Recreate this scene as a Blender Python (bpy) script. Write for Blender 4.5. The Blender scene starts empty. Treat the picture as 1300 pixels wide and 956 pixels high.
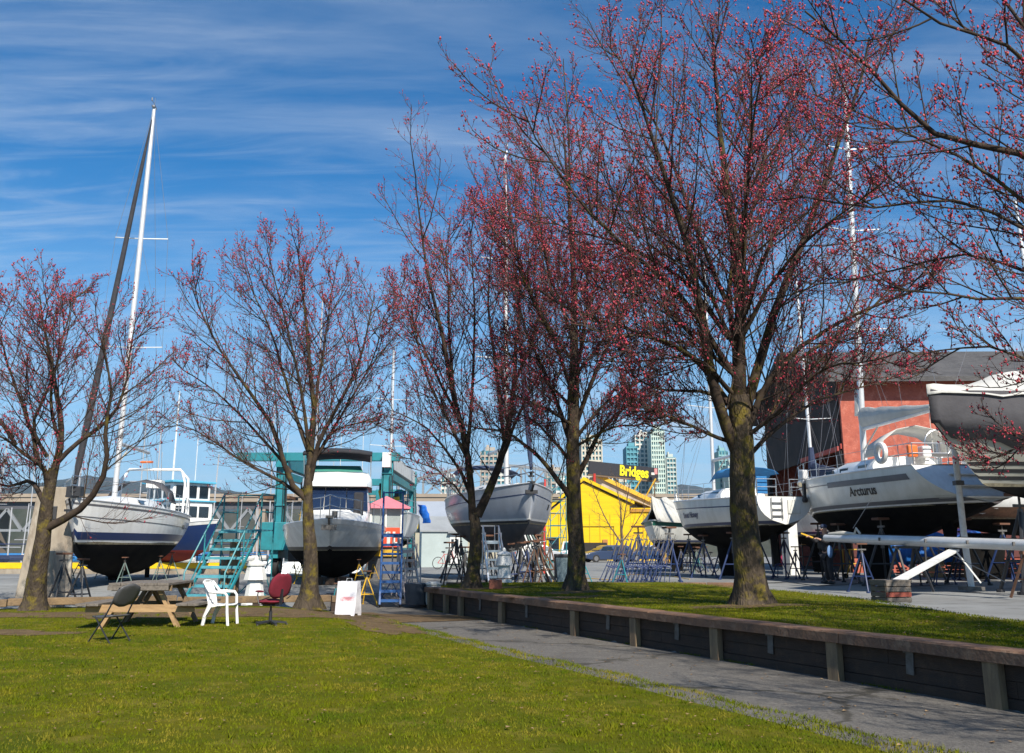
import bpy, math, random
import numpy as np
from mathutils import Vector, Matrix
R = math.radians
random.seed(7)
SC = bpy.context.scene
COL = SC.collection

# ------------------------------------------------------------------ camera model (photograph is 1300 px wide)
EYE = 1.6; FPX = 1173.0; PITCH = math.atan(264/1173.0); CY = 433.0
SP, CP = math.sin(PITCH), math.cos(PITCH)
def ray(px, py):
    u = (CY-py)/FPX
    return ((px-650)/FPX, CP-u*SP, SP+u*CP)
def P(px, py, t):                       # point seen at a pixel of the photograph, t metres along the view axis
    d = ray(px, py)
    return Vector((d[0]*t, d[1]*t, EYE+d[2]*t))
def GP(px, py, z=0.0):                  # point of the plane z seen at a pixel
    d = ray(px, py); t = (z-EYE)/d[2]
    return Vector((d[0]*t, d[1]*t, z))
cam = bpy.data.cameras.new('camera'); camo = bpy.data.objects.new('camera', cam); COL.objects.link(camo)
cam.sensor_width = 36; cam.lens = 36*FPX/1300; cam.clip_start = .1; cam.clip_end = 30000
cam.shift_y = -45.0/1300
camo.location = (0, 0, EYE); camo.rotation_euler = (math.pi/2+PITCH, 0, 0)
SC.camera = camo

# ------------------------------------------------------------------ light
SUN_AZ = Vector((0.36, -0.93)).normalized(); SUN_EL = R(40)
sd = Vector((SUN_AZ.x*math.cos(SUN_EL), SUN_AZ.y*math.cos(SUN_EL), math.sin(SUN_EL)))
sl = bpy.data.lights.new('sun', 'SUN'); sl.energy = 5.0; sl.angle = R(.5); sl.color = (1, .93, .82)
so = bpy.data.objects.new('sun', sl); COL.objects.link(so); so.rotation_euler = sd.to_track_quat('Z', 'Y').to_euler(); so.location = (30, -20, 40)
W = bpy.data.worlds.new('World'); SC.world = W; W.use_nodes = True
nt = W.node_tree; nt.nodes.clear(); N = nt.nodes; L = nt.links
sky = N.new('ShaderNodeTexSky'); sky.sky_type = 'NISHITA'; sky.sun_disc = False
sky.sun_elevation = SUN_EL; sky.sun_rotation = math.atan2(SUN_AZ.x, SUN_AZ.y)
sky.air_density = 1.0; sky.dust_density = .4; sky.ozone_density = 2.0; sky.altitude = 0
hs = N.new('ShaderNodeHueSaturation'); hs.inputs['Saturation'].default_value = 1.12; hs.inputs['Value'].default_value = 1.0
ti = N.new('ShaderNodeMix'); ti.data_type = 'RGBA'; ti.blend_type = 'MULTIPLY'; ti.inputs[0].default_value = 1; ti.inputs[7].default_value = (.56, 1.02, 1.34, 1); L.new(sky.outputs[0], ti.inputs[6]); L.new(ti.outputs[2], hs.inputs['Color'])
tcx = N.new('ShaderNodeTexCoord'); sxx = N.new('ShaderNodeSeparateXYZ'); L.new(tcx.outputs['Generated'], sxx.inputs[0])
hr = N.new('ShaderNodeMapRange'); hr.interpolation_type = 'SMOOTHSTEP'; L.new(sxx.outputs[2], hr.inputs[0]); hr.inputs[1].default_value = -.02; hr.inputs[2].default_value = .40; hr.inputs[3].default_value = .85; hr.inputs[4].default_value = 0
hz = N.new('ShaderNodeMix'); hz.data_type = 'RGBA'; L.new(hr.outputs[0], hz.inputs[0]); L.new(hs.outputs[0], hz.inputs[6]); hz.inputs[7].default_value = (4.0, 6.6, 9.4, 1)
tc = N.new('ShaderNodeTexCoord'); sx = N.new('ShaderNodeSeparateXYZ'); L.new(tc.outputs['Generated'], sx.inputs[0])
def M(op, a, b=None, c=None, tree=None):
    n = (tree or nt).nodes.new('ShaderNodeMath'); n.operation = op
    for i, v in enumerate((a, b, c)):
        if v is None: continue
        if hasattr(v, 'links'): (tree or nt).links.new(v, n.inputs[i])
        else: n.inputs[i].default_value = v
    return n.outputs[0]
den = M('ADD', M('MAXIMUM', sx.outputs[2], 0.0), .12)
cb = N.new('ShaderNodeCombineXYZ'); L.new(M('DIVIDE', sx.outputs[0], den), cb.inputs[0]); L.new(M('DIVIDE', sx.outputs[1], den), cb.inputs[1])
def cloud(rot, sc_, scale, detail, lo, hi, dist=.6):
    mp = N.new('ShaderNodeMapping'); mp.inputs['Rotation'].default_value = (0, 0, R(rot)); mp.inputs['Scale'].default_value = sc_
    L.new(cb.outputs[0], mp.inputs[0])
    n = N.new('ShaderNodeTexNoise'); n.inputs['Scale'].default_value = scale; n.inputs['Detail'].default_value = detail
    n.inputs['Roughness'].default_value = .6; n.inputs['Distortion'].default_value = dist
    L.new(mp.outputs[0], n.inputs[0])
    r = N.new('ShaderNodeMapRange'); r.interpolation_type = 'SMOOTHSTEP'
    r.inputs[1].default_value = lo; r.inputs[2].default_value = hi; L.new(n.outputs[0], r.inputs[0]); return r.outputs[0]
c1 = cloud(12, (.35, 1.5, 1), 1.6, 9, .40, .78)
c2 = cloud(-14, (.6, 3.0, 1), 3.6, 12, .40, .85, .8)
c3 = cloud(30, (.5, .8, 1), .8, 3, .35, .7, .2)
fac = M('MULTIPLY', M('ADD', M('MULTIPLY', c1, .75), M('MULTIPLY', c2, .5)), M('ADD', M('MULTIPLY', c3, .8), .25))
fac = M('MINIMUM', M('MULTIPLY', fac, .85), .8)
mx = N.new('ShaderNodeMix'); mx.data_type = 'RGBA'; L.new(fac, mx.inputs[0]); L.new(hz.outputs[2], mx.inputs[6]); mx.inputs[7].default_value = (6.5, 7.6, 9.0, 1)
bg = N.new('ShaderNodeBackground'); bg.inputs[1].default_value = .07; L.new(mx.outputs[2], bg.inputs[0])
wo = N.new('ShaderNodeOutputWorld'); L.new(bg.outputs[0], wo.inputs[0])
SC.view_settings.view_transform = 'Standard'; SC.view_settings.look = 'None'; SC.view_settings.exposure = .5; SC.view_settings.gamma = 1
SC.cycles.max_bounces = 6; SC.cycles.transparent_max_bounces = 8; SC.cycles.volume_bounces = 0
SC.cycles.use_denoising = True

# ------------------------------------------------------------------ materials
MATS = {}
def mat(name, col, rough=.6, col2=None, nscale=3.0, amt=.5, bump=0.0, bscale=30, metal=0.0, spec=.5, stretch=(1, 1, 1), lo=.35, hi=.65, coat=0.0, detail=6, extra=None):
    if name in MATS: return MATS[name]
    m = bpy.data.materials.new(name); m.use_nodes = True; t = m.node_tree; b = t.nodes['Principled BSDF']
    b.inputs['Base Color'].default_value = (*col, 1); b.inputs['Roughness'].default_value = rough
    b.inputs['Metallic'].default_value = metal; b.inputs['Specular IOR Level'].default_value = spec
    if coat: b.inputs['Coat Weight'].default_value = coat; b.inputs['Coat Roughness'].default_value = .08
    co = t.nodes.new('ShaderNodeTexCoord'); mp = t.nodes.new('ShaderNodeMapping'); mp.inputs['Scale'].default_value = stretch
    t.links.new(co.outputs['Object'], mp.inputs[0])
    if col2 is None: col2 = tuple(c*.72 for c in col)
    n = t.nodes.new('ShaderNodeTexNoise'); n.inputs['Scale'].default_value = nscale; n.inputs['Detail'].default_value = detail; n.inputs['Roughness'].default_value = .65
    t.links.new(mp.outputs[0], n.inputs[0])
    r = t.nodes.new('ShaderNodeMapRange'); r.inputs[1].default_value = lo; r.inputs[2].default_value = hi; r.inputs[4].default_value = amt
    t.links.new(n.outputs[0], r.inputs[0])
    x = t.nodes.new('ShaderNodeMix'); x.data_type = 'RGBA'; x.inputs[6].default_value = (*col, 1); x.inputs[7].default_value = (*col2, 1)
    t.links.new(r.outputs[0], x.inputs[0]); t.links.new(x.outputs[2], b.inputs['Base Color'])
    if bump:
        n2 = t.nodes.new('ShaderNodeTexNoise'); n2.inputs['Scale'].default_value = bscale; n2.inputs['Detail'].default_value = 5
        t.links.new(mp.outputs[0], n2.inputs[0])
        bp = t.nodes.new('ShaderNodeBump'); bp.inputs['Strength'].default_value = bump; bp.inputs['Distance'].default_value = .02
        t.links.new(n2.outputs[0], bp.inputs['Height']); t.links.new(bp.outputs[0], b.inputs['Normal'])
    if extra: extra(t, b, x, mp)
    MATS[name] = m; return m
def second(colr, scale, lo, hi, amt=1.0, st=(1, 1, 1)):       # a second patchy layer on top of the first colour
    def f(t, b, x, mp):
        co = t.nodes.new('ShaderNodeTexCoord'); m2 = t.nodes.new('ShaderNodeMapping'); m2.inputs['Scale'].default_value = st; m2.inputs['Location'].default_value = (3.1, 7.7, 1.3)
        t.links.new(co.outputs['Object'], m2.inputs[0])
        n = t.nodes.new('ShaderNodeTexNoise'); n.inputs['Scale'].default_value = scale; n.inputs['Detail'].default_value = 7; n.inputs['Roughness'].default_value = .7
        t.links.new(m2.outputs[0], n.inputs[0])
        r = t.nodes.new('ShaderNodeMapRange'); r.inputs[1].default_value = lo; r.inputs[2].default_value = hi; r.inputs[4].default_value = amt
        t.links.new(n.outputs[0], r.inputs[0])
        y = t.nodes.new('ShaderNodeMix'); y.data_type = 'RGBA'; y.inputs[7].default_value = (*colr, 1)
        t.links.new(r.outputs[0], y.inputs[0]); t.links.new(x.outputs[2], y.inputs[6]); t.links.new(y.outputs[2], b.inputs['Base Color'])
    return f

# ------------------------------------------------------------------ mesh helpers
class MB:
    def __init__(s): s.v = []; s.f = []; s.m = []; s.mi = 0
    def add(s, vs, fs):
        o = len(s.v); s.v += [tuple(v) for v in vs]; s.f += [tuple(i+o for i in f) for f in fs]; s.m += [s.mi]*len(fs); return s
    def box(s, c, d, rz=0, rx=0, ry=0):
        M_ = Matrix.Translation(c) @ Matrix.Rotation(rz, 4, 'Z') @ Matrix.Rotation(ry, 4, 'Y') @ Matrix.Rotation(rx, 4, 'X')
        hx, hy, hz = d[0]/2, d[1]/2, d[2]/2
        vs = [M_ @ Vector(p) for p in ((-hx,-hy,-hz),(hx,-hy,-hz),(hx,hy,-hz),(-hx,hy,-hz),(-hx,-hy,hz),(hx,-hy,hz),(hx,hy,hz),(-hx,hy,hz))]
        return s.add(vs, [(0,3,2,1),(4,5,6,7),(0,1,5,4),(1,2,6,5),(2,3,7,6),(3,0,4,7)])
    def bar(s, a, b, w, h=None, up=(0, 0, 1)):          # rectangular bar between two points
        a = Vector(a); b = Vector(b); h = h or w; d = (b-a).normalized(); u = Vector(up)
        if abs(d.dot(u)) > .98: u = Vector((0, 1, 0))
        x = d.cross(u).normalized(); y = x.cross(d)
        vs = [p+x*sx_*w/2+y*sy_*h/2 for p in (a, b) for sx_, sy_ in ((-1,-1),(1,-1),(1,1),(-1,1))]
        return s.add(vs, [(0,1,2,3),(7,6,5,4),(0,4,5,1),(1,5,6,2),(2,6,7,3),(3,7,4,0)])
    def tube(s, pts, r, n=6, caps=True):
        pts = [Vector(p) for p in pts]; k = len(pts); rs = r if isinstance(r, (list, tuple)) else [r]*k
        vs = []; ref = None
        for i, p in enumerate(pts):
            d = (pts[min(i+1, k-1)]-pts[max(i-1, 0)])
            d = d.normalized() if d.length > 1e-9 else Vector((0, 0, 1))
            if ref is None: ref = Vector((0, 0, 1)) if abs(d.z) < .9 else Vector((1, 0, 0))
            x = d.cross(ref).normalized(); y = x.cross(d); ref = -y if False else ref
            for j in range(n):
                a = 2*math.pi*j/n; vs.append(p+(x*math.cos(a)+y*math.sin(a))*rs[i])
        fs = [(i*n+j, i*n+(j+1)%n, (i+1)*n+(j+1)%n, (i+1)*n+j) for i in range(k-1) for j in range(n)]
        if caps: fs += [tuple(range(n-1, -1, -1)), tuple(range((k-1)*n, k*n))]
        return s.add(vs, fs)
    def cyl(s, a, b, r, r2=None, n=10): return s.tube([a, b], [r, r if r2 is None else r2], n)
    def lathe(s, prof, n=16, c=(0, 0, 0)):               # (radius, z) profile
        vs = [(c[0]+r*math.cos(2*math.pi*j/n), c[1]+r*math.sin(2*math.pi*j/n), c[2]+z) for r, z in prof for j in range(n)]
        k = len(prof)
        return s.add(vs, [(i*n+j, i*n+(j+1)%n, (i+1)*n+(j+1)%n, (i+1)*n+j) for i in range(k-1) for j in range(n)]+[tuple(range(n-1, -1, -1)), tuple(range((k-1)*n, k*n))])
    def grid(s, rows):                                   # rows of points
        n = len(rows[0]); vs = [p for r in rows for p in r]
        return s.add(vs, [(i*n+j, i*n+j+1, (i+1)*n+j+1, (i+1)*n+j) for i in range(len(rows)-1) for j in range(n-1)])
    def prism(s, poly, d0, d1, axis='y'):                # closed 2-D outline extruded along an axis
        if axis == 'y': f = lambda p, d: (p[0], d, p[1])
        elif axis == 'x': f = lambda p, d: (d, p[0], p[1])
        else: f = lambda p, d: (p[0], p[1], d)
        n = len(poly)
        return s.add([f(p, d0) for p in poly]+[f(p, d1) for p in poly],
                     [tuple(range(n)), tuple(range(2*n-1, n-1, -1))]+[(i, i+n, (i+1)%n+n, (i+1)%n) for i in range(n)])
    def torus(s, c, r, r2, axis='y', n=24, m=8):
        c = Vector(c); vs = []
        for i in range(n):
            a = 2*math.pi*i/n
            for j in range(m):
                b = 2*math.pi*j/m; q = r+r2*math.cos(b); w = r2*math.sin(b)
                p = {'y': (q*math.cos(a), w, q*math.sin(a)), 'x': (w, q*math.cos(a), q*math.sin(a)), 'z': (q*math.cos(a), q*math.sin(a), w)}[axis]
                vs.append(c+Vector(p))
        return s.add(vs, [(i*m+j, ((i+1)%n)*m+j, ((i+1)%n)*m+(j+1)%m, i*m+(j+1)%m) for i in range(n) for j in range(m)])
    def ball(s, c, r, n=12, m=8):
        rr = r if isinstance(r, (tuple, list)) else (r, r, r); vs = []
        for i in range(m+1):
            th = math.pi*i/m
            for j in range(n):
                a = 2*math.pi*j/n; vs.append((c[0]+rr[0]*max(math.sin(th), .001)*math.cos(a), c[1]+rr[1]*max(math.sin(th), .001)*math.sin(a), c[2]+rr[2]*math.cos(th)))
        return s.add(vs, [(i*n+j, (i+1)*n+j, (i+1)*n+(j+1)%n, i*n+(j+1)%n) for i in range(m) for j in range(n)])
    def build(s, name, m, parent=None, bevel=0, smooth=False, solid=0, label=None):
        me = bpy.data.meshes.new(name); me.from_pydata(s.v, [], s.f)
        ms = m if isinstance(m, (list, tuple)) else [m]
        for q in ms: me.materials.append(q)
        if len(ms) > 1: me.polygons.foreach_set('material_index', s.m)
        if smooth: me.polygons.foreach_set('use_smooth', [True]*len(me.polygons))
        import bmesh
        if len(s.f) < 60000:
            bm = bmesh.new(); bm.from_mesh(me); bmesh.ops.recalc_face_normals(bm, faces=bm.faces); bm.to_mesh(me); bm.free()
        me.update()
        o = bpy.data.objects.new(name, me); COL.objects.link(o)
        if parent is not None: o.parent = parent
        if solid:
            q = o.modifiers.new('t', 'SOLIDIFY'); q.thickness = solid; q.offset = 0
        if bevel:
            q = o.modifiers.new('b', 'BEVEL'); q.width = bevel; q.segments = 2; q.limit_method = 'ANGLE'; q.angle_limit = R(40)
        if smooth:
            try:
                me.set_sharp_from_angle(angle=R(42))
            except Exception: pass
        if label: o['label'] = label
        return o
def tag(o, label=None, cat=None, group=None, kind=None):
    if label: o['label'] = label
    if cat: o['category'] = cat
    if group: o['group'] = group
    if kind: o['kind'] = kind
    return o
def empty(name, loc, rz, label, cat, group=None):
    o = bpy.data.objects.new(name, None); COL.objects.link(o); o.location = loc; o.rotation_euler = (0, 0, rz); o.empty_display_size = .1
    return tag(o, label, cat, group)
def kids(o): return [c for c in bpy.data.objects if c.parent is o]
def copy_tree(o, parent=None):
    c = o.copy(); COL.objects.link(c); c.parent = parent
    for ch in kids(o): copy_tree(ch, c)
    return c
def place(proto, loc, rz, label, group=None, sc=1.0, rx=0, ry=0):
    if not proto.get('_used'): proto['_used'] = 1; o = proto
    else: o = copy_tree(proto)
    o.location = loc; o.rotation_euler = (rx, ry, rz); o.scale = (sc, sc, sc); o['label'] = label
    if group: o['group'] = group
    return o
def npmesh(name, V, F, m, parent=None, smooth=False):
    me = bpy.data.meshes.new(name); k = F.shape[1]
    me.vertices.add(len(V)); me.vertices.foreach_set('co', V.astype(np.float32).ravel())
    me.loops.add(F.size); me.loops.foreach_set('vertex_index', F.astype(np.int32).ravel())
    me.polygons.add(len(F)); me.polygons.foreach_set('loop_start', np.arange(0, F.size, k, dtype=np.int32))
    me.update(calc_edges=True); me.validate()
    if smooth: me.polygons.foreach_set('use_smooth', [True]*len(me.polygons))
    me.materials.append(m); o = bpy.data.objects.new(name, me); COL.objects.link(o)
    if parent is not None: o.parent = parent
    return o
def sstep(a, b, x): q = min(1, max(0, (x-a)/(b-a))); return q*q*(3-2*q)

# ------------------------------------------------------------------ ground
def gy(x, y): return gz(x, y)-.05*(1-sstep(26.5, 30, y))   # sheet under path and lawns
WALL = [(-2.75, 27.3), (-1.15, 23.3), (1.25, 18.2), (4.1, 12.2), (5.15, 9.8), (6.6, 6.3), (8.6, 1.5), (10.5, -3)]   # foot of the timber wall, path side
def wallx(y):
    for (x0, y0), (x1, y1) in zip(WALL, WALL[1:]):
        if y <= y0 and y >= y1: return x0+(x1-x0)*(y0-y)/(y0-y1)
    return WALL[0][0] if y > WALL[0][1] else WALL[-1][0]
def gz(x, y):                                             # height of the paved yard: level with the raised lawn beyond it, falling to the path
    e = x-wallx(y)
    return .5*max(sstep(25, 35, y), sstep(.35, 1.3+max(0, y-27.3)*.8, e))
def lawnx(y):                                             # border between the lower lawn and the path
    pts = [(-5.3, 27.5), (-4.6, 25.2), (-3.4, 23.3), (-1.7, 19.3), (0, 15.4), (1.6, 12.1), (3.4, 8), (5.4, 4), (9, -3)]
    for (x0, y0), (x1, y1) in zip(pts, pts[1:]):
        if y <= y0 and y >= y1: return x0+(x1-x0)*(y0-y)/(y0-y1)
    return pts[0][0]
def lz(x, y):                                             # height of the lower lawn
    e = lawnx(y)-x
    return .012+.10*sstep(0, 3.5, e)+.08*sstep(12, 22, y)*sstep(0, 2, e)+.015*math.sin(x*1.3)*math.cos(y*.9)*sstep(0, 1, e)
def uz(x, y): return .575+.05*sstep(0, 3, x-wallx(y))+.012*math.sin(x*2.1+y)

def cracks(t, b, x, mp):
    second((.27, .25, .215), 7, .52, .75, .6)(t, b, x, mp)
    base = b.inputs['Base Color'].links[0].from_socket
    v = t.nodes.new('ShaderNodeTexVoronoi'); v.feature = 'DISTANCE_TO_EDGE'; v.inputs['Scale'].default_value = .42
    co = t.nodes.new('ShaderNodeTexCoord'); n = t.nodes.new('ShaderNodeTexNoise'); n.inputs['Scale'].default_value = 1.6; n.inputs['Detail'].default_value = 6
    t.links.new(co.outputs['Object'], n.inputs[0]); w = t.nodes.new('ShaderNodeMix'); w.data_type = 'VECTOR'; w.inputs[0].default_value = .45
    t.links.new(co.outputs['Object'], w.inputs[4]); t.links.new(n.outputs[1], w.inputs[5]); t.links.new(w.outputs[1], v.inputs['Vector'])
    r = t.nodes.new('ShaderNodeMapRange'); r.inputs[1].default_value = .004; r.inputs[2].default_value = .016; r.inputs[3].default_value = .75; r.inputs[4].default_value = 0
    t.links.new(v.outputs['Distance'], r.inputs[0]); y = t.nodes.new('ShaderNodeMix'); y.data_type = 'RGBA'; y.inputs[7].default_value = (.05, .045, .035, 1)
    t.links.new(r.outputs[0], y.inputs[0]); t.links.new(base, y.inputs[6])
    n2 = t.nodes.new('ShaderNodeTexNoise'); n2.inputs['Scale'].default_value = .55; n2.inputs['Detail'].default_value = 4; t.links.new(co.outputs['Object'], n2.inputs[0])
    r2 = t.nodes.new('ShaderNodeMapRange'); r2.inputs[1].default_value = .56; r2.inputs[2].default_value = .66; r2.inputs[4].default_value = .55; t.links.new(n2.outputs[0], r2.inputs[0])
    y2 = t.nodes.new('ShaderNodeMix'); y2.data_type = 'RGBA'; y2.inputs[7].default_value = (.085, .08, .075, 1); t.links.new(r2.outputs[0], y2.inputs[0]); t.links.new(y.outputs[2], y2.inputs[6]); t.links.new(y2.outputs[2], b.inputs['Base Color'])
asphalt = mat('asphalt', (.20, .185, .165), .9, (.085, .08, .075), 34, .9, .9, 120, spec=.2, extra=cracks)
yardm = mat('yard_pavement', (.27, .275, .27), .9, (.17, .17, .165), .35, .9, .3, 40, spec=.2, extra=second((.075, .07, .065), .9, .54, .70, .8, (1, 2.5, 1)))
# one sheet to the horizon: fine near, coarse far; the basin on the far left is water
SHORE = lambda x: 43 if x < -6 else 135
def ground_z(x, y):
    z = gz(x, y)
    return z
xs = [-9000, -3000, -1200, -500, -220, -120, -80, -60, -45, -35, -28]+[-24+.8*i for i in range(61)]+[28, 35, 45, 60, 90, 140, 260, 600, 1500, 4000, 9000]
ys = [-200, -60, -20, -8]+[-4+.8*i for i in range(60)]+[46, 50, 56, 65, 80, 100, 135, 136, 180, 260, 400]
def basin(x, y): return (x < -6 and y > 44.5) or y > 135
rows = [[(x, y, (-3.0 if basin(x, y) else gy(x, y))) for x in xs] for y in ys+[900, 2000, 5000, 12000]]
g = MB(); g.grid(rows); go = g.build('yard_ground', yardm, smooth=False); tag(go, kind='structure')
waterm = mat('water', (.02, .06, .08), .12, (.03, .08, .10), .3, .6, .5, 2.5)
wm = MB(); wm.add([(-9000, 44.3, -1.6), (9000, 44.3, -1.6), (9000, 12000, -1.6), (-9000, 12000, -1.6)], [(0, 1, 2, 3)])
tag(wm.build('water', waterm), kind='structure')
farm = mat('far_shore', (.07, .09, .05), .95, (.15, .14, .11), .02, .8)
fs = MB()
for i in range(40):
    x = -1200+i*60; fs.add([(x, 430, -2.2), (x+60, 430, -2.2), (x+60, 2500, 3), (x, 2500, 3)], [(0, 1, 2, 3)])
tag(fs.build('far_land', farm), kind='structure')

pth = MB(); rr = []
y = 30.0
while y > -4:
    a, b = lawnx(y)-.5, (wallx(y)+.4 if y <= 27.3 else -1.5+(y-27)*.5)
    rr.append([(a+(b-a)*k/8, y, gz(a+(b-a)*k/8, y)+.006+.001*0) for k in range(9)]); y -= .4
pth.grid(rr); tag(pth.build('path', asphalt), kind='structure')

def lawn_extra(dirt_pts):
    return None
grassm = mat('lawn_grass', (.11, .105, .004), .95, (.065, .085, .003), 1.1, .9, .9, 90, spec=.08, extra=second((.21, .17, .03), 2.3, .50, .72, .8))
dirtm = mat('bare_soil', (.15, .10, .055), .98, (.09, .06, .035), 2.5, .9, 1.0, 45, spec=.1, extra=second((.21, .17, .09), 14, .5, .7, .7))
lw = MB(); rows = []; y = -4.0; ysl = []
while y <= 27: ysl.append(y); y += .35
EDGE_Y = 27
for y in ysl:
    e = lawnx(y); row = []
    xs_ = [-60, -40, -28, -22]+[-18+(e+18)*k/44 for k in range(45)]
    for k, x in enumerate(xs_):
        row.append((x, y, (lz(x, y) if k < len(xs_)-1 else -.03)))
    rows.append(row)
lw.grid(rows)
lawn = lw.build('lawn', grassm, smooth=True); tag(lawn, kind='structure')
# end of the lower lawn at the timber rail, y of the rail as a function of x
def raily(x): return 22.6+(x+12)*.31
me = lawn.data
import bmesh
bm = bmesh.new(); bm.from_mesh(me)
dl = [v for v in bm.verts if v.co.y > raily(v.co.x)+.9]
bmesh.ops.delete(bm, geom=dl, context='VERTS'); bm.to_mesh(me); bm.free()
# bare soil round the trees and along the rail
def patch(name, cx, cy, rx_, ry_, zf, rot=0, n=46, lift=.004, seed=1, m=None):
    rnd = random.Random(seed); ph = [rnd.uniform(0, 6.28) for _ in range(6)]
    mb = MB(); rings = 9; vs = [(cx, cy, zf(cx, cy)+lift)]
    for i in range(1, rings+1):
        for j in range(n):
            a = 2*math.pi*j/n; q = i/rings
            w = 1+.18*math.sin(2*a+ph[0])+.12*math.sin(3*a+ph[1])+.10*math.sin(5*a+ph[2])+.07*math.sin(9*a+ph[3])+.06*math.sin(14*a+ph[4])
            X = rx_*q*w*math.cos(a); Y = ry_*q*w*math.sin(a)
            x = cx+X*math.cos(rot)-Y*math.sin(rot); y = cy+X*math.sin(rot)+Y*math.cos(rot)
            vs.append((x, y, zf(x, y)+lift+.012*(1-q)))
    fs_ = [(0, 1+j, 1+(j+1)%n) for j in range(n)]
    for i in range(rings-1):
        for j in range(n):
            a = 1+i*n+j; b = 1+i*n+(j+1)%n; fs_.append((a, a+n, b+n, b))
    mb.add(vs, fs_); return tag(mb.build(name, m or dirtm, smooth=True), kind='structure')
SOIL = [(-5.2, 22.2, 4.0, 2.0, .20, 3), (-2.6, 19.6, 2.0, .6, -1.15, 5), (-10.7, 21.3, 1.5, .9, 0, 8), (-9.0, 17.2, 1.2, .5, 0, 9), (-7.4, 21.9, 3.6, .5, .28, 11), (-14.5, 20.6, 2.5, .8, .2, 12)]
for cx, cy, a, b, r_, s_ in SOIL: patch('bare_soil', cx, cy, a, b, lz, r_, seed=s_, lift=.006)
def in_soil(x, y):
    for cx, cy, a, b, r_, s_ in SOIL:
        X = (x-cx)*math.cos(r_)+(y-cy)*math.sin(r_); Y = -(x-cx)*math.sin(r_)+(y-cy)*math.cos(r_)
        if (X/a)**2+(Y/b)**2 < .8: return True
    return False
# upper lawn
UP = lambda y: min(7.1+.0*y, 7.1) if y < 22 else 7.1-(y-22)*.33
ul = MB(); rows = []; y = -3.0
while y <= 29.2:
    a = (wallx(y)+.12) if y <= 27.3 else -2.5+(y-27.3)*1.2; b = UP(y)+.12*math.sin(y*1.7)
    rows.append([(a+(b-a)*k/26, y-(0 if y < 27.5 else .25*k/26), (uz(a+(b-a)*k/26, y) if k < 26 else .45)) for k in range(27)]); y += .4
ul.grid(rows); ulo = ul.build('upper_lawn', grassm, smooth=True); tag(ulo, kind='structure')
for cx, cy, a, b, s_ in [(4.35, 17.0, .95, .55, 1), (1.55, 22.4, .9, .5, 2), (-1.05, 25.2, 1.1, .6, 4), (.9, 20.6, 1.2, .35, 6)]:
    patch('bare_soil', cx, cy, a, b, uz, 0, seed=s_, lift=.006)
# grass blades
def blades(name, pts, hh, m, label):
    n = len(pts); P_ = np.array(pts); rng = np.random.default_rng(5)
    a = rng.uniform(0, 2*math.pi, n); w = rng.uniform(.0035, .008, n)*hh[1]; h = rng.uniform(.5, 1.15, n)*hh[0]
    dx = np.cos(a)*w; dy = np.sin(a)*w; lx = rng.normal(0, .5, n)*h; ly = rng.normal(0, .5, n)*h
    V = np.empty((n, 3, 3)); V[:, 0] = P_+np.stack([dx, dy, -.004+0*dx], 1); V[:, 1] = P_-np.stack([dx, dy, .004+0*dx], 1); V[:, 2] = P_+np.stack([lx, ly, h], 1)
    o = npmesh(name, V.reshape(-1, 3), np.arange(3*n).reshape(-1, 3), m); return tag(o, label, 'grass', kind='stuff')
bladem = mat('grass_blades', (.13, .14, .004), .9, (.065, .10, .003), 1.1, 1, spec=.08, extra=second((.26, .19, .03), 1.9, .5, .68, .8))
pts = []; rnd = random.Random(3)
while len(pts) < 150000:
    yy = 5.6+17.5*rnd.random()**1.5; xx = rnd.uniform(-.66*yy-1, lawnx(yy)-.02+.12*math.sin(yy*5)+rnd.gauss(0, .06))
    if yy > raily(xx)-.1: continue
    if in_soil(xx, yy) and rnd.random() < .80: continue
    if math.sin(xx*2.3+math.sin(yy*1.1))*math.sin(yy*1.9+xx*.6) > .75 and rnd.random() < .6: continue
    if math.sin(xx*.8+1.7*math.sin(yy*.6))*math.sin(yy*1.1-xx*.5) < -.6 and rnd.random() < .45: continue
    pts.append((xx, yy, lz(xx, yy)))
blades('lawn_blades', pts, (.024, .95), bladem, 'short mossy yellow-green grass on the lawn around the picnic table')
pts = []
for i in range(420):
    yy = 5.6+16.5*rnd.random()**1.3; xx = rnd.uniform(-.62*yy, lawnx(yy))
    for j in range(26): a = rnd.gauss(0, .035); b = rnd.gauss(0, .035); pts.append((xx+a, yy+b, lz(xx, yy)))
blades('grass_tufts', pts, (.055, 1.0), bladem, 'taller tufts and weeds standing out of the mossy lawn')
pts = []
for i in range(5200):
    yy = rnd.uniform(6, 25); xx = lawnx(yy)+rnd.gauss(.03, .05)+.06*math.sin(yy*4.1); pts.append((xx, yy, max(.0, lz(xx-.1, yy)-.01)))
for i in range(2600):
    yy = rnd.uniform(7, 26); pts.append((wallx(yy)-abs(rnd.gauss(.0, .025))-.01, yy, .0)) if math.sin(yy*2.3)+math.sin(yy*5.1) > .4 else None
blades('edge_grass', pts, (.045, 1.0), bladem, 'ragged grass and weeds creeping along the path edges')
pts = []
while len(pts) < 60000:
    yy = rnd.uniform(9, 28.6); a = wallx(yy)+.45; b = UP(yy); xx = rnd.uniform(a, b)
    if b <= a: continue
    if xx > .66*yy+1: continue
    pts.append((xx, yy, uz(xx, yy)))
blades('raised_lawn_blades', pts, (.026, 1.0), bladem, 'short mossy grass on the raised lawn behind the timber wall')
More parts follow.
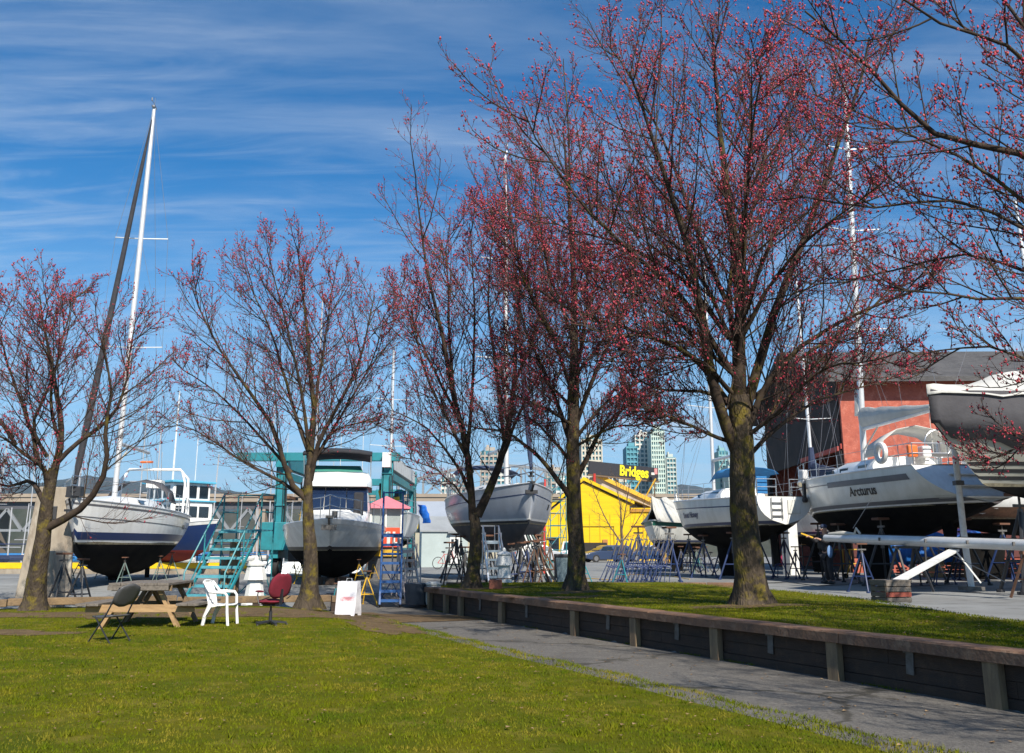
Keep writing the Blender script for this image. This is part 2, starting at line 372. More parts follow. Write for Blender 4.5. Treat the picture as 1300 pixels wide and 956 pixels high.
# fallen leaves and twigs
lit = []; fl = []
lm = MB()
for i in range(1300):
    if i % 3: yy = 8+15*rnd.random(); xx = rnd.uniform(-.6*yy, wallx(yy)-.1)
    else: yy = rnd.uniform(10, 27); xx = rnd.uniform(wallx(yy)+.4, UP(yy))
    z = (lz(xx, yy)+.025) if xx < lawnx(yy) else (gz(xx, yy)+.014 if xx < wallx(yy) else uz(xx, yy)+.025)
    a = rnd.uniform(0, 6.28); s_ = rnd.uniform(.010, .028); c, s2 = math.cos(a)*s_, math.sin(a)*s_
    lm.add([(xx+c, yy+s2, z), (xx-s2, yy+c, z+.008), (xx-c, yy-s2, z+.002), (xx+s2, yy-c, z+.01)], [(0, 1, 2, 3)])
tag(lm.build('fallen_leaves', mat('dead_leaf', (.30, .20, .10), .9, (.16, .09, .04), 8, 1)), 'brown fallen leaves and bits scattered over lawn and path', 'leaves', kind='stuff')
# ------------------------------------------------------------------ timber retaining wall
timber = mat('dark_timber', (.060, .034, .021), .85, (.035, .024, .018), 2.2, 1, .6, 30, stretch=(1, 1, 5), extra=second((.11, .065, .038), 6, .52, .75, .6))
capm = mat('cap_timber', (.20, .105, .058), .85, (.10, .06, .042), 1.5, 1, .7, 24, extra=second((.30, .20, .13), 5, .52, .72, .7))
postm = mat('post_timber', (.27, .185, .10), .85, (.15, .10, .06), 3, 1, .5, 30, stretch=(4, 4, .6))
railm = mat('rail_timber', (.24, .16, .085), .9, (.11, .075, .045), 2, 1, .7, 25, extra=second((.08, .06, .045), 7, .55, .7, .8))
wall = empty('timber_wall', (0, 0, 0), 0, 'low retaining wall of brown timbers with a thick cap along the path', 'retaining wall')
def along(pts, step):
    out = []; 
    for (x0, y0), (x1, y1) in zip(pts, pts[1:]):
        d = math.hypot(x1-x0, y1-y0); n = max(1, round(d/step))
        for i in range(n): out.append((x0+(x1-x0)*i/n, y0+(y1-y0)*i/n))
    return out+[pts[-1]]
def smoothpoly(pts, it=2):
    for _ in range(it):
        q = [pts[0]]
        for a, b in zip(pts, pts[1:]): q += [(a[0]*.75+b[0]*.25, a[1]*.75+b[1]*.25), (a[0]*.25+b[0]*.75, a[1]*.25+b[1]*.75)]
        pts = q+[pts[-1]]
    return pts
WS = smoothpoly(WALL, 2)
def nrm(a, b):
    dx, dy = b[0]-a[0], b[1]-a[1]; l = math.hypot(dx, dy); return -dy/l*-1, dx/l*-1       # towards the raised lawn
# cumulative length sampling
cum = [0]
for a, b in zip(WS, WS[1:]): cum.append(cum[-1]+math.dist(a, b))
def wp(s):
    s = min(max(s, 0), cum[-1]-1e-4)
    for i in range(len(WS)-1):
        if cum[i+1] > s:
            q = (s-cum[i])/(cum[i+1]-cum[i]); a, b = WS[i], WS[i+1]
            dx, dy = (b[0]-a[0])/(cum[i+1]-cum[i]), (b[1]-a[1])/(cum[i+1]-cum[i])
            return a[0]+(b[0]-a[0])*q, a[1]+(b[1]-a[1])*q, -dy, dx       # normal towards the raised lawn
CAPZ = .60
rnd = random.Random(11)
# boards: three courses
for k in range(3):
    s = -.0; 
    while s < cum[-1]:
        Ls = rnd.uniform(2.6, 3.8); e = min(s+Ls, cum[-1]); mb = MB(); n = 5
        for i in range(n):
            a, b = s+(e-s)*i/n, s+(e-s)*(i+1)/n-(0.006 if i == n-1 else 0)
            x0, y0, nx, ny = wp(a); x1, y1, mx_, my_ = wp(b); z0 = -.05+k*.17; o1 = .012*((k+i*0) % 2)
            vs = []
            for (x, y, u, v) in ((x0, y0, nx, ny), (x1, y1, mx_, my_)):
                for oo, zz in ((o1, z0), (o1, z0+.163), (o1+.1, z0+.163), (o1+.1, z0)): vs.append((x+u*oo, y+v*oo, zz))
            mb.add(vs, [(0, 4, 5, 1), (1, 5, 6, 2), (2, 6, 7, 3), (3, 7, 4, 0), (0, 1, 2, 3), (7, 6, 5, 4)])
        mb.build('wall_board', timber, wall); s = e
# cap beams
s = 0
while s < cum[-1]:
    e = min(s+rnd.uniform(3.4, 4.6), cum[-1]); mb = MB(); n = 6; vs = []
    zj = rnd.uniform(-.006, .006)
    for i in range(n+1):
        x, y, nx, ny = wp(s+(e-s)*i/n-(.012 if i == n else 0))
        for oo, zz in ((-.13, CAPZ-.135), (-.13, CAPZ-.02), (-.11, CAPZ), (.20, CAPZ), (.22, CAPZ-.02), (.22, CAPZ-.135)): vs.append((x+nx*oo, y+ny*oo, zz+zj+.003*math.sin(i*2.1+s)))
    fs_ = [tuple(range(6)), tuple(range(n*6+5, n*6-1, -1))]
    for i in range(n):
        for j in range(6): fs_.append((i*6+j, (i+1)*6+j, (i+1)*6+(j+1) % 6, i*6+(j+1) % 6))
    mb.add(vs, fs_); mb.build('cap_beam', capm, wall); s = e
# posts with steel brackets
steel = mat('galvanised_steel', (.16, .155, .15), .6, (.09, .08, .07), 14, .9, metal=.4)
poss = []
for px, py in ((587, 790), (640, 800), (733, 800), (812, 820), (914, 840), (1064, 864), (1275, 930)):
    best = min((abs(650+FPX*wp(q*.1)[0]/(wp(q*.1)[1]*CP+(0-EYE)*SP*1.0) - px), q*.1) for q in range(int(cum[-1]*10)-60))
    poss.append(best[1])
for q in poss+[poss[-1]+2.1, poss[-1]+4.4, .25, 1.6, 3.0]:
    x, y, nx, ny = wp(q); mb = MB(); a = math.atan2(ny, nx)
    mb.box((x-nx*.058, y-ny*.058, .2), (.10, .19, .52), rz=a); mb.build('wall_post', postm, wall, bevel=.006)
for q in poss:
    x, y, nx, ny = wp(q+1.15); mb = MB(); a = math.atan2(ny, nx)
    mb.box((x-nx*.012, y-ny*.012, .33), (.012, .11, .26), rz=a, rx=R(4)); mb.box((x-nx*.022, y-ny*.022, .45), (.02, .15, .03), rz=a); mb.build('bracket', steel, wall)
mb = MB(); x, y, nx, ny = wp(.02)
mb.box((-2.0, 27.55, .27), (1.9, .12, .62), rz=R(18)); mb.build('end_board', timber, wall)

# ------------------------------------------------------------------ timber rail along the lower lawn
rail = empty('timber_rail', (0, 0, 0), 0, 'low weathered timber rail between the lawn and the boat yard', 'rail')
x = -23.0
while x < -4.4:
    e = min(x+3.65, -4.1); mb = MB()
    z0 = .34+.02*math.sin(x*3)
    mb.bar((x, raily(x)+.35, z0), (e-.02, raily(e)+.35, z0+rnd.uniform(-.015, .02)), .2, .17); mb.build('rail_beam', railm, rail, bevel=.015)
    for q in (.12, .5, .88):
        xx = x+(e-x)*q; mb = MB(); mb.box((xx, raily(xx)+.36, .12), (.18, .17, .30), rz=.3); mb.build('rail_block', timber, rail)
    x = e

# ------------------------------------------------------------------ trees
def moss(t, b, x, mp):
    second((.19, .145, .02), 3.2, .50, .64, .8)(t, b, x, mp)
    v = t.nodes.new('ShaderNodeTexVoronoi'); v.feature = 'DISTANCE_TO_EDGE'; v.inputs['Scale'].default_value = 22
    m2 = t.nodes.new('ShaderNodeMapping'); m2.inputs['Scale'].default_value = (1, 1, .3); co = t.nodes.new('ShaderNodeTexCoord')
    t.links.new(co.outputs['Object'], m2.inputs[0]); t.links.new(m2.outputs[0], v.inputs['Vector'])
    bp = t.nodes.new('ShaderNodeBump'); bp.inputs['Strength'].default_value = .9; bp.inputs['Distance'].default_value = .03
    t.links.new(v.outputs['Distance'], bp.inputs['Height']); t.links.new(bp.outputs[0], b.inputs['Normal'])
bark = mat('mossy_bark', (.095, .072, .05), .95, (.038, .029, .022), 7, 1, stretch=(1, 1, .35), extra=moss, spec=.2)
bark2 = mat('branch_bark', (.070, .050, .035), .9, (.028, .02, .017), 5, 1, spec=.2, extra=second((.15, .12, .02), 1.7, .54, .68, .8))
twigm = mat('twig_bark', (.14, .092, .072), .85, (.06, .036, .034), 2, 1, spec=.2)
budm = mat('red_blossom', (.50, .045, .08), .6, (.26, .02, .05), 3, 1, extra=second((.55, .16, .13), 9, .5, .62, .8), spec=.3)

def tubes_np(groups, sides):
    """groups: list of (pts (N,n,3), r (N,n))"""
    Vs = []; Fs = []; off = 0
    for pts, r in groups:
        Nn, n, _ = pts.shape
        d = np.gradient(pts, axis=1); d /= np.linalg.norm(d, axis=2, keepdims=True)+1e-9
        ref = np.where(np.abs(d[..., 2:3]) < .9, np.array([0, 0, 1.0]), np.array([1.0, 0, 0]))
        ref = np.repeat(ref[:, :1], n, axis=1)
        x = np.cross(d, ref); x /= np.linalg.norm(x, axis=2, keepdims=True)+1e-9; y = np.cross(x, d)
        a = 2*np.pi*np.arange(sides)/sides
        V = pts[:, :, None, :]+(x[:, :, None, :]*np.cos(a)[None, None, :, None]+y[:, :, None, :]*np.sin(a)[None, None, :, None])*r[:, :, None, None]
        i, j = np.meshgrid(np.arange(n-1), np.arange(sides), indexing='ij')
        q = np.stack([i*sides+j, i*sides+(j+1) % sides, (i+1)*sides+(j+1) % sides, (i+1)*sides+j], -1).reshape(-1, 4)
        F = (q[None]+(np.arange(Nn)*n*sides)[:, None, None]).reshape(-1, 4)+off
        Vs.append(V.reshape(-1, 3)); Fs.append(F); off += Nn*n*sides
    return np.concatenate(Vs), np.concatenate(Fs)
def resample(pts, n):
    pts = np.array(pts, float)
    # Catmull-Rom smoothing, then even spacing
    e = np.vstack([2*pts[0]-pts[1], pts, 2*pts[-1]-pts[-2]]); out = []
    for i in range(1, len(e)-2):
        for t in np.linspace(0, 1, 8, endpoint=False):
            a, b, c, d = e[i-1], e[i], e[i+1], e[i+2]
            out.append(.5*((2*b)+(-a+c)*t+(2*a-5*b+4*c-d)*t*t+(-a+3*b-3*c+d)*t**3))
    out.append(pts[-1]); out = np.array(out)
    s = np.r_[0, np.cumsum(np.linalg.norm(np.diff(out, axis=0), axis=1))]
    q = np.linspace(0, s[-1], n); return np.stack([np.interp(q, s, out[:, k]) for k in range(3)], 1), s[-1]
def spawn(rng, pts, Ls, m, n, ratio, ang, up, trop, centre, out=.3, smin=.12, jit=.10, droop=0.0, fall=.6, lmin=.1, lmax=9):
    """m children on each parent polyline"""
    Np, k, _ = pts.shape
    s = (np.arange(m)[None]+rng.uniform(.05, .95, (Np, m)))/m; s = smin+(1-smin)*s
    f = s*(k-1); i = np.minimum(f.astype(int), k-2); w = (f-i)[..., None]; row = np.arange(Np)[:, None]
    p = pts[row, i]*(1-w)+pts[row, i+1]*w
    t = pts[row, i+1]-pts[row, i]; t /= np.linalg.norm(t, axis=2, keepdims=True)+1e-9
    g = rng.normal(size=p.shape); g -= t*(g*t).sum(2, keepdims=True); g /= np.linalg.norm(g, axis=2, keepdims=True)+1e-9
    rad = p-np.array(centre); rad[..., 2] = 0; rl = np.linalg.norm(rad, axis=2, keepdims=True)+1e-6; rad = rad/rl
    g = g+rad*out+np.array([0, 0, up]); g -= t*(g*t).sum(2, keepdims=True)*.9; g /= np.linalg.norm(g, axis=2, keepdims=True)+1e-9
    a = np.radians(rng.uniform(*ang, size=(Np, m)))[..., None]
    d = t*np.cos(a)+g*np.sin(a)
    Lc = np.clip(Ls[:, None]*ratio*(1-fall*s)*rng.uniform(.6, 1.25, (Np, m)), lmin, lmax)
    P_ = p.reshape(-1, 3); D = d.reshape(-1, 3); Lc = Lc.ravel(); out_ = [P_]; st = (Lc/(n-1))[:, None]
    for q in range(n-1):
        D = D+np.array([0, 0, trop/(n-1)])+rng.normal(0, jit, D.shape)+np.array([0, 0, -droop*(1 if q < n/2 else -1)/(n-1)])
        D /= np.linalg.norm(D, axis=1, keepdims=True); P_ = P_+D*st; out_.append(P_)
    return np.stack(out_, 1), Lc
def taper(N_, n, r0, r1): return np.repeat((r0+(r1-r0)*np.linspace(0, 1, n))[None], N_, 0)
def trim(w, f):
    s = [0]
    for a, b in zip(w, w[1:]): s.append(s[-1]+(b-a).length)
    T_ = s[-1]*f; out = [w[0]]
    for i in range(1, len(w)):
        if s[i] < T_: out.append(w[i])
        else: q = (T_-s[i-1])/(s[i]-s[i-1]); out.append(w[i-1].lerp(w[i], q)); break
    return out
def tree(label, t0, trunk, limbs, seed, m=(13, 9, 6), rat=(.50, .48, .50), trunk_r=.25, buds=3, bud_size=.0150, lean=.35, flare=True, group='red-budded maples on the lawns', topz=99, name='maple_tree', root_z=None, lowdroop=0, mats=None, blen=(2.2, 1.1), cut=.86, budk=1.0):
    rng = np.random.default_rng(seed)
    B1, B2, TW, BD = mats or (bark, bark2, twigm, budm)
    tp = [P(x, y, t0) for x, y in trunk[0]]
    base = tp[0].copy()
    if root_z is not None: base.z = root_z
    tp[0] = base
    root = empty(name, base, 0, label, 'tree', group)
    T, TL = resample([v-base for v in tp], 14)
    # trunk with root flare
    r = np.linspace(1, trunk[1], 14)*trunk_r
    if flare:
        q = np.linspace(0, TL, 14); r = r*(1+.55*np.exp(-q/.22))
    T = np.vstack([T[0]-[0, 0, .12], T]); r = np.r_[r[0]*1.25, r]
    V, F = tubes_np([(T[None], r[None])], 18)
    # irregular girth and root ridges
    c = V-T.repeat(18, 0); ang_ = np.arctan2(c[:, 1], c[:, 0]); hgt = V[:, 2]
    k = 1+.05*np.sin(3*ang_+hgt*2.2+seed)+.04*np.sin(5*ang_-hgt*4)+.20*np.exp(-np.maximum(hgt, 0)/.18)*np.sin(6*ang_+seed)*.8+.03*np.sin(hgt*9+ang_*2)
    V = T.repeat(18, 0)+c*k[:, None]
    to = npmesh('trunk', V, F, B1, root, smooth=True)
    Ls = []; PL = []; RL = []
    for (pp, d, r0, r1) in limbs:
        n = len(pp); w = [P(x, y, t0+d*(i/(n-1))**1.2)-base for i, (x, y) in enumerate(pp)]
        w = trim(w, cut); q, l = resample(w, 12); wob = rng.normal(0, .035, q.shape); wob[0] = 0; q = q+np.cumsum(wob, 0)*.5
        PL.append(q); Ls.append(l); RL.append(np.linspace(0, 1, 12)**.8*(r1-r0)+r0)
    PL = np.array(PL); Ls = np.array(Ls); RL = np.array(RL)
    V, F = tubes_np([(PL, RL)], 9)
    lo = npmesh('limbs', V, F, B2 if mats else bark2, root, smooth=True)
    cen = (T[-1][0], T[-1][1], 0)
    b1, l1 = spawn(rng, PL, Ls, m[0], 8, rat[0], (28, 62),   .12+lean, .55, cen, .35, .10, .055, lowdroop, .55, .5, blen[0])
    b2, l2 = spawn(rng, b1, l1, m[1], 6, rat[1], (25, 60), .25, .45, cen, .35, .10, .06, 0, .5, .28, blen[1])
    # twigs also straight on the limbs
    b2b, l2b = spawn(rng, PL, Ls*.4, max(4, m[0]), 6, .4, (30, 70), .2, .4, cen, .2, .2, .1, 0, .5, .25, .8)
    b2 = np.concatenate([b2, b2b]); l2 = np.concatenate([l2, l2b])
    b3, l3 = spawn(rng, b2, l2, m[2], 4, rat[2], (22, 55), .3, .3, cen, .3, .12, .10, 0, .4, .12, .5)
    if topz < 90:
        pass
    V, F = tubes_np([(b1, taper(len(b1), 8, .015, .006)*(.6+.4*np.clip(l1/1.5, .5, 1.6))[:, None])], 5)
    cr = npmesh('crown', V, F, B2, root)
    V, F = tubes_np([(b2, taper(len(b2), 6, .0062, .0036))], 4)
    V2, F2 = tubes_np([(b3, taper(len(b3), 4, .0037, .0022))], 3)
    F2 = F2+len(V); npmesh('twigs', np.vstack([V, V2]), np.vstack([F, F2]), TW, root)
    if buds:
        # flower clusters along and at the end of the twigs
        k = len(b3); out = []
        for j in range(buds):
            s = (1.0-.33*j/buds*1.8)*np.ones(k) if j == 0 else rng.uniform(.15, 1, k)
            f = s*3; i = np.minimum(f.astype(int), 2); w = (f-i)[:, None]; ar = np.arange(k)
            out.append(b3[ar, i]*(1-w)+b3[ar, i+1]*w)
        s = rng.uniform(.3, 1, len(b2)); f = s*5; i = np.minimum(f.astype(int), 4); w = (f-i)[:, None]; ar = np.arange(len(b2))
        out.append(b2[ar, i]*(1-w)+b2[ar, i+1]*w)
        C = np.concatenate(out)
        # clumpy: some branches flower more than others, and more towards the outside and the top
        dens = .6+.15*np.sin(C[:, 0]*1.7+seed)*np.sin(C[:, 1]*1.5)+.1*np.sin(C[:, 2]*1.9+C[:, 0])
        top = np.clip((C[:, 2]-2.6)/6.0, 0, 1); rad = np.clip(np.linalg.norm(C[:, :2]-np.array(cen[:2]), axis=1)/3.5, 0, 1)
        keep = rng.uniform(0, 1, len(C)) < np.clip(dens*(.16+1.0*np.maximum(top, .42*rad))*budk, 0.05, 1)
        C = C[keep]; C = C+rng.normal(0, .008, C.shape); n = len(C)
        sz = bud_size*(.45+1.5*rng.uniform(0, 1, (n, 1, 1))**2)
        ax = rng.normal(0, .5, (n, 3))+[0, 0, 1.1]; ax /= np.linalg.norm(ax, axis=1, keepdims=True)
        u = np.cross(ax, rng.normal(size=(n, 3))); u /= np.linalg.norm(u, axis=1, keepdims=True); v = np.cross(ax, u)
        tri = [u, -.5*u+.87*v, -.5*u-.87*v]
        Vb = np.stack([-ax*1.1]+[q*rng.uniform(.55, 1.1, (n, 1))+ax*.3 for q in tri]+[ax*rng.uniform(1.0, 1.9, (n, 1))], 1)*sz+C[:, None, :]
        Fb = np.array([(0, 2, 1), (0, 3, 2), (0, 1, 3), (4, 1, 2), (4, 2, 3), (4, 3, 1)])
        F_ = (Fb[None]+(np.arange(n)*5)[:, None, None]).reshape(-1, 3)
        npmesh('blossom', Vb.reshape(-1, 3), F_, BD, cr)
    return root
big_maple = tree('largest maple, mossy trunk on the raised lawn with the widest red crown', 16.6,
     ([(955, 772), (951, 720), (946, 660), (942, 610), (941, 560), (938, 500)], .68),
     [([(938, 530), (936, 460), (938, 380), (930, 300), (918, 200), (905, 90), (895, -40)], .3, .15, .02),
      ([(940, 585), (922, 540), (905, 480), (893, 410), (876, 330), (850, 240), (815, 130), (770, 0)], -1.2, .12, .018),
      ([(940, 545), (962, 470), (985, 400), (1015, 320), (1060, 210), (1100, 90), (1130, -30)], 1.2, .11, .018),
      ([(944, 560), (975, 490), (1020, 440), (1080, 400), (1160, 365), (1240, 350)], -1.0, .075, .012),
      ([(930, 520), (885, 455), (825, 425), (760, 405), (700, 380), (650, 335)], 1.2, .07, .012),
      ([(927, 470), (872, 385), (800, 320), (735, 250), (680, 165), (640, 60)], -1.6, .065, .010),
      ([(936, 470), (948, 380), (955, 280), (968, 160), (995, 30)], -2.8, .06, .012),
      ([(934, 450), (925, 360), (960, 250), (1000, 150), (1040, 50)], 3.0, .06, .012),
      ([(925, 560), (880, 540), (830, 522), (775, 510)], -1.2, .04, .010),
      ([(943, 590), (975, 555), (1030, 515), (1090, 495), (1150, 492)], 1.6, .05, .010),
      ([(926, 430), (855, 350), (780, 310), (705, 290), (650, 240)], 2.4, .05, .010),
      ([(930, 500), (900, 465), (855, 440), (800, 430), (750, 455)], -3.0, .05, .010),
      ([(935, 440), (985, 350), (1030, 300), (1100, 250), (1170, 190)], -2.4, .05, .010),
      ([(930, 400), (890, 300), (850, 190), (800, 90), (740, 10)], 1.6, .05, .010),
      ([(935, 380), (945, 260), (950, 150), (940, 20)], 1.4, .05, .010),
      ([(936, 420), (980, 300), (1040, 170), (1090, 40)], 2.6, .05, .010),
      ([(938, 520), (890, 500), (840, 500), (790, 470), (740, 480)], .6, .04, .009),
      ([(936, 480), (880, 430), (830, 380), (770, 370), (700, 330)], -.5, .045, .009),
      ([(940, 560), (990, 520), (1050, 470), (1110, 460), (1180, 440)], -2.2, .045, .009),
      ([(940, 520), (1000, 470), (1060, 430), (1120, 380), (1200, 300)], 2.4, .045, .009),
      ([(932, 440), (880, 340), (820, 270), (760, 230), (690, 200)], .4, .045, .009)],
     21, m=(17, 10, 6), trunk_r=.275, buds=4, root_z=.6)
tree('straight dark-trunked maple with roots at the middle of the raised lawn', 22.2,
     ([(730, 753), (732, 700), (729, 640), (727, 590), (728, 520), (730, 450)], .55),
     [([(729, 500), (729, 430), (727, 360), (720, 270), (712, 180), (700, 90)], .4, .13, .018),
      ([(726, 635), (705, 605), (675, 570), (640, 550), (600, 545), (565, 520)], -.8, .08, .012),
      ([(733, 605), (752, 565), (778, 530), (815, 505), (862, 500)], .6, .08, .012),
      ([(727, 570), (705, 505), (680, 440), (650, 360), (625, 280)], 1.0, .07, .012),
      ([(728, 550), (760, 470), (795, 400), (830, 330), (850, 260)], -1.0, .07, .012),
      ([(729, 480), (745, 400), (765, 300), (780, 200)], 1.5, .06, .010),
      ([(728, 500), (700, 430), (660, 350), (640, 250), (625, 170)], -1.6, .06, .010),
      ([(729, 560), (760, 520), (800, 490), (850, 460), (880, 420)], 1.8, .05, .010),
      ([(727, 590), (690, 545), (650, 520), (610, 500)], 1.8, .05, .010),
      ([(729, 520), (735, 450), (745, 380), (740, 300)], -2.4, .05, .010),
      ([(728, 430), (690, 330), (670, 230), (665, 130)], .6, .05, .010),
      ([(728, 540), (700, 520), (660, 500), (620, 470)], -2.2, .045, .010),
      ([(728, 570), (775, 545), (820, 540), (870, 520)], -1.2, .04, .009), ([(728, 520), (690, 480), (650, 450), (600, 430)], .8, .045, .009),
      ([(729, 480), (770, 430), (810, 360), (850, 330)], .4, .045, .009), ([(728, 460), (690, 400), (650, 300), (610, 240)], -.6, .045, .009)],
     33, m=(17, 10, 6), trunk_r=.215, buds=4, cut=.82, root_z=.6)
tree('forked knobby maple at the far end of the timber wall', 24.6,
     ([(598, 748), (602, 710), (604, 675), (602, 650)], .7),
     [([(600, 660), (596, 610), (590, 560), (575, 500), (562, 430), (545, 350), (532, 250), (520, 145)], -.4, .11, .015),
      ([(606, 655), (622, 618), (636, 580), (646, 530), (655, 440), (662, 340), (655, 240)], .6, .13, .015),
      ([(598, 630), (575, 585), (545, 548), (500, 522), (462, 505)], 1.0, .055, .010),
      ([(640, 575), (660, 520), (690, 460), (705, 400)], -.8, .06, .010),
      ([(592, 580), (602, 500), (605, 410), (600, 320), (590, 220)], -1.0, .06, .010),
      ([(580, 530), (545, 450), (515, 380), (495, 320)], .8, .05, .010),
      ([(600, 600), (570, 540), (540, 480), (520, 400), (510, 330)], -2.0, .05, .010),
      ([(640, 560), (630, 470), (620, 380), (625, 270), (615, 180)], 1.6, .06, .010),
      ([(575, 500), (570, 420), (565, 330), (575, 230)], 1.4, .05, .010),
      ([(650, 500), (680, 420), (700, 340), (700, 260)], 1.0, .05, .010),
      ([(597, 640), (560, 600), (520, 585), (490, 575)], -1.0, .035, .009)],
     44, m=(15, 10, 6), trunk_r=.19, buds=4, cut=.82, root_z=.58)
tree('slim mossy maple standing beside the bow of the motor yacht', 23.8,
     ([(392, 762), (394, 715), (392, 670), (391, 625), (392, 590)], .40),
     [([(392, 600), (395, 540), (391, 470), (386, 390), (376, 330), (366, 275)], .4, .09, .012),
      ([(390, 635), (368, 612), (356, 585), (346, 545), (312, 490), (275, 430), (245, 370), (222, 310)], -.6, .085, .012),
      ([(386, 632), (350, 608), (310, 585), (262, 555), (205, 530)], .6, .055, .010),
      ([(394, 610), (404, 565), (425, 525), (452, 470), (470, 400), (482, 330)], -.4, .075, .012),
      ([(392, 575), (374, 520), (350, 440), (322, 370), (298, 305)], 1.4, .06, .010),
      ([(394, 595), (425, 550), (465, 535), (510, 520)], 1.0, .045, .010),
      ([(393, 560), (405, 490), (420, 400), (430, 320)], 1.2, .06, .010),
      ([(392, 570), (380, 490), (360, 400), (340, 330), (335, 290)], -1.4, .055, .010),
      ([(370, 600), (325, 545), (280, 500), (230, 465), (200, 430)], 1.2, .045, .010),
      ([(395, 590), (440, 520), (480, 450), (500, 380)], 1.6, .045, .010)],
     55, m=(16, 10, 6), trunk_r=.225, buds=3, root_z=.2)
tree('pruned low-forking maple with orange saw cuts beside the blue-striped sloop', 21.8,
     ([(43, 778), (47, 735), (53, 690), (60, 640), (68, 595)], .45),
     [([(66, 612), (76, 575), (78, 540), (70, 490), (58, 430), (48, 370), (40, 330)], .3, .10, .012),
      ([(56, 672), (85, 658), (112, 640), (132, 610), (138, 575), (134, 545), (140, 500), (132, 440), (125, 370)], -.5, .105, .012),
      ([(62, 625), (50, 590), (28, 572), (0, 552), (-35, 530)], -.8, .08, .014),
      ([(57, 640), (40, 612), (12, 618), (-35, 600)], .8, .07, .014),
      ([(70, 590), (100, 560), (135, 535), (158, 495), (170, 430), (182, 370)], .8, .065, .010),
      ([(50, 590), (38, 540), (22, 480), (5, 420), (0, 350)], -.4, .06, .010),
      ([(76, 560), (66, 510), (75, 450), (90, 400), (98, 340)], 1.5, .05, .010),
      ([(60, 580), (40, 540), (60, 480), (50, 420), (60, 360)], -1.5, .05, .010),
      ([(20, 565), (-20, 500), (-30, 430), (-20, 370)], .5, .05, .010)],
     66, m=(15, 10, 6), trunk_r=.245, buds=3, root_z=.13)
tree('maple at the frame edge whose mossy branches sweep in above the sailing yachts', 12.2,
     ([(1500, 900), (1496, 760), (1490, 600), (1480, 450), (1470, 330)], .7),
     [([(1480, 400), (1400, 262), (1300, 186), (1200, 158), (1105, 62), (1030, 0)], -.3, .085, .012),
      ([(1484, 450), (1390, 330), (1300, 250), (1210, 190), (1115, 155), (1030, 120)], .6, .045, .009),
      ([(1488, 520), (1400, 420), (1320, 380), (1250, 384), (1130, 372)], -.6, .045, .009),
      ([(1484, 480), (1390, 380), (1300, 290), (1210, 252), (1110, 262), (1010, 250)], .9, .045, .009),
      ([(1486, 500), (1400, 420), (1310, 345), (1220, 320), (1120, 345), (1060, 365)], 1.6, .04, .009),
      ([(1488, 560), (1400, 490), (1310, 462), (1240, 440), (1160, 450)], .4, .04, .008),
      ([(1475, 350), (1400, 200), (1330, 80), (1260, -20), (1180, -80)], .8, .06, .010),
      ([(1475, 350), (1380, 180), (1280, 60), (1190, 30), (1100, -30)], -1.5, .05, .010),
      ([(1490, 590), (1400, 545), (1320, 560), (1240, 590)], .6, .03, .008),
      ([(1470, 340), (1460, 200), (1450, 60), (1440, -100)], .3, .09, .02),
      ([(1475, 380), (1540, 250), (1600, 100)], 1.0, .07, .02)],
     77, m=(13, 8, 5), trunk_r=.24, buds=3, root_z=.62, lowdroop=.25, bud_size=.014, blen=(1.5, .75), rat=(.36, .45, .5), cut=1.0, budk=2.2)
pale_t = mat('shrub_bark', (.17, .12, .085), .9, (.09, .06, .05), 3, 1)
tree('small bare pale tree in front of the yellow building', 62,
     ([(790, 706), (790, 690), (789, 675), (789, 668)], .8),
     [([(789, 690), (775, 670), (762, 645), (750, 615), (742, 596)], 0, .06, .015),
      ([(789, 680), (788, 650), (782, 620), (778, 592)], .8, .06, .015),
      ([(790, 688), (806, 665), (822, 640), (838, 628)], 0, .05, .012),
      ([(789, 675), (796, 645), (802, 615), (806, 596)], -.8, .05, .012)],
     88, m=(9, 5, 3), trunk_r=.10, buds=0, root_z=.5, group=None, name='bare_tree', mats=(pale_t, pale_t, pale_t, pale_t), blen=(1.6, .8))
sh_t = copy_tree(big_maple); sh_t.location = (8.3, 3.5, .6); sh_t.rotation_euler.z = R(150); sh_t.scale = (.85, .85, .85)  # unseen copy, added for the dappled shade it casts
sh_t['label'] = 'unseen maple added on the raised lawn beyond the frame, dappling wall and path with shade'
# ------------------------------------------------------------------ boats
def gel(name, col, dirt=(.45, .42, .36), r=.28):
    return mat(name, col, r, dirt, 1.6, .55, stretch=(1.6, 1.6, .15), lo=.42, hi=.72, coat=.25, spec=.5)
white = gel('white_gelcoat', (.80, .80, .78), (.52, .50, .45)); cream = gel('cream_gelcoat', (.66, .66, .62), (.45, .44, .38))
shadehull = gel('shade_grey_gelcoat', (.40, .43, .48), (.28, .30, .33)); antif = mat('black_antifouling', (.007, .007, .008), .95, (.016, .015, .013), 2, .8, spec=.05)  # grey hull: white gelcoat with blue shade put into its colour
antifb = mat('slate_antifouling', (.045, .05, .065), .8, (.09, .09, .09), 2, .8); antifbr = mat('brown_antifouling', (.10, .075, .055), .85, (.05, .04, .035), 2, .8)
navy = mat('navy_stripe', (.012, .03, .11), .35); blackst = mat('black_stripe', (.02, .02, .022), .4); greyst = mat('grey_stripe', (.13, .13, .14), .4); greenst = mat('green_stripe', (.02, .14, .10), .4)
deckm = mat('deck', (.72, .72, .70), .55, (.55, .54, .5), 6, .6); alu = mat('mast_aluminium', (.68, .68, .67), .38, (.5, .5, .5), 3, .5, metal=.35)
inox = mat('stainless_steel', (.62, .62, .62), .28, metal=.9); wire = mat('rigging_wire', (.30, .30, .31), .4, metal=.6); tint = mat('tinted_glass', (.012, .018, .025), .06, (.03, .04, .05), 2, .5, spec=.8)
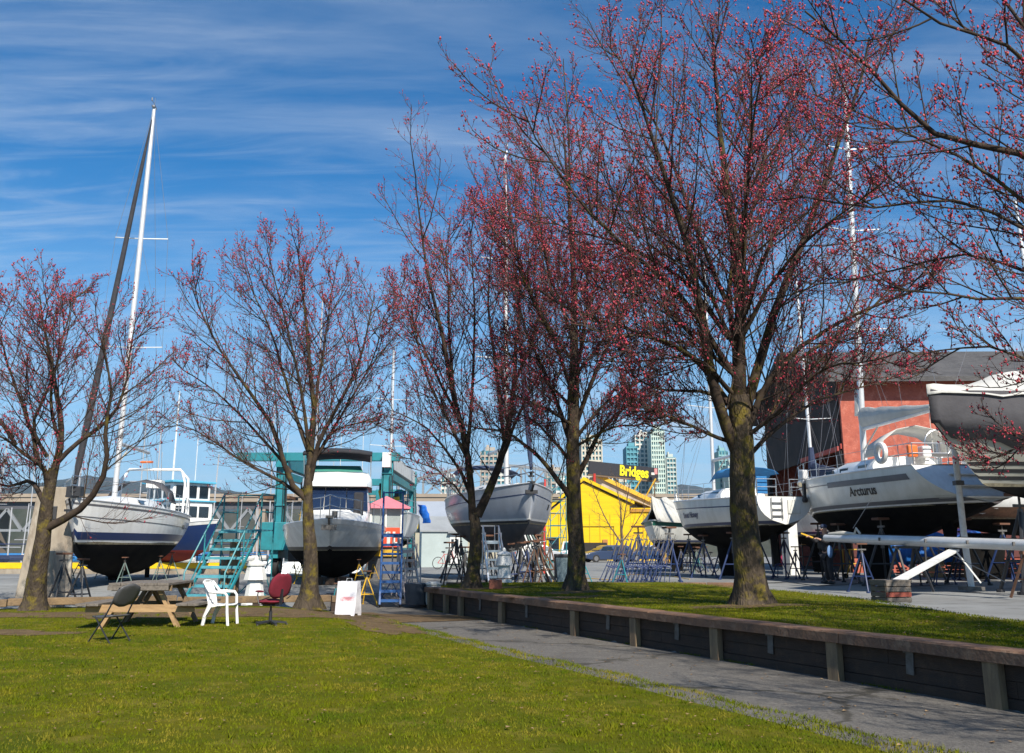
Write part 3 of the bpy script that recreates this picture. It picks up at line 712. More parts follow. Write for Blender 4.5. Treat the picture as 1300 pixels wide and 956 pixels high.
canvasn = mat('navy_canvas', (.02, .035, .08), .9, (.04, .05, .09), 4, .6, .4, 12); canvasb = mat('blue_canvas', (.02, .16, .38), .85, (.015, .10, .26), 4, .6, .4, 12)
canvasg = mat('grey_canvas', (.085, .082, .088), .92, (.055, .052, .058), 2, .8, .6, 7); canvasl = mat('pale_canvas', (.55, .54, .50), .9, (.42, .41, .38), 2.5, .7, .6, 7)
canvask = mat('black_canvas', (.018, .018, .022), .9, (.04, .04, .045), 3, .6, .4, 10); rubber = mat('black_rubber', (.02, .02, .02), .8); rope = mat('white_rope', (.6, .57, .5), .9)
teal = mat('teal_paint', (.015, .22, .26), .5, (.02, .13, .15), 3, .7, extra=second((.16, .08, .04), 4, .66, .8, .6))
bluep = mat('blue_paint', (.02, .10, .30), .5, (.015, .05, .16), 4, .8); dkblue = mat('dark_blue_paint', (.010, .030, .12), .5, (.015, .03, .08), 4, .8)
greenp = mat('grey_green_paint', (.13, .20, .18), .55, (.09, .12, .11), 4, .8); yellowp = mat('yellow_paint', (.70, .42, .01), .5, (.45, .25, .02), 4, .7)
redp = mat('red_paint', (.50, .03, .02), .5); blackp = mat('black_paint', (.025, .025, .028), .5); brownp = mat('rusty_brown_paint', (.16, .075, .04), .8, (.07, .035, .02), 5, .9)
orange = mat('orange_paint', (.75, .16, .03), .5); whitep = mat('white_paint', (.66, .66, .64), .5, (.42, .40, .35), 3, .7, lo=.48, hi=.72)
wood = mat('fresh_wood', (.42, .27, .13), .8, (.28, .17, .08), 3, .9, .4, 20, stretch=(1, 6, 6)); greyw = mat('grey_weathered_wood', (.20, .17, .14), .9, (.10, .085, .07), 3, .9, .6, 25, stretch=(5, .8, 5))
padm = mat('stand_pad', (.13, .06, .035), .9)

HULLS = []
scumm = mat('scum_stain', (.30, .26, .17), .8, (.14, .12, .08), 9, 1)
class Hull:
    def __init__(s, L, B, zw, fb, fs, dc, tr=.62, so=.9, vee=1.5, n=2.4, m=1.6, mid=.42, scoop=0.0, pw=2.2, flare=0.0):
        s.__dict__.update(L=L, B=B, zw=zw, fb=fb, fs=fs, dc=dc, tr=tr, so=so, n=n, m=m, mid=mid, scoop=scoop, pw=pw, flare=flare, vee=vee)
    def hb(s, q):
        u = q/s.mid if q < s.mid else (q-s.mid)/(1-s.mid)
        return s.B/2*((s.tr+(1-s.tr)*math.sin(math.pi/2*u)) if q < s.mid else max(0.0, 1-u**s.pw))
    def sz(s, q): return s.zw+s.fs+(s.fb-s.fs)*q**1.8
    def kz(s, q):
        c = s.so/2
        if q <= s.so: return s.zw-s.dc*(1-abs((q-c)/c)**2.2)
        return s.zw+(s.sz(1)-.02-s.zw)*((q-s.so)/(1-s.so))**1.0
    def pt(s, q, z, side, off=0.0):
        k, S = s.kz(q), s.sz(q); t = min(1, max(0, (z-k)/max(S-k, 1e-4)))
        y1 = 1-(1-t)**s.n; y1 = max(0, y1)**(1/s.m); bow = sstep(.5, 1.0, q); yb = t**(.75+s.flare)
        y = s.hb(q)*(y1*(1-bow)+yb*bow)
        x = -s.L/2+s.L*q-s.scoop*(1-t)*max(0, 1-q/.14)
        return Vector((x, side*(y+off*(1 if t > .02 else 0)), z))
    QS = [i/22*.84 for i in range(23)]+[.84+.16*i/14 for i in range(1, 15)]
    def band(s, z0, z1, rows=6, off=0.0, q0=0, q1=1, sides=(1, -1)):
        """hull skin between two height functions of q, both sides"""
        mb = MB(); QS = [q for q in s.QS if q0 <= q <= q1]
        for side in sides:
            R_ = []
            for q in QS:
                a = max(z0(q), s.kz(q)); b = min(max(z1(q), a), s.sz(q)); a = min(a, b)
                R_.append([s.pt(q, a+(b-a)*k/rows, side, off) for k in range(rows+1)])
            mb.grid(R_)
        return mb
    def transom(s, z0, z1, rows=6):
        mb = MB(); a = max(z0, s.kz(0)); b = min(z1, s.sz(0))
        if b <= a: return None
        mb.grid([[s.pt(0, a+(b-a)*k/rows, sd) + Vector((-.004, 0, 0)) for k in range(rows+1)] for sd in (1, -1)]); return mb
    def parts(s, root, top, bot, stripes, deck=deckm, transom=None):
        s.root = root; HULLS.append(s)
        s.band(lambda q: s.zw, s.sz, 8).build('hull', top, root, smooth=True)
        s.band(lambda q: s.kz(q), lambda q: s.zw, 8).build('bottom', bot, root, smooth=True)
        for (f0, f1, m_) in stripes: s.band(lambda q: s.zw+f0*(1 if f0 >= 0 else 1), lambda q: s.zw+f1, 2, .006).build('stripe', m_, root, smooth=True)
        if 'gel' in top.name: s.band(lambda q: s.zw-.035, lambda q: s.zw+.03+.008*math.sin(q*40)+.01*math.sin(q*17), 1, .004).build('scum_line', scumm, root, smooth=True)
        t = s.transom(s.zw, 99)
        if t: t.build('transom', transom or top, root)
        # deck with camber
        mb = MB(); mb.grid([[Vector((p.x, p.y*k/4, p.z+.06*(1-(k/4)**2)*s.hb(q)/s.B*2-.01)) for k in range(-4, 5) for p in [s.pt(q, s.sz(q), 1)]] for q in s.QS]); mb.build('deck', deck, root, smooth=True)
        mb = MB()
        for sd in (1, -1): mb.tube([s.pt(q, s.sz(q), sd)+Vector((0, 0, .015)) for q in s.QS], .028, 6)
        mb.build('toe_rail', alu, root, smooth=True)
def loft(mb, secs):                                      # sections: (x, halfwidth, z0, z1, topinset)
    R_ = []
    for x, w, z0, z1, ins in secs:
        R_.append([(x, -w, z0), (x, -w*.985, z0+(z1-z0)*.55), (x, -(w-ins), z1-.03), (x, -(w-ins)*.86, z1), (x, 0, z1+.035), (x, (w-ins)*.86, z1), (x, (w-ins), z1-.03), (x, w*.985, z0+(z1-z0)*.55), (x, w, z0)])
    mb.grid(R_); n = 9
    mb.add([p for p in R_[0]], [tuple(range(n))]); mb.add([p for p in R_[-1]], [tuple(range(n-1, -1, -1))]); return mb
def side_text(h, root, txt, q, z, side, size, m, shear=.3, off=.012, bold=.01, name='boat_name'):
    cu = bpy.data.curves.new('t', 'FONT'); cu.body = txt; cu.size = size; cu.shear = shear; cu.offset = bold; cu.extrude = .002; cu.align_x = 'CENTER'; cu.resolution_u = 4
    o = bpy.data.objects.new('t', cu); COL.objects.link(o); bpy.context.view_layer.update()
    me = bpy.data.meshes.new_from_object(o.evaluated_get(bpy.context.evaluated_depsgraph_get())); bpy.data.objects.remove(o)
    # wrap the letters round the hull
    x0 = -h.L/2+h.L*q
    for v in me.vertices:
        lx = v.co.x*(-side); qq = (x0+lx+h.L/2)/h.L; zz = z+v.co.y
        p = h.pt(qq, zz, side, off+v.co.z); v.co = p
    me.materials.clear(); me.materials.append(m); r = bpy.data.objects.new(name, me); COL.objects.link(r); r.parent = root; return r
def rails(h, root, q0=.04, q1=.97, ht=.62, n=7, m=inox):
    ln = MB()
    for sd in (1, -1):
        pts = []
        for k in range(n):
            q = q0+(q1-q0)*k/(n-1); p = h.pt(q, h.sz(q), sd); p.y *= .95; st = MB(); st.cyl(p, p+Vector((0, 0, ht)), .013, n=5); st.build('stanchion', m, root, smooth=True); pts.append(p)
        for f in (1, .52): ln.tube([p+Vector((0, 0, ht*f)) for p in pts], .0065, 4)
    ln.build('lifelines', wire, root)
    p = MB(); a = h.pt(.97, h.sz(.97), 1); b = h.pt(.86, h.sz(.86), 1); f = h.pt(1, h.sz(1), 1)
    for zf in (1.0, .55):
        p.tube([(b.x, b.y*.95, b.z+ht*zf), (a.x, a.y*.95, a.z+ht*zf), (f.x+.12, 0, f.z+ht*zf+.04), (a.x, -a.y*.95, a.z+ht*zf), (b.x, -b.y*.95, b.z+ht*zf)], .016, 6)
    p.cyl((f.x+.12, 0, f.z+ht), (f.x-.05, 0, f.z), .016); p.build('pulpit', m, root, smooth=True)
    a = h.pt(.0, h.sz(0), 1); b = h.pt(.12, h.sz(.12), 1)
    for sy in (1, -1):
        p = MB()
        for zf in (1.0, .55): p.tube([(b.x, sy*b.y*.95, b.z+ht*zf), (a.x+.05, sy*a.y*.95, a.z+ht*zf), (a.x+.05, sy*a.y*.25, a.z+ht*zf)], .016, 6)
        for q in (.25, .95): p.cyl((a.x+.05, sy*a.y*q, a.z), (a.x+.05, sy*a.y*q, a.z+ht), .016)
        p.build('pushpit', m, root, smooth=True)
def rig(h, root, xm, ztop, zbase, rake=.25, furl=None, boomL=3.6, sail=None, spreads=(.36, .66), r=.085, furl_r=.055, boomz=1.35, backstay=True):
    s = MB(); top = Vector((xm-rake, 0, ztop)); bs = Vector((xm, 0, zbase)); s.tube([bs, bs.lerp(top, .5), bs.lerp(top, .85), top], [r, r, r*.95, r*.7], 10); mo = s.build('mast', alu, root, smooth=True)
    s = MB(); s.cyl(top+Vector((0, 0, 0)), top+Vector((-.05, 0, .45)), .008, n=4); s.bar(top+Vector((-.2, 0, .16)), top+Vector((.35, 0, .16)), .015); s.cyl(top+Vector((.35, 0, .14)), top+Vector((.35, 0, .26)), .03); s.box(top+Vector((0, 0, .03)), (.3, .12, .07)); s.build('masthead', wire, mo)
    s = MB(); sp = []
    for f in spreads:
        c = bs.lerp(top, f); w = 1.15*(1.15-f*.5)
        for sd in (1, -1): s = MB(); s.bar(c, c+Vector((-.12, sd*w, .06)), .06, .03); s.build('spreader', alu, mo); sp.append(c+Vector((-.12, sd*w, .06)))
    s = MB(); W_ = h.hb(.5)*.93; cz = h.sz(.5)
    for sd in (1, -1):
        tips = [p for p in sp if p.y*sd > 0]; s.tube([(xm-.1, sd*W_, cz)]+tips+[top], .007, 4)
        s.tube([(xm-.35, sd*W_*.95, cz), bs.lerp(top, spreads[0]+.01)], .006, 4); s.tube([(xm+.3, sd*W_*.95, cz), bs.lerp(top, spreads[0]+.01)], .006, 4)
        if len(tips) > 1: s.tube([tips[0], bs.lerp(top, spreads[1])], .006, 4)
    bow = h.pt(1, h.sz(1), 1); bow.y = 0
    if backstay: s.tube([(-h.L/2+.05, 0, h.sz(0)), top], .007, 4)
    s.tube([bow+Vector((-.12, 0, 0)), top], .007, 4); s.build('standing_rigging', wire, mo)
    if furl:
        s = MB(); a = bow+Vector((-.12, 0, .45)); b = a.lerp(top, .96)
        s.tube([a, a.lerp(b, .04), a.lerp(b, .15), a.lerp(b, .5), a.lerp(b, .85), b], [.05, furl_r*1.2, furl_r*1.35, furl_r*1.15, furl_r*.85, .02], 8); s.build('furled_jib', furl, root, smooth=True)
        s = MB(); s.lathe([(.05, 0), (.11, .01), (.11, .05), (.05, .07), (.05, .12), (.11, .14), (.11, .17), (.04, .18)], 12, (bow.x-.12, 0, bow.z+.2)); s.build('furler_drum', blackp, root, smooth=True)
    gz_ = zbase+boomz if boomL else 0
    if boomL:
        s = MB(); s.tube([(xm-.1, 0, gz_), (xm-boomL, 0, gz_+.05)], .07, 8); bo = s.build('boom', alu, root, smooth=True)
        if sail:
            s = MB(); k = 9; R_ = []
            for i in range(k+1):
                q = i/k; x = xm-.12-(boomL-.25)*q; hh = (.55*(1-q)+.20)*(1+.05*math.sin(i*2.3)); ww = .16*(1-.45*q); R_.append([(x, ww*math.cos(a), gz_+.02+hh/2+hh/2*math.sin(a)) for a in [2*math.pi*j/10 for j in range(11)]])
            s.grid(R_); s.add(R_[0][:10], [tuple(range(10))]); s.add(R_[-1][:10], [tuple(range(10))])
            s.tube([(xm+.02, 0, gz_+1.5), (xm+.02, 0, gz_+.5)], [.12, .2], 8); s.build('sail_cover', sail, bo, smooth=True)
        s = MB(); s.tube([(xm-.05, 0, gz_-.75), (xm-1.2, 0, gz_)], .03, 6); s.build('vang', rope, bo); s = MB(); s.tube([(xm-boomL+.3, 0, gz_), (-h.L/2+1.4, 0, h.sz(.1)+.25)], .012, 4); s.build('mainsheet', rope, bo)
    return mo
def keel(h, root, L, bot, xk=0.0, gz_=0.0, rud=True, w=.16, top_=None):
    s = MB(); zt = h.kz(.5)+.1; zb = gz_+.06; R_ = []
    for z, a, b in ((zt, xk+L*.62, xk-L*.5), (zb+.12, xk+L*.40, xk-L*.5), (zb, xk+L*.36, xk-L*.48)):
        ring = []
        for k in range(12):
            t = 2*math.pi*k/12; cx = (a+b)/2+(a-b)/2*math.cos(t); ring.append((cx, w*(.5+.25*math.cos(t))*math.sin(t)*(1.25 if z < zt-.01 and zb < z else 1), z))
        R_.append(ring+[ring[0]])
    s.grid(R_); s.add(R_[-1][:12], [tuple(range(12))]); s.build('keel', bot, root, smooth=True)
    if rud:
        s = MB(); x0 = -h.L*.40; s.prism([(x0+.25, h.kz(.1)+.05), (x0-.30, h.kz(.05)+.05), (x0-.36, h.kz(.1)-1.0), (x0+.02, h.kz(.1)-1.05)], -.035, .035); s.build('rudder', bot, root, bevel=.01)
def setboat(name, bow, stern, label, group=None):
    """empty at the middle of the boat; bow and stern are plan positions"""
    c = ((bow[0]+stern[0])/2, (bow[1]+stern[1])/2); a = math.atan2(bow[1]-stern[1], bow[0]-stern[0]); L_ = math.dist(bow, stern)
    z = gz(*c) if c[1] < 44 else .5
    return empty(name, (c[0], c[1], z), a, label, 'boat', group or 'boats hauled out in the yard'), L_, z
def ports(h, root, lst, side, m=tint, z=None, dz=.16):
    for q0, q1, z0, z1 in lst:
        for sd in side:
            mb = MB(); mb.grid([[h.pt(q, a, sd, .01) for a in (z0, z1)] for q in (q0, (q0+q1)/2, q1)]); mb.build('porthole_window', m, root)

# --- blue-striped sloop (far left)
ro, L_, g_ = setboat('sailing_yacht', (-13.45, 28.6), (-14.55, 38.6), 'white sloop with a navy waterline stripe, black bottom and white stern arch')
h = Hull(L_, 3.5, 1.78-g_, 1.33, 1.10, 1.15, tr=.75, so=.93, pw=2.0)
h.parts(ro, white, antif, [(.10, .34, navy)]); h.band(lambda q: h.sz(q)-.16, lambda q: h.sz(q)-.10, 1, .008).build('rub_rail', greyst, ro)
h.band(lambda q: h.sz(q)-.52, lambda q: h.sz(q)-.49, 1, .006).build('pin_stripe', greyst, ro); ports(h, ro, [(.22, .28, h.sz(.2)-.56, h.sz(.2)-.40)], (1, -1))
mb = MB(); loft(mb, [(-2.2, 1.0, h.sz(.3)-.05, h.sz(.3)+.42, .16), (-.5, 1.05, h.sz(.4)-.05, h.sz(.4)+.46, .18), (1.3, .85, h.sz(.6)-.05, h.sz(.6)+.38, .2), (3.0, .4, h.sz(.8)-.05, h.sz(.8)+.12, .15)]); cb_ = mb.build('cabin', white, ro, smooth=True)
for sd in (1, -1): mb = MB(); mb.add([(-1.8, sd*.985, h.sz(.3)+.18), (.9, sd*.92, h.sz(.5)+.20), (1.1, sd*.84, h.sz(.5)+.33), (-1.8, sd*.93, h.sz(.3)+.36)], [(0, 1, 2, 3)]); mb.build('cabin_window', tint, cb_, solid=.01)
rig(h, ro, .9, 17.9, h.sz(.5)+.4, rake=.45, furl=canvask, boomL=3.8, furl_r=.085, r=.095, boomz=1.9, spreads=(.36, .64)); rails(h, ro, ht=.66); keel(h, ro, 1.7, antif)
mb = MB(); za = h.sz(.1)
for x in (-4.3,): mb.tube([(x, 1.35, za), (x+.15, 1.30, za+1.5), (x+.25, 1.0, za+1.85), (x+.25, -1.0, za+1.85), (x+.15, -1.30, za+1.5), (x, -1.35, za)], .055, 8)
mb.tube([(-3.6, 1.3, za), (-3.9, 1.25, za+1.3), (-4.1, 1.05, za+1.8)], .045, 8); mb.tube([(-3.6, -1.3, za), (-3.9, -1.25, za+1.3), (-4.1, -1.05, za+1.8)], .045, 8); mb.build('stern_arch', white, ro, smooth=True)
mb = MB(); R_ = []
for i in range(7):
    a = math.pi*i/6; R_.append([(-1.9-.5*0, 1.15*math.cos(a), h.sz(.3)+.45+.75*math.sin(a)), (-2.9, 1.2*math.cos(a), h.sz(.25)+.40+.95*math.sin(a))])
mb.grid(R_); mb.build('spray_hood', canvasg, ro, smooth=True, solid=.02)
mb = MB(); mb.box((-3.9, .1, za+1.25), (.5, .6, .32)); mb.tube([(-4.2, -.2, za), (-4.2, -.2, za+1.1)], .03); mb.build('radar_box', white, ro, bevel=.03)
mb = MB(); mb.tube([(-4.1, -.6, za+2.15), (-4.0, -.1, za+2.15)], .05); mb.torus((-4.5, -1.1, za+.35), .3, .07, 'x'); mb.build('life_ring', orange, ro, smooth=True)
mb = MB(); mb.box((5.0, 0, h.sz(1)+.05), (.7, .18, .06)); mb.bar((5.25, 0, h.sz(1)-.02), (4.9, 0, h.sz(1)-.42), .05); mb.bar((4.98, -.2, h.sz(1)-.36), (4.98, .2, h.sz(1)-.36), .07); mb.box((4.8, 0, h.sz(1)+.22), (.35, .42, .3)); mb.build('anchor', blackp, ro)

# --- white sloop in the middle, bow towards us, hull colour greyed for its shade
ro, L_, g_ = setboat('sailing_yacht', (.66, 30.4), (-1.35, 38.4), 'shade-greyed white sloop with a knifelike bow facing the path and a slate bottom')
h = Hull(L_, 3.75, 2.45-g_, 1.25, .95, 1.0, tr=.72, so=.95, pw=1.9)
h.parts(ro, shadehull, antifb, [(0, .07, blackst), (.07, .14, white)]); h.band(lambda q: h.sz(q)-.34, lambda q: h.sz(q)-.31, 1, .006).build('pin_stripe', navy, ro)
mb = MB(); loft(mb, [(-2.0, 1.1, h.sz(.3)-.05, h.sz(.3)+.42, .16), (0, 1.05, h.sz(.5)-.05, h.sz(.5)+.40, .2), (2.2, .55, h.sz(.8)-.05, h.sz(.8)+.18, .2)]); cb_ = mb.build('cabin', white, ro, smooth=True)
for sd in (1, -1): mb = MB(); mb.add([(-1.7, sd*1.085, h.sz(.3)+.14), (.6, sd*.97, h.sz(.5)+.16), (.8, sd*.88, h.sz(.5)+.28), (-1.7, sd*1.02, h.sz(.3)+.33)], [(0, 1, 2, 3)]); mb.build('cabin_window', tint, cb_, solid=.01); ports(h, ro, [(.70, .725, h.sz(.7)-.62, h.sz(.7)-.44)], (1, -1), blackst)
rig(h, ro, .6, 16.4, h.sz(.5)+.38, rake=.3, furl=canvasn, boomL=3.0, sail=None, furl_r=.07, r=.09); rails(h, ro); keel(h, ro, 1.5, antifb)
mb = MB(); R_ = []
for i in range(7):
    a = math.pi*i/6; R_.append([(x, 1.3*math.cos(a), h.sz(.2)+e+.35*math.sin(a)) for x, e in ((-2.2, .95), (-3.0, 1.1), (-3.8, 1.0))])
mb.grid(R_); mb.build('bimini', canvasn, ro, smooth=True, solid=.02)
mb = MB()
for x in (-2.1, -3.0, -3.8):
    for sd in (1, -1): mb = MB(); mb.cyl((-2.9+(x+2.9)*.3, sd*1.35, h.sz(.1)), (x, sd*1.3, h.sz(.2)+1.0), .014, n=5); mb.build('bimini_strut', inox, ro)
mb = MB(); x = h.L/2; mb.bar((x+.15, 0, h.sz(1)+.02), (x-.4, 0, h.sz(1)+.06), .12, .06); mb.bar((x+.18, 0, h.sz(1)-.04), (x-.15, 0, h.sz(1)-.32), .06); mb.box((x-.1, 0, h.sz(1)-.28), (.1, .4, .12)); mb.build('anchor', blackp, ro)

# --- cream sloop with script name, transom to us
ro, L_, g_ = setboat('sailing_yacht', (7.5, 42.6), (9.75, 33.5), 'white-transomed sloop with script lettering, stern ladder and grey outboard motor')
h = Hull(L_, 3.3, 2.45-g_, 1.18, .98, .8, tr=.66, so=.92, pw=2.1)
h.parts(ro, cream, antif, [(.03, .13, navy)], transom=white); h.band(lambda q: h.sz(q)-.32, lambda q: h.sz(q)-.28, 1, .006).build('pin_stripe', navy, ro)
side_text(h, ro, 'Sweet Honey', .50, h.sz(.5)-.66, 1, .30, navy, .45)
mb = MB(); loft(mb, [(-1.6, .95, h.sz(.3)-.05, h.sz(.3)+.45, .16), (.2, .92, h.sz(.5)-.05, h.sz(.5)+.42, .2), (2.3, .5, h.sz(.8)-.05, h.sz(.8)+.2, .2)]); cb_ = mb.build('cabin', white, ro, smooth=True)
for sd in (1, -1): mb = MB(); mb.add([(-1.3, sd*.935, h.sz(.3)+.14), (.6, sd*.87, h.sz(.5)+.16), (.8, sd*.79, h.sz(.5)+.30), (-1.3, sd*.88, h.sz(.3)+.35)], [(0, 1, 2, 3)]); mb.build('cabin_window', tint, cb_, solid=.01)
rig(h, ro, .9, 13.3, h.sz(.5)+.38, rake=.1, boomL=2.8, sail=None, r=.075, furl=None); rails(h, ro); keel(h, ro, 1.4, antif)
mb = MB(); R_ = []
for i in range(7):
    a = math.pi*i/6; R_.append([(x, 1.2*math.cos(a), h.sz(.2)+e+.25*math.sin(a)) for x, e in ((-1.2, .7), (-1.7, 1.0), (-2.3, 1.0))])
mb.grid(R_); mb.build('bimini', canvasb, ro, smooth=True, solid=.02)
mb = MB(); zt = h.sz(0); xs0 = -h.L/2-.02
for z in (.78, .55, .32): mb.box((xs0-.03, .35, zt-1.0+z), (.05, .42, .04))
for y_ in (.14, .56): mb.box((xs0-.04, y_, zt-.42), (.03, .03, .78))
mb.build('stern_ladder', inox, ro); mb = MB(); mb.box((xs0-.01, -.35, zt-.35), (.03, .5, .5)); mb.build('transom_hatch', cream, ro, bevel=.01)
mb = MB(); mb.box((xs0-.1, -.75, zt+.78), (.30, .22, .34)); mb.box((xs0-.1, -.75, zt+.55), (.22, .18, .16)); ob = mb.build('outboard_motor', mat('pale_grey_plastic', (.50, .50, .50), .4), ro, bevel=.05)
mb = MB(); mb.box((xs0-.08, -.75, zt+.2), (.12, .10, .6)); mb.cyl((xs0-.1, -.68, zt-.12), (xs0-.1, -.82, zt-.12), .09); mb.build('outboard_leg', blackp, ob, bevel=.01)
mb = MB(); mb.box((xs0+.25, .75, zt+.42), (.08, .42, .62)); mb.build('dodger_cloth', canvasb, ro, bevel=.02)

# --- large cream sloop named on the quarter
ro, L_, g_ = setboat('sailing_yacht', (11.75, 37.9), (13.05, 26.9), 'big cream sloop lettered on its quarter, with grey stripe and horseshoe buoy')
h = Hull(L_, 3.9, 2.86-g_, 1.22, 1.10, 1.1, tr=.80, so=.93, pw=2.0, scoop=1.15)
h.parts(ro, cream, antif, [(.0, .045, white), (.045, .16, greyst), (.16, .19, cream)], transom=white)
[h.band(lambda q: h.sz(q)-.40, lambda q: h.sz(q)-.22, 2, .006, 0.02, .42, (sd,)).build('grey_band', greyst, ro) for sd in (1, -1)]; h.band(lambda q: h.sz(q)-.31, lambda q: h.sz(q)-.27, 2, .006, .40, .97).build('pin_stripe', greyst, ro)
side_text(h, ro, 'Arcturus', .235, h.sz(.2)-.72, 1, .40, blackst, .12, bold=.010)
mb = MB(); loft(mb, [(-2.6, 1.2, h.sz(.3)-.05, h.sz(.3)+.50, .2), (-.4, 1.2, h.sz(.5)-.05, h.sz(.5)+.50, .25), (1.8, .85, h.sz(.7)-.05, h.sz(.7)+.34, .25), (3.8, .4, h.sz(.85)-.05, h.sz(.85)+.10, .15)]); cb_ = mb.build('cabin', white, ro, smooth=True)
mb = MB()
for sd in (1, -1):
    for x in (-1.9, -.6, .6): mb = MB(); mb.box((x, sd*(1.17-.06*(x > 0)), h.sz(.4)+.22), (.62, .03, .15)); mb.build('cabin_window', tint, cb_, bevel=.01)
rig(h, ro, .2, 18.1, h.sz(.5)+.48, rake=.85, boomL=4.6, sail=canvasl, r=.11, furl=None, boomz=1.25, spreads=(.34, .60, .82)); rails(h, ro, .06, ht=.64); keel(h, ro, 1.9, antif, w=.24)
mb = MB(); q0 = h.pt(.10, h.sz(.10), 1); mb.torus((q0.x+.3, q0.y*1.0, q0.z+.48), .26, .085, 'y'); mb.build('horseshoe_buoy', whitep, ro, smooth=True)
mb = MB(); R_ = []
for i in range(7):
    a = math.pi*i/6; R_.append([(-2.2, 1.25*math.cos(a), h.sz(.3)+.5+.8*math.sin(a)), (-3.3, 1.3*math.cos(a), h.sz(.2)+.5+.95*math.sin(a))])
mb.grid(R_); mb.build('spray_hood', canvasl, ro, smooth=True, solid=.02)
mb = MB(); z0 = h.sz(.05)
mb.box((-4.95, 0, z0+.35), (.12, 1.7, .10)); mb.torus((-4.4, 0, z0+.75), .42, .02, 'x'); mb.cyl((-4.4, 0, z0), (-4.4, 0, z0+.8), .06); mb.build('steering_wheel', inox, ro, smooth=True)
mb = MB()
for y_ in (.9, -.9): mb = MB(); mb.box((-5.0, y_, z0+.42), (.62, .28, .34)); mb.box((-4.72, y_, z0+.22), (.5, .5, .3)); mb.build('cockpit_seat', white, ro, bevel=.05)
mb = MB()
for k, (dx, dz) in enumerate(((-.18, -.28), (-.55, -.62), (-.9, -.95))): mb.box((-h.L/2+dx, 0, z0+dz), (.42, 1.3, .05))
mb.build('stern_steps', white, ro, bevel=.02)
mb = MB(); mb.box((-5.1, 1.25, z0+.45), (.14, .3, .35)); mb.build('orange_float', orange, ro, bevel=.04)

# --- tarp-covered boat at the frame edge
ro, L_, g_ = setboat('covered_motorboat', (10.35, 22.6), (20.0, 26.6), 'large motorboat shrouded in dark grey canvas with three black hull stripes')
g_ = .5; ro.location.z = .5
h = Hull(L_, 3.7, 3.15-g_, 1.55, 1.35, .55, tr=.9, so=.86, pw=2.4, flare=.5, n=1.6, m=1.2)
h.parts(ro, gel('khaki_gelcoat', (.34, .33, .28), (.25, .24, .2)), antif, [])
for k in range(3): h.band(lambda q, k=k: h.zw+.12+.17*k+.35*q*0, lambda q, k=k: h.zw+.21+.17*k, 1, .007, .1, .93).build('hull_stripe', blackst, ro)
mb = MB(); R_ = []
for i, q in enumerate([.02+.97*k/30 for k in range(31)]):
    p = h.pt(q, h.sz(q), 1); lo_ = h.pt(q, max(h.sz(q)-.55-.12*math.sin(i*1.1), h.kz(q)+.05), 1); hgt = .75+.95*sstep(1.0, .55, q)*1.0-.12*abs(math.sin(i*.9))
    w = max(p.y+.05, .12); row = []
    for sd in (1, -1):
        seg = [(lo_.x, sd*(lo_.y+.05+.02*math.sin(i*2)), lo_.z), (p.x, sd*(p.y+.07), p.z+.02), (p.x, sd*(w*1.0), p.z+.40+.04*math.sin(i*1.3)), (p.x, sd*w*.97, p.z+.72)]
        row = row+seg if sd == 1 else row+[(p.x, 0, p.z+.78)]+seg[::-1]
    R_.append(row)
tip = Vector((h.L/2+.05, 0, 0)); R_.append([(h.L/2+.06, 0, p_[2]) for p_ in R_[-1]]); mb.grid(R_); mb.build('canvas_cover', canvasg, ro, smooth=True, solid=.015)
mb = MB(); R_ = []
for i, q in enumerate([.0+.985*k/26 for k in range(27)]):
    p = h.pt(q, h.sz(q), 1); z_ = p.z+.62; w = p.y+.12
    R_.append([(p.x, y_*w, z_+(.25+.95*sstep(1.0, .55, q))*(1-abs(y_)**1.25)+.04*math.sin(i*1.3)+.03*math.sin(i*3+y_*4)) for y_ in (-1, -.75, -.4, 0, .4, .75, 1)])
R_.append([(h.L/2+.10, 0, p_[2]-.04) for p_ in R_[-1]]); mb.grid(R_); mb.build('pale_top_cover', canvasl, ro, smooth=True, solid=.015)
# --- white hull behind it
ro, L_, g_ = setboat('sailing_yacht', (24.5, 35.5), (14.6, 33.2), 'white yacht with brown boot band and open stern, behind the covered motorboat')
ro.location.z = .5; g_ = .5
h = Hull(L_, 3.6, 2.65-g_, 1.30, 1.25, .6, tr=.8, so=.92, scoop=.6)
h.parts(ro, white, antif, [(-.0, .36, brownp)]); keel(h, ro, 1.7, antif, xk=-2.9, w=.5); rails(h, ro)
mb = MB(); loft(mb, [(-2.6, 1.1, h.sz(.3)-.05, h.sz(.3)+.50, .2), (0, 1.1, h.sz(.5)-.05, h.sz(.5)+.50, .25), (2.6, .5, h.sz(.8)-.05, h.sz(.8)+.2, .2)]); mb.build('cabin', white, ro, smooth=True)
rig(h, ro, .6, 14.5, h.sz(.5)+.4, boomL=3.6, sail=canvasn)
# --- yacht whose mast rises between
ro, L_, g_ = setboat('sailing_yacht', (13.6, 47.5), (14.6, 40.0), 'small grey-decked sloop half hidden behind the two cream sloops')
ro.location.z = .5; h = Hull(L_, 2.9, 2.2-.5, 1.0, .9, .55); h.parts(ro, white, antif, [(.04, .14, navy)]); keel(h, ro, 1.2, antif)
rig(h, ro, -.1, 14.6, h.sz(.5)+.3, rake=-.35, boomL=3.0, sail=canvasn, r=.08); rails(h, ro)
ro, L_, g_ = setboat('inflatable_dinghy', (13.0, 41.9), (11.4, 41.2), 'small grey inflatable dinghy lashed on a deck behind the cream sloop', 'none'); del ro['group']
ro.location.z = .5+3.1
mb = MB(); mb.tube([(-1.2, .5, 0), (.4, .55, 0), (1.0, .35, .05), (1.25, 0, .1), (1.0, -.35, .05), (.4, -.55, 0), (-1.2, -.5, 0)], .2, 10); mb.build('tube', mat('grey_hypalon', (.30, .31, .33), .6), ro, smooth=True)
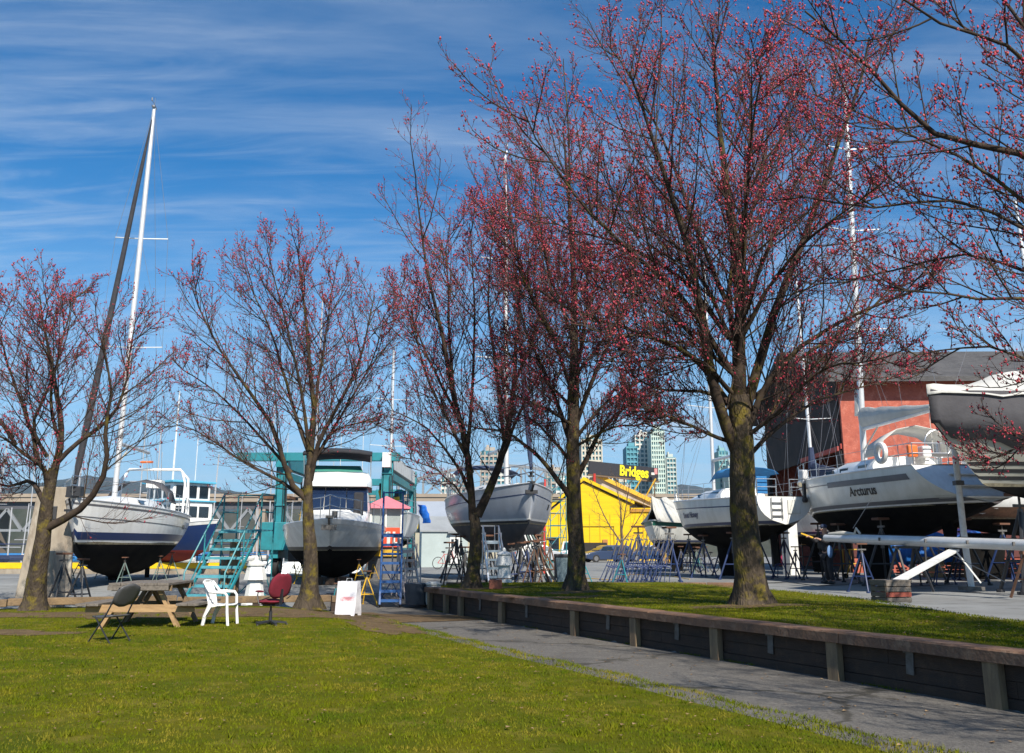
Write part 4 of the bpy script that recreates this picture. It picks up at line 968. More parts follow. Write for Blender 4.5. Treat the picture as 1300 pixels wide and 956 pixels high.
mb = MB(); mb.box((-.1, 0, -.05), (2.0, .9, .06)); mb.box((-1.0, 0, .1), (.06, .8, .35)); mb.build('floor_board', greyw, ro); mb = MB(); mb.box((12.3-12.3, 0, -1.7), (.5, .5, 2.9)); mb.build('chock', whitep, ro)

# --- motor yacht, bow on
ro, L_, g_ = setboat('motor_yacht', (-5.75, 29.6), (-7.4, 40.4), 'white flybridge motor yacht seen bow on, black bottom, black bimini')
g_ = ro.location.z
h = Hull(L_, 3.75, 1.58-g_, .95, .72, 1.05, tr=.88, so=.88, pw=3.0, flare=.15, n=2.2, m=1.4, mid=.35)
h.parts(ro, gel('streaky_white_gelcoat', (.80, .79, .74), (.42, .40, .35)), antif, [(-.0, .09, blackst)])
h.band(lambda q: h.sz(q)-.13, lambda q: h.sz(q)-.0, 2, .03).build('rub_rail', white, ro, smooth=True)
S = h.sz(.5)
mb = MB(); loft(mb, [(-4.2, 1.28, h.sz(.1)-.1, S+1.55, .12), (-.2, 1.28, S-.1, S+1.5, .12), (.78, 1.24, S-.1, S+.62, .12), (2.6, 1.0, h.sz(.8)-.3, h.sz(.8)+.25, .35), (4.0, .5, h.sz(.9)-.3, h.sz(.9)+.06, .3)]); cb_ = mb.build('deckhouse', white, ro, smooth=True)
zb = S+.74; zt = S+1.42
for y0, y1 in ((-1.18, -.42), (-.39, .39), (.42, 1.18)): mb = MB(); mb.add([(.90, y0, S+.58), (.90, y1, S+.58), (.22, y1*.96, S+1.46), (.22, y0*.96, S+1.46)], [(0, 1, 2, 3)]); mb.build('windscreen_pane', mat('navy_glass', (.01, .02, .05), .08, spec=.8), cb_, solid=.03)
for sd in (1, -1): mb = MB(); mb.add([(-3.4, sd*1.29, zb-.1), (-.3, sd*1.29, zb-.1), (-.5, sd*1.235, zt-.06), (-3.2, sd*1.235, zt-.06)], [(0, 1, 2, 3)]); mb.build('cabin_window', tint, cb_, solid=.02)
mb = MB(); loft(mb, [(-3.6, 1.32, S+1.5, S+1.95, .1), (-.6, 1.32, S+1.5, S+2.1, .15), (.1, 1.25, S+1.5, S+2.0, .3), (.5, 1.12, S+1.5, S+1.66, .3)]); fb_ = mb.build('flybridge', white, ro, smooth=True)
mb = MB(); mb.add([(-.25, -.95, S+2.1), (-.25, .95, S+2.1), (-.6, .85, S+2.34), (-.6, -.85, S+2.34)], [(0, 1, 2, 3)]); mb.build('flybridge_screen', mat('green_perspex', (.06, .25, .20), .2), fb_, solid=.02)
mb = MB(); R_ = []
for i in range(9):
    x = .3-2.6*i/8; R_.append([(x, y_*1.28, S+2.68+.2*math.sin(math.pi*i/8)+.12*(1-y_*y_)) for y_ in (-1, -.6, -.2, .2, .6, 1)])
mb.grid(R_); bi = mb.build('bimini', canvask, ro, smooth=True, solid=.10)
mb = MB()
for sd in (1, -1):
    for x in (.2, -1.0, -2.2): mb = MB(); mb.cyl((-1.0+(x+1.0)*.3, sd*1.25, S+2.0), (x, sd*1.24, S+2.7), .016, n=6); mb.build('bimini_strut', inox, bi)
rails(h, ro, .3, .96, ht=.7, n=7)
mb = MB(); x = h.L/2; mb.bar((x+.25, 0, h.sz(1)+.06), (x-.8, 0, h.sz(1)+.05), .22, .07); mb.bar((x+.2, 0, h.sz(1)+.0), (x-.1, 0, h.sz(1)-.28), .07); mb.box((x+.03, 0, h.sz(1)-.27), (.12, .46, .16)); mb.cyl((x-1.2, .12, h.sz(1)+.05), (x-1.2, .12, h.sz(1)+.28), .09); mb.build('anchor', steel, ro, smooth=True)
mb = MB(); mb.box((1.5, .85, S+.8), (.25, .35, .85)); mb.build('deck_fender', canvask, ro, bevel=.06)
mb = MB()
for y_ in (-.9, 0, .9): mb = MB(); mb.tube([(-3.2, y_, S+1.95), (-3.2, y_, S+3.9)], .012, 4); mb.build('antenna', whitep, fb_)
mb = MB()
for x, y_ in ((2.6, -.7), (2.4, .7), (-2.5, -1.2), (-2.5, 1.2)): mb.box((x, y_*.6, (h.kz(.5)-.05)/2), (.35, .35, max(.2, h.kz(.5)+.3)))
mb.box((0, 0, h.kz(.5)/2), (5.5, .3, max(.2, h.kz(.5)+.05))); tag(mb.build('keel_blocks', timber), 'stacked dark timber blocks carrying the motor yacht', 'blocks').matrix_world = ro.matrix_basis if False else Matrix.Translation(ro.location) @ Matrix.Rotation(ro.rotation_euler.z, 4, 'Z')

# --- dinghy tent boat and green striped boat, middle distance
ro, L_, g_ = setboat('covered_sailboat', (6.3, 43.5), (10.3, 52.0), 'small boat with green sheer stripe under a white tent cover')
ro.location.z = .5
h = Hull(L_*.9, 2.9, 1.9-.5, 1.0, .9, .6); h.parts(ro, cream, antif, [(.03, .12, navy)]); h.band(lambda q: h.sz(q)-.22, lambda q: h.sz(q)-.02, 1, .008).build('green_stripe', greenst, ro); keel(h, ro, 2.4, antif)
mb = MB(); R_ = []
for i in range(13):
    q = .1+.88*i/12; p = h.pt(q, h.sz(q), 1); rdg = p.z+1.35-.35*abs(i/12-.2)+.08*math.sin(i*1.7)
    R_.append([(p.x, -p.y-.15, p.z-.05), (p.x, -p.y*.5, (p.z+rdg)/2-.06), (p.x, 0, rdg), (p.x, p.y*.5, (p.z+rdg)/2-.06), (p.x, p.y+.15, p.z-.05)])
mb.grid(R_); mb.build('tent_cover', canvasl, ro, smooth=True, solid=.02)
# --- white launch inside the lift
ro, L_, g_ = setboat('small_yacht', (-5.0, 45.0), (-7.2, 51.5), 'small white yacht with flared bow held between the posts of the teal lift')
ro.location.z = .5; h = Hull(L_, 2.6, 2.05-.5, 1.25, 1.0, .5, flare=.5); h.parts(ro, white, antif, []); mb = MB(); loft(mb, [(-2.6, 1, h.sz(.2)-.05, h.sz(.2)+1.0, .2), (-.3, .95, h.sz(.5)-.05, h.sz(.5)+.9, .3), (1.4, .6, h.sz(.8)-.05, h.sz(.8)+.2, .3)]); mb.build('cabin', white, ro, smooth=True); rails(h, ro)
mb = MB(); mb.box((-.6, 0, h.sz(.5)+.75), (.9, 1.82, .35)); mb.build('cabin_windows', canvasn, ro, bevel=.05)
rig(h, ro, -1.0, 11.8, h.sz(.5)+.8, rake=.1, boomL=0, r=.085); keel(h, ro, 1.3, antif)
# --- blue workboat with wheelhouse
ro, L_, g_ = setboat('workboat', (-13.4, 42.0), (-18.5, 46.2), 'dark blue workboat with a white windowed wheelhouse and pale blue roof')
ro.location.z = .2
h = Hull(L_*1.15, 3.2, 1.35, 1.3, .9, .6, tr=.85, so=.9, flare=.3); h.parts(ro, mat('navy_hull_paint', (.012, .035, .13), .35, (.03, .05, .12), 3, .6), mat('red_antifouling', (.28, .03, .02), .8), []); h.band(lambda q: h.sz(q)-.14, h.sz, 1, .01).build('rub_rail', white, ro)
S = h.sz(.5); mb = MB(); mb.box((-.3, 0, S+.55), (3.9, 2.1, 1.2)); mb.box((.4, 0, S+1.55), (2.3, 1.9, .9)); wh = mb.build('wheelhouse', white, ro, bevel=.03)
mb = MB()
for x in (-1.9, -1.1, -.3, .5, 1.3):
    for sd in (1, -1): mb = MB(); mb.box((x, sd*1.06, S+.7), (.5, .03, .6)); mb.build('window', tint, wh)
for x in (-.4, .3, 1.0):
    for sd in (1, -1): mb = MB(); mb.box((x, sd*.96, S+1.6), (.5, .03, .55)); mb.build('window', tint, wh)
for y_ in (-.6, 0, .6):
    mb = MB(); mb.box((1.56, y_, S+1.6), (.03, .45, .55)); mb.build('window', tint, wh); mb = MB(); mb.box((1.66, y_, S+.7), (.03, .5, .5)); mb.build('window', tint, wh)
mb = MB(); mb.box((.4, 0, S+2.05), (2.7, 2.25, .10)); mb.box((-.4, 0, S+1.19), (4.3, 2.35, .07)); mb.build('roof', mat('pale_blue_paint', (.10, .42, .60), .5), wh, bevel=.02)
mb = MB(); mb.tube([(-.2, 0, S+2.1), (-.2, 0, S+6.5)], [.05, .03], 6); mb.tube([(.9, .5, S+2.1), (.9, .5, S+4.2)], .02, 5); mb.build('antennas', whitep, ro); mb = MB(); mb.box((-1.3, .9, S+1.3), (1.2, .3, .16)); mb.build('life_raft', orange, ro)
# ------------------------------------------------------------------ jack stands
def stand_proto(pc, name='boat_stand'):
    r = empty(name, (0, 0, -50), 0, 'x', 'boat stand')
    for k in range(3):
        a = R(90+120*k); mb = MB(); mb.tube([(.02*math.cos(a), .02*math.sin(a), .80), (.42*math.cos(a), .42*math.sin(a), .02)], .022, 6); mb.cyl((.42*math.cos(a), .42*math.sin(a), 0), (.42*math.cos(a), .42*math.sin(a), .03), .05, n=8); mb.build('leg', pc, r, smooth=True)
    mb = MB()
    for k in range(3):
        a = R(90+120*k); b = R(210+120*k); mb.tube([(.27*math.cos(a), .27*math.sin(a), .32), (.27*math.cos(b), .27*math.sin(b), .32)], .012, 5)
    mb.build('brace', pc, r); mb = MB(); mb.cyl((0, 0, .55), (0, 0, .84), .035, n=8); mb.cyl((0, 0, .8), (0, 0, .97), .016, n=6); mb.box((.0, 0, .87), (.22, .03, .03)); mb.build('screw', steel, r)
    mb = MB(); mb.box((0, 0, .985), (.26, .22, .035)); mb.build('pad', padm, r, bevel=.006); return r
def nopad(o):
    for c in kids(o):
        if c.name.startswith('pad'): bpy.data.objects.remove(c)
    return o
ST = {k: stand_proto(m_) for k, m_ in (('blue', dkblue), ('green', greenp), ('black', blackp), ('yellow', yellowp), ('teal', teal), ('brown', brownp))}
def stand(c, x, y, hgt, label, group, rz=0, z=None, w=1.0, rx=0, ry=0):
    o = place(ST[c], (x, y, gz(x, y) if z is None else z), rz, label, group, 1, rx, ry); o.scale = (w*hgt*.82, w*hgt*.82, hgt); return o
def stands_for(h, c, label, group, qs=(.22, .45, .70), tt=.62, sides=(1, -1)):
    for q in qs:
        for sd in sides:
            z = h.kz(q)+(h.zw-h.kz(q))*tt; p = h.pt(q, z, sd); w = Matrix.Translation(h.root.location) @ Matrix.Rotation(h.root.rotation_euler.z, 4, 'Z') @ (p+Vector((0, sd*.12, 0)))
            stand(c, w.x, w.y, z, label, group, rz=h.root.rotation_euler.z+(0 if sd > 0 else math.pi))
spec = [('green', 'grey-green tripod stand propping the black belly of the blue-striped sloop', 'stands under the blue-striped sloop'),
        ('black', 'black tripod stand under the shade-greyed sloop', 'stands under the blue-grey sloop'),
        ('blue', 'dark blue tripod stand under the sloop with script lettering', 'stands under the script-lettered sloop'),
        ('black', 'black tripod stand under the big cream sloop with grey stripe', 'stands under the big cream sloop'),
        ('black', 'tall black tripod stand holding the canvas-shrouded motorboat', 'stands under the covered motorboat'),
        ('blue', 'blue tripod stand under the yacht with the brown boot band', 'stands under the brown-banded yacht'),
        None, ('yellow', 'yellow tripod stand beside the motor yacht bottom', 'stands under the motor yacht'),
        ('blue', 'blue tripod stand under the white-tented boat', 'stands under the tented boat'), ('brown', 'rusty tripod stand under the small white yacht by the lift', 'stands by the lift')]
for h_, sp_ in zip(HULLS, spec):
    if sp_ and h_.root.location.z < 5: stands_for(h_, *sp_)
# nested rack of blue stands at the edge of the raised lawn
for k in range(13):
    p = GP(768+6.0*k, 739.5, .5); nopad(stand('blue', p.x, p.y+.02*(k % 3), 1.72, 'blue tripod stand nested in the slanting row by the raised lawn', 'blue stands nested in a row', rz=.12, ry=R(19), w=.42))
for px, py, c, hh, lb in ((812, 738, 'blue', 1.9, 'tall blue stand at the end of the nested row by the wooden steps'), (852, 739, 'blue', 1.85, 'blue stand between the wooden steps and the teal post'), (738, 742, 'teal', 1.05, 'low teal stand beside the grey litter bin'), (790, 742, 'teal', .95, 'low teal stand standing in front of the nested blue row'),
                          (1098, 752, 'blue', 1.25, 'dark blue tripod stand carrying the end of the unstepped mast'), (1168, 744, 'black', 1.35, 'black tripod stand carrying the middle of the unstepped mast'), (1196, 742, 'blue', 1.2, 'blue tripod stand beside the white board in front of the tarp'),
                          (570, 741, 'black', 1.5, 'black splayed stand beside the forked maple'), (590, 742, 'black', 1.4, 'black stand close behind the forked maple trunk'), (1012, 735, 'blue', 1.2, 'blue stand with crossed bars near the worker'), (990, 733, 'blue', 1.1, 'bright blue stand beside the pink bundle'),
                          (885, 728, 'green', 1.2, 'grey-green stand beside the bicycles'), (938, 730, 'blue', 1.2, 'blue stand half hidden by the largest maple'), (100, 770, 'black', 1.35, 'black stand with splayed legs close to the timber rail'), (75, 770, 'black', 1.5, 'black stand between the pruned maple and the sloop'), (465, 757, 'yellow', .95, 'small yellow stand near the white board sign'), (426, 760, 'teal', .7, 'small teal stand between maple and board sign')):
    p = GP(px, py, .5 if px > 500 else .3 if px > 400 else .12); p.z = gz(p.x, p.y); stand(c, p.x, p.y, hh, lb, None, rz=px*.1)
for k in range(7):
    p = GP(655+7*k, 741, .5); stand(('blue', 'black', 'blue', 'brown', 'black', 'brown', 'brown')[k], p.x, p.y+.1, 1.45, {'blue': 'blue stand in the cluster beside the white beacon post', 'black': 'black stand in the cluster beside the white beacon post', 'brown': 'rusty stand in the cluster under the grey bow'}[('blue', 'black', 'blue', 'brown', 'black', 'brown', 'brown')[k]], 'stands clustered under the grey bow', rz=k*.7, w=.8, ry=R(6*(k % 3)-6))
for k in range(5):
    p = GP(688+6.5*k, 741, .5); mb = MB()
    tag(mb.tube([(0, 0, .02), (-.55-.08*k, .35, 1.55)], .026, 6).build('leaning_pole', (whitep, greenp, whitep, greenp, brownp)[k], smooth=True), ('white pole leaning lowest in the fan under the grey bow', 'green pole leaning beside the lowest white pole', 'white pole leaning in the middle of the fan under the bow', 'green pole near the litter bin in the leaning fan', 'rusty pole at the litter bin end of the leaning fan')[k], 'pole', 'poles leaning in a fan').location = p

# ------------------------------------------------------------------ rolling stairs and ladders
def stair(name, x, y, z, rz, w, n, rise, run, m, label, railh=1.0, treads=None, plat=.8, tm=None, cat='boat stairs'):
    r = empty(name, (x, y, z), rz, label, cat); H = n*rise
    for sd in (-1, 1):
        s = MB(); X = sd*w/2; s.bar((X, -.1, .1), (X, n*run, H), .05, .07); s.tube([(X, 0, .25), (X, 0.0, 1.0), (X, n*run, H+railh), (X, n*run+plat, H+railh), (X, n*run+plat, .05)], .022, 6)
        s.tube([(X, n*run*.5, H*.5), (X, n*run*.5, H*.5+.95)], .02, 6); s.tube([(X, n*run, .05), (X, n*run, H+railh)], .024, 6); s.tube([(X, n*run, H*.2), (X, n*run+plat, H*.75)], .016, 5); s.tube([(X, n*run+plat, H*.2), (X, n*run, H*.75)], .016, 5)
        s.tube([(X, .2, .08), (X, n*run+plat, .08)], .024, 6); s.tube([(X, 0.2, .6), (X, n*run, H+railh*.5)], .018, 5); s.tube([(X, n*run, H+railh*.5), (X, n*run+plat, H+railh*.5)], .018, 5)
        s.build('side_frame', m, r, smooth=True)
    for k in range(n):
        s = MB(); s.box((0, k*run+.06, (k+1)*rise-.03), (w-.04, .22, .03)); s.box((0, k*run-.045, (k+1)*rise-.05), (w-.04, .012, .07)); s.build('tread', tm or m, r)
    s = MB(); s.box((0, n*run+plat/2, H), (w-.04, plat, .04)); s.build('platform', tm or m, r)
    s = MB(); s.tube([(-w/2, n*run+plat, .2), (w/2, n*run+plat, H*.6)], .016, 5); s.tube([(w/2, n*run+plat, .2), (-w/2, n*run+plat, H*.6)], .016, 5); s.tube([(-w/2, n*run+plat, H+railh), (w/2, n*run+plat, H+railh)], .022, 5); s.build('rear_brace', m, r)
    for sd in (-1, 1):
        for yy in (.1, n*run+plat): s = MB(); s.torus((sd*w/2, yy, .08), .055, .025, 'x', 12, 6); s.build('caster', rubber, r)
    return r
lteal = mat('pale_teal_paint', (.10, .36, .42), .55, (.05, .20, .24), 4, .8)
p = GP(243, 775, .1); stair('rolling_stairs', p.x+.1, p.y+.5, .0, R(-12), 1.15, 9, .235, .20, teal, 'wide teal rolling stairs standing beyond the timber rail beside the sloop', tm=lteal, railh=1.0)
p = GP(493, 757, .35); stair('ladder_stairs', p.x, p.y+.4, gz(p.x, p.y), R(6), .56, 8, .25, .07, bluep, 'tall narrow blue rolling ladder beside the white motor yacht', railh=1.2, plat=.5)
p = GP(517, 752, .4); stair('ladder_stairs', p.x, p.y+1.4, gz(p.x, p.y), R(30), .5, 6, .25, .10, mat('pale_pink_paint', (.58, .48, .44), .6), 'pale cream stepladder with crossed braces behind the blue rolling ladder', railh=.4, plat=.4)
p = GP(855, 742, .5)
def ladder(x, y, z, rz, L_, tilt, w, n, m, label, stiles=.05):
    r = empty('ladder', (x, y, z), rz, label, 'ladder'); c, s_ = math.cos(tilt), math.sin(tilt)
    for sd in (-1, 1): s = MB(); s.bar((sd*w/2, 0, 0), (sd*w/2, L_*s_, L_*c), stiles, stiles*1.3); s.build('side_rail', m, r)
    for k in range(n):
        q = L_*(k+.6)/n; s = MB(); s.bar((-w/2, q*s_, q*c), (w/2, q*s_, q*c), .035, .05); s.build('rung', m, r)
    return r
p = GP(848, 716, .5); st_ = empty('wooden_stairs', (p.x, p.y, .5), R(62), 'yellow wooden steps climbing to the white-tented boat', 'stairs')
for sd in (-1, 1):
    s = MB(); s.bar((sd*.4, 0, .05), (sd*.4, 1.7, 2.9), .05, .16); s.build('stringer', wood, st_)
    s = MB(); s.bar((sd*.4, 0, .05), (sd*.4, 0, 1.0), .05); s.bar((sd*.4, 0, 1.0), (sd*.4, 1.75, 3.8), .05, .07); s.bar((sd*.4, 1.7, 2.8), (sd*.4, 1.7, 3.8), .05); s.bar((sd*.4, 1.75, 0), (sd*.4, 1.75, 2.9), .07); s.build('hand_rail', yellowp, st_)
for k in range(11): s = MB(); s.box((0, .1+1.6*k/11, .22+2.72*k/11), (.8, .2, .035)); s.build('tread', wood, st_)
p = GP(629, 742, .5); stair('step_ladder', p.x, p.y+.3, .5, R(20), .55, 5, .27, .1, inox, 'aluminium step platform behind the forked maple', railh=.5, plat=.4)
p = GP(658, 737, .5); stair('small_steps', p.x+.3, p.y+4, .5, R(-40), .5, 4, .25, .18, inox, 'short aluminium steps with handrail beneath the grey sloop', railh=.8, plat=.3)
# scaffold tower
p = GP(710, 730, .5); sc_ = empty('scaffold_tower', (p.x, p.y+3, .5), R(12), 'slender teal scaffold tower between grey bow and yellow building', 'scaffold')
for k in range(4):
    s = MB(); z0 = k*1.12
    for x in (-.38, .38):
        for y_ in (-.5, .5): s.tube([(x, y_, z0), (x, y_, z0+1.12)], .022, 6)
    for y_ in (-.5, .5): s.tube([(-.38, y_, z0+1.05), (.38, y_, z0+1.05)], .02, 5); s.tube([(-.38, y_, z0+.5), (.38, y_, z0+.5)], .016, 5)
    s.build('frame', teal, sc_, smooth=True)
    s = MB()
    for x in (-.38, .38): s.tube([(x, -.5, z0+.1), (x, .5, z0+1.0)], .014, 5); s.tube([(x, .5, z0+.1), (x, -.5, z0+1.0)], .014, 5)
    s.tube([(-.38, -.5, z0+.1), (.38, -.5, z0+1.0)], .014, 5); s.build('cross_brace', lteal, sc_)
s = MB(); s.box((0, 0, 3.4), (.8, 1.05, .05)); s.build('deck_board', greyw, sc_)
s = MB(); s.bar((-.7, -.5, .0), (-.62, -.5, 4.3), .09); s.build('red_pole', redp, sc_)
# teal hoist post
p = GP(862, 712, .5); hp = empty('hoist_post', (p.x, p.y, .5), R(4), 'teal T-shaped hoist post leaning beside the bow of the script-named sloop', 'hoist')
s = MB(); s.bar((0, 0, 0), (-.35, 0, 3.9), .16, .16); s.build('post', teal, hp); s = MB(); s.bar((-1.1, 0, 3.85), (2.2, 0, 3.98), .12, .14); s.build('arm', teal, hp); s = MB(); s.bar((.35, 0, 0), (-.1, 0, 3.3), .05); s.build('strut', wood, hp); s = MB(); s.box((0, 0, .06), (.6, .8, .12)); s.build('base', blackp, hp)

# ------------------------------------------------------------------ travel lift
Y0, Y1 = 38.5, 48.0; xl, xr = -9.5, -5.15; zt = 5.05
tl = empty('boat_lift', ((xl+xr)/2, (Y0+Y1)/2, .5), 0, 'large teal travelling boat hoist standing over the motor yacht', 'boat lift'); cx = (xl+xr)/2; cy = (Y0+Y1)/2
for x in (xl, xr):
    for y_ in (Y0, Y1):
        s = MB(); s.box((x-cx, y_-cy, (zt-.5)/2+.45), (.28, .36, zt-.5-.9)); s.box((x-cx-.20, y_-cy, 3.2), (.04, .3, 3.4)); s.box((x-cx+.20, y_-cy, 3.0), (.05, .12, 4.0)); pst = s.build('post', teal, tl, bevel=.01)
        for q in (.3, .55, .8): s = MB(); s.box((x-cx, y_-cy, q*5.2), (.40, .48, .07)); s.build('flange', teal, pst)
        s = MB(); s.torus((x-cx, y_-cy-.1, .42), .30, .15, 'x', 24, 10); w_ = s.build('tyre', rubber, tl, smooth=True); s = MB(); s.cyl((x-cx-.13, y_-cy-.1, .42), (x-cx+.13, y_-cy-.1, .42), .2, n=16); s.build('rim', teal, w_)
    s = MB(); s.box((x-cx, 0, .95), (.32, Y1-Y0+1.4, .42)); s.build('lower_beam', teal, tl, bevel=.01)
    s = MB(); s.box((x-cx, 0, zt-.5+.12), (.34, Y1-Y0+1.0, .6)); tb = s.build('top_side_beam', whitep if x == xr else teal, tl, bevel=.01)
    s = MB(); s.box((x-cx, 0, zt-.5-.45), (.24, Y1-Y0-.5, .3)); s.build('sling_beam', teal, tl)
for y_, o in ((Y1, 0), (Y0, 1)):
    s = MB(); s.box((-.0-(.7 if o else 0), y_-cy, zt-.5+(.28 if o else -.1)), (xr-xl+(2.4 if o else .5), .34, .34)); s.build('cross_beam', teal, tl, bevel=.01)
s = MB(); s.box((0, Y1-cy-.3, 3.9), (xr-xl-.5, .2, .22)); s.box((0, Y1-cy-.3, 3.4), (xr-xl-.5, .2, .14)); s.build('cable_tray', teal, tl)
s = MB(); s.box((1.2, Y1-cy-1.2, 3.65), (1.3, .6, .7)); s.build('winch_housing', teal, tl, bevel=.03); s = MB(); s.box((-1.2, Y1-cy-1.2, 3.6), (.9, .6, .5)); s.build('winch_housing', teal, tl, bevel=.03)
for x, y_ in ((xl+.55-cx, Y0+1.5-cy), (xl+.55-cx, Y1-1.8-cy), (xr-.55-cx, Y0+2.3-cy), (xr-.55-cx, Y1-1.8-cy)):
    s = MB(); s.tube([(x, y_, zt-.9), (x, y_, 3.8)], .02, 5); s.box((x, y_, 3.7), (.2, .1, .4)); s.build('hook_block', blackp, tl); s = MB(); s.tube([(x, y_, 3.6), (x+.1, y_, 3.0), (x, y_, 2.1)], [.15, .11, .14], 8); s.build('yellow_strap', yellowp, tl, smooth=True)
for x, y_ in ((xl, Y0), (xr, Y0), (xr, Y1)):
    s = MB(); s.tube([(x-cx+.23, y_-cy-.24, zt-1), (x-cx+.27, y_-cy-.26, 3), (x-cx+.22, y_-cy-.25, 1.2)], .022, 5); s.tube([(x-cx+.12, y_-cy-.25, zt-1), (x-cx+.15, y_-cy-.27, 2.6), (x-cx+.12, y_-cy-.26, 1.2)], .015, 5); s.build('hydraulic_hose', rubber, tl)
s = MB(); s.box((xl-cx+.1, Y0-cy-.5, 1.6), (1.2, .8, 1.1)); s.build('engine_box', teal, tl, bevel=.03)
s = MB(); s.box((xl-cx+1.0, Y0-cy-.3, 1.05), (.9, .7, .9)); s.build('operator_seat', blackp, tl, bevel=.06)
s = MB(); s.box((xl-cx-.4, Y0-cy+1.2, 3.2), (1.3, 1.6, .12)); s.build('brown_awning', brownp, tl)
def text_obj(txt, size, m, parent, loc, rot, name='lettering', shear=0, bold=0, ext=.01, cat=None, sx_=1):
    cu = bpy.data.curves.new('t', 'FONT'); cu.body = txt; cu.size = size; cu.shear = shear; cu.offset = bold; cu.extrude = ext; cu.align_x = 'CENTER'; cu.align_y = 'CENTER'; cu.resolution_u = 3
    o = bpy.data.objects.new('t', cu); COL.objects.link(o); bpy.context.view_layer.update()
    me = bpy.data.meshes.new_from_object(o.evaluated_get(bpy.context.evaluated_depsgraph_get())); bpy.data.objects.remove(o)
    me.materials.clear(); me.materials.append(m); r = bpy.data.objects.new(name, me); COL.objects.link(r); r.parent = parent; r.location = loc; r.rotation_euler = rot; r.scale = (sx_, 1, 1); return r

# ------------------------------------------------------------------ kiosk with pink roof, sign, shed, yard clutter
p = P(489, 690, 37); k_ = empty('kiosk', (p.x, p.y, .5), R(8), 'small glazed kiosk with a pink roof beside the lift post', 'kiosk')
s = MB(); s.prism([(-.85, 2.75), (0, 3.15), (.95, 2.72), (.95, 2.66), (-.85, 2.68)], -.8, .8); s.build('roof', mat('pink_roof', (.68, .20, .26), .7), k_)
s = MB(); s.box((0, 0, .75), (1.3, 1.1, 1.5)); s.build('wall', greyst, k_, bevel=.01)
for x in (-.6, 0, .6):
    s = MB(); s.box((x, -.5, 2.1), (.06, .06, 1.25)); s.build('mullion', whitep, k_)
s = MB(); s.box((0, -.46, 2.1), (1.2, .03, 1.15)); s.build('pane', mat('pale_pane', (.30, .34, .34), .15), k_)
s = MB(); s.box((.05, -.62, 1.55), (1.0, .04, .75)); sg = s.build('red_board', mat('orange_red_board', (.72, .07, .02), .6), k_); s = MB(); s.box((.12, -.645, 1.52), (.13, .01, .5)); s.box((.33, -.645, 1.52), (.1, .01, .5)); s.box((.4, -.645, 1.32), (.2, .01, .1)); s.box((.05, -.645, 1.7), (.2, .01, .1)); s.build('board_marks', whitep, sg)
s = MB(); s.box((.1, -.63, .95), (1.0, .04, .25)); s.build('yellow_board', yellowp, k_); s = MB(); s.box((-.35, -.62, 1.5), (.3, .06, .7)); s.build('dark_board', blackp, k_)
shedm = mat('shed_siding', (.38, .44, .43), .6, (.30, .35, .34), .8, .7); shedr = mat('shed_roof', (.30, .32, .33), .6, (.22, .23, .24), .8, .8)
def house(name, cx_, cy_, z, rz, w, d, h_, rh, wm_, rm_, label, eave=.25, axis='x', gable=True):
    r = empty(name, (cx_, cy_, z), rz, label, 'building')
    s = MB(); s.box((0, 0, h_/2), (w, d, h_)); 
    wl = s.build('wall', wm_, r)
    s = MB()
    if axis == 'x':   # ridge along x
        s.prism([(-d/2-eave, h_+.0), (0, h_+rh), (d/2+eave, h_), (d/2+eave, h_+.1), (0, h_+rh+.12), (-d/2-eave, h_+.1)], -w/2-eave, w/2+eave, 'x')
        g_2 = MB(); g_2.prism([(-d/2, h_+.001), (0, h_+rh-.02), (d/2, h_+.001)], -w/2, w/2, 'x')
    else:
        s.prism([(-w/2-eave, h_), (0, h_+rh), (w/2+eave, h_), (w/2+eave, h_+.1), (0, h_+rh+.12), (-w/2-eave, h_+.1)], -d/2-eave, d/2+eave, 'y')
        g_2 = MB(); g_2.prism([(-w/2, h_+.001), (0, h_+rh-.02), (w/2, h_+.001)], -d/2, d/2, 'y')
    s.build('roof', rm_, r); g_2.build('gable', wm_, r); return r
p = P(560, 700, 58); sh = house('shed', p.x-.0, p.y+1.5, .5, R(8), 2.9, 3.4, 2.15, .9, shedm, shedr, 'pale grey-green shed with double doors behind the bicycles', eave=.12)
s = MB(); s.box((.62, -1.72, 1.05), (.62, .05, 1.8)); s.build('door', whitep, sh); s = MB(); s.box((1.0, -1.72, 1.05), (.05, .07, 1.8)); s.build('door_trim', shedm, sh); s = MB(); s.box((.62, -1.85, 2.1), (.9, .35, .06)); s.build('door_hood', shedr, sh)
for x in (.48, .78): s = MB(); s.box((x, -1.76, 1.45), (.16, .03, .5)); s.build('door_pane', tint, sh)
p = P(540, 690, 85); wh_ = house('warehouse', p.x-.6, p.y+8, .5, 0, 14.5, 12, 3.1, 2.6, mat('buff_siding', (.42, .38, .28), .8, (.33, .3, .22), 1, .8), mat('blue_grey_roof', (.34, .37, .42), .6, (.27, .30, .34), .3, .8), 'long low warehouse with a yellow fascia and pale blue-grey roof', eave=.3)
s = MB(); s.box((0, -6.36, 3.18), (15.1, .12, .42)); s.build('fascia', mat('yellow_fascia', (.72, .48, .01), .6), wh_); s = MB(); s.box((4.9, -6.06, 1.6), (.55, .12, 3.0)); s.build('blue_post', bluep, wh_)
for x in (.4, 1.9, 3.5, 6.0): s = MB(); s.box((x, -6.04, 1.9), (1.0, .1, 1.1)); s.build('window', tint, wh_)
mb = MB(); R_ = []
for i in range(9): R_.append([(-.45+.12*math.sin(i*1.3)+.09*i, .1*math.sin(i*2+j), 2.2-.26*i+.05*math.cos(j*2)) if j == 0 else (.25+.13*i-.02*i*i*.3+.1*j+.05*math.sin(i*2), .12*math.sin(i+j), 2.2-.25*i) for j in range(3)])
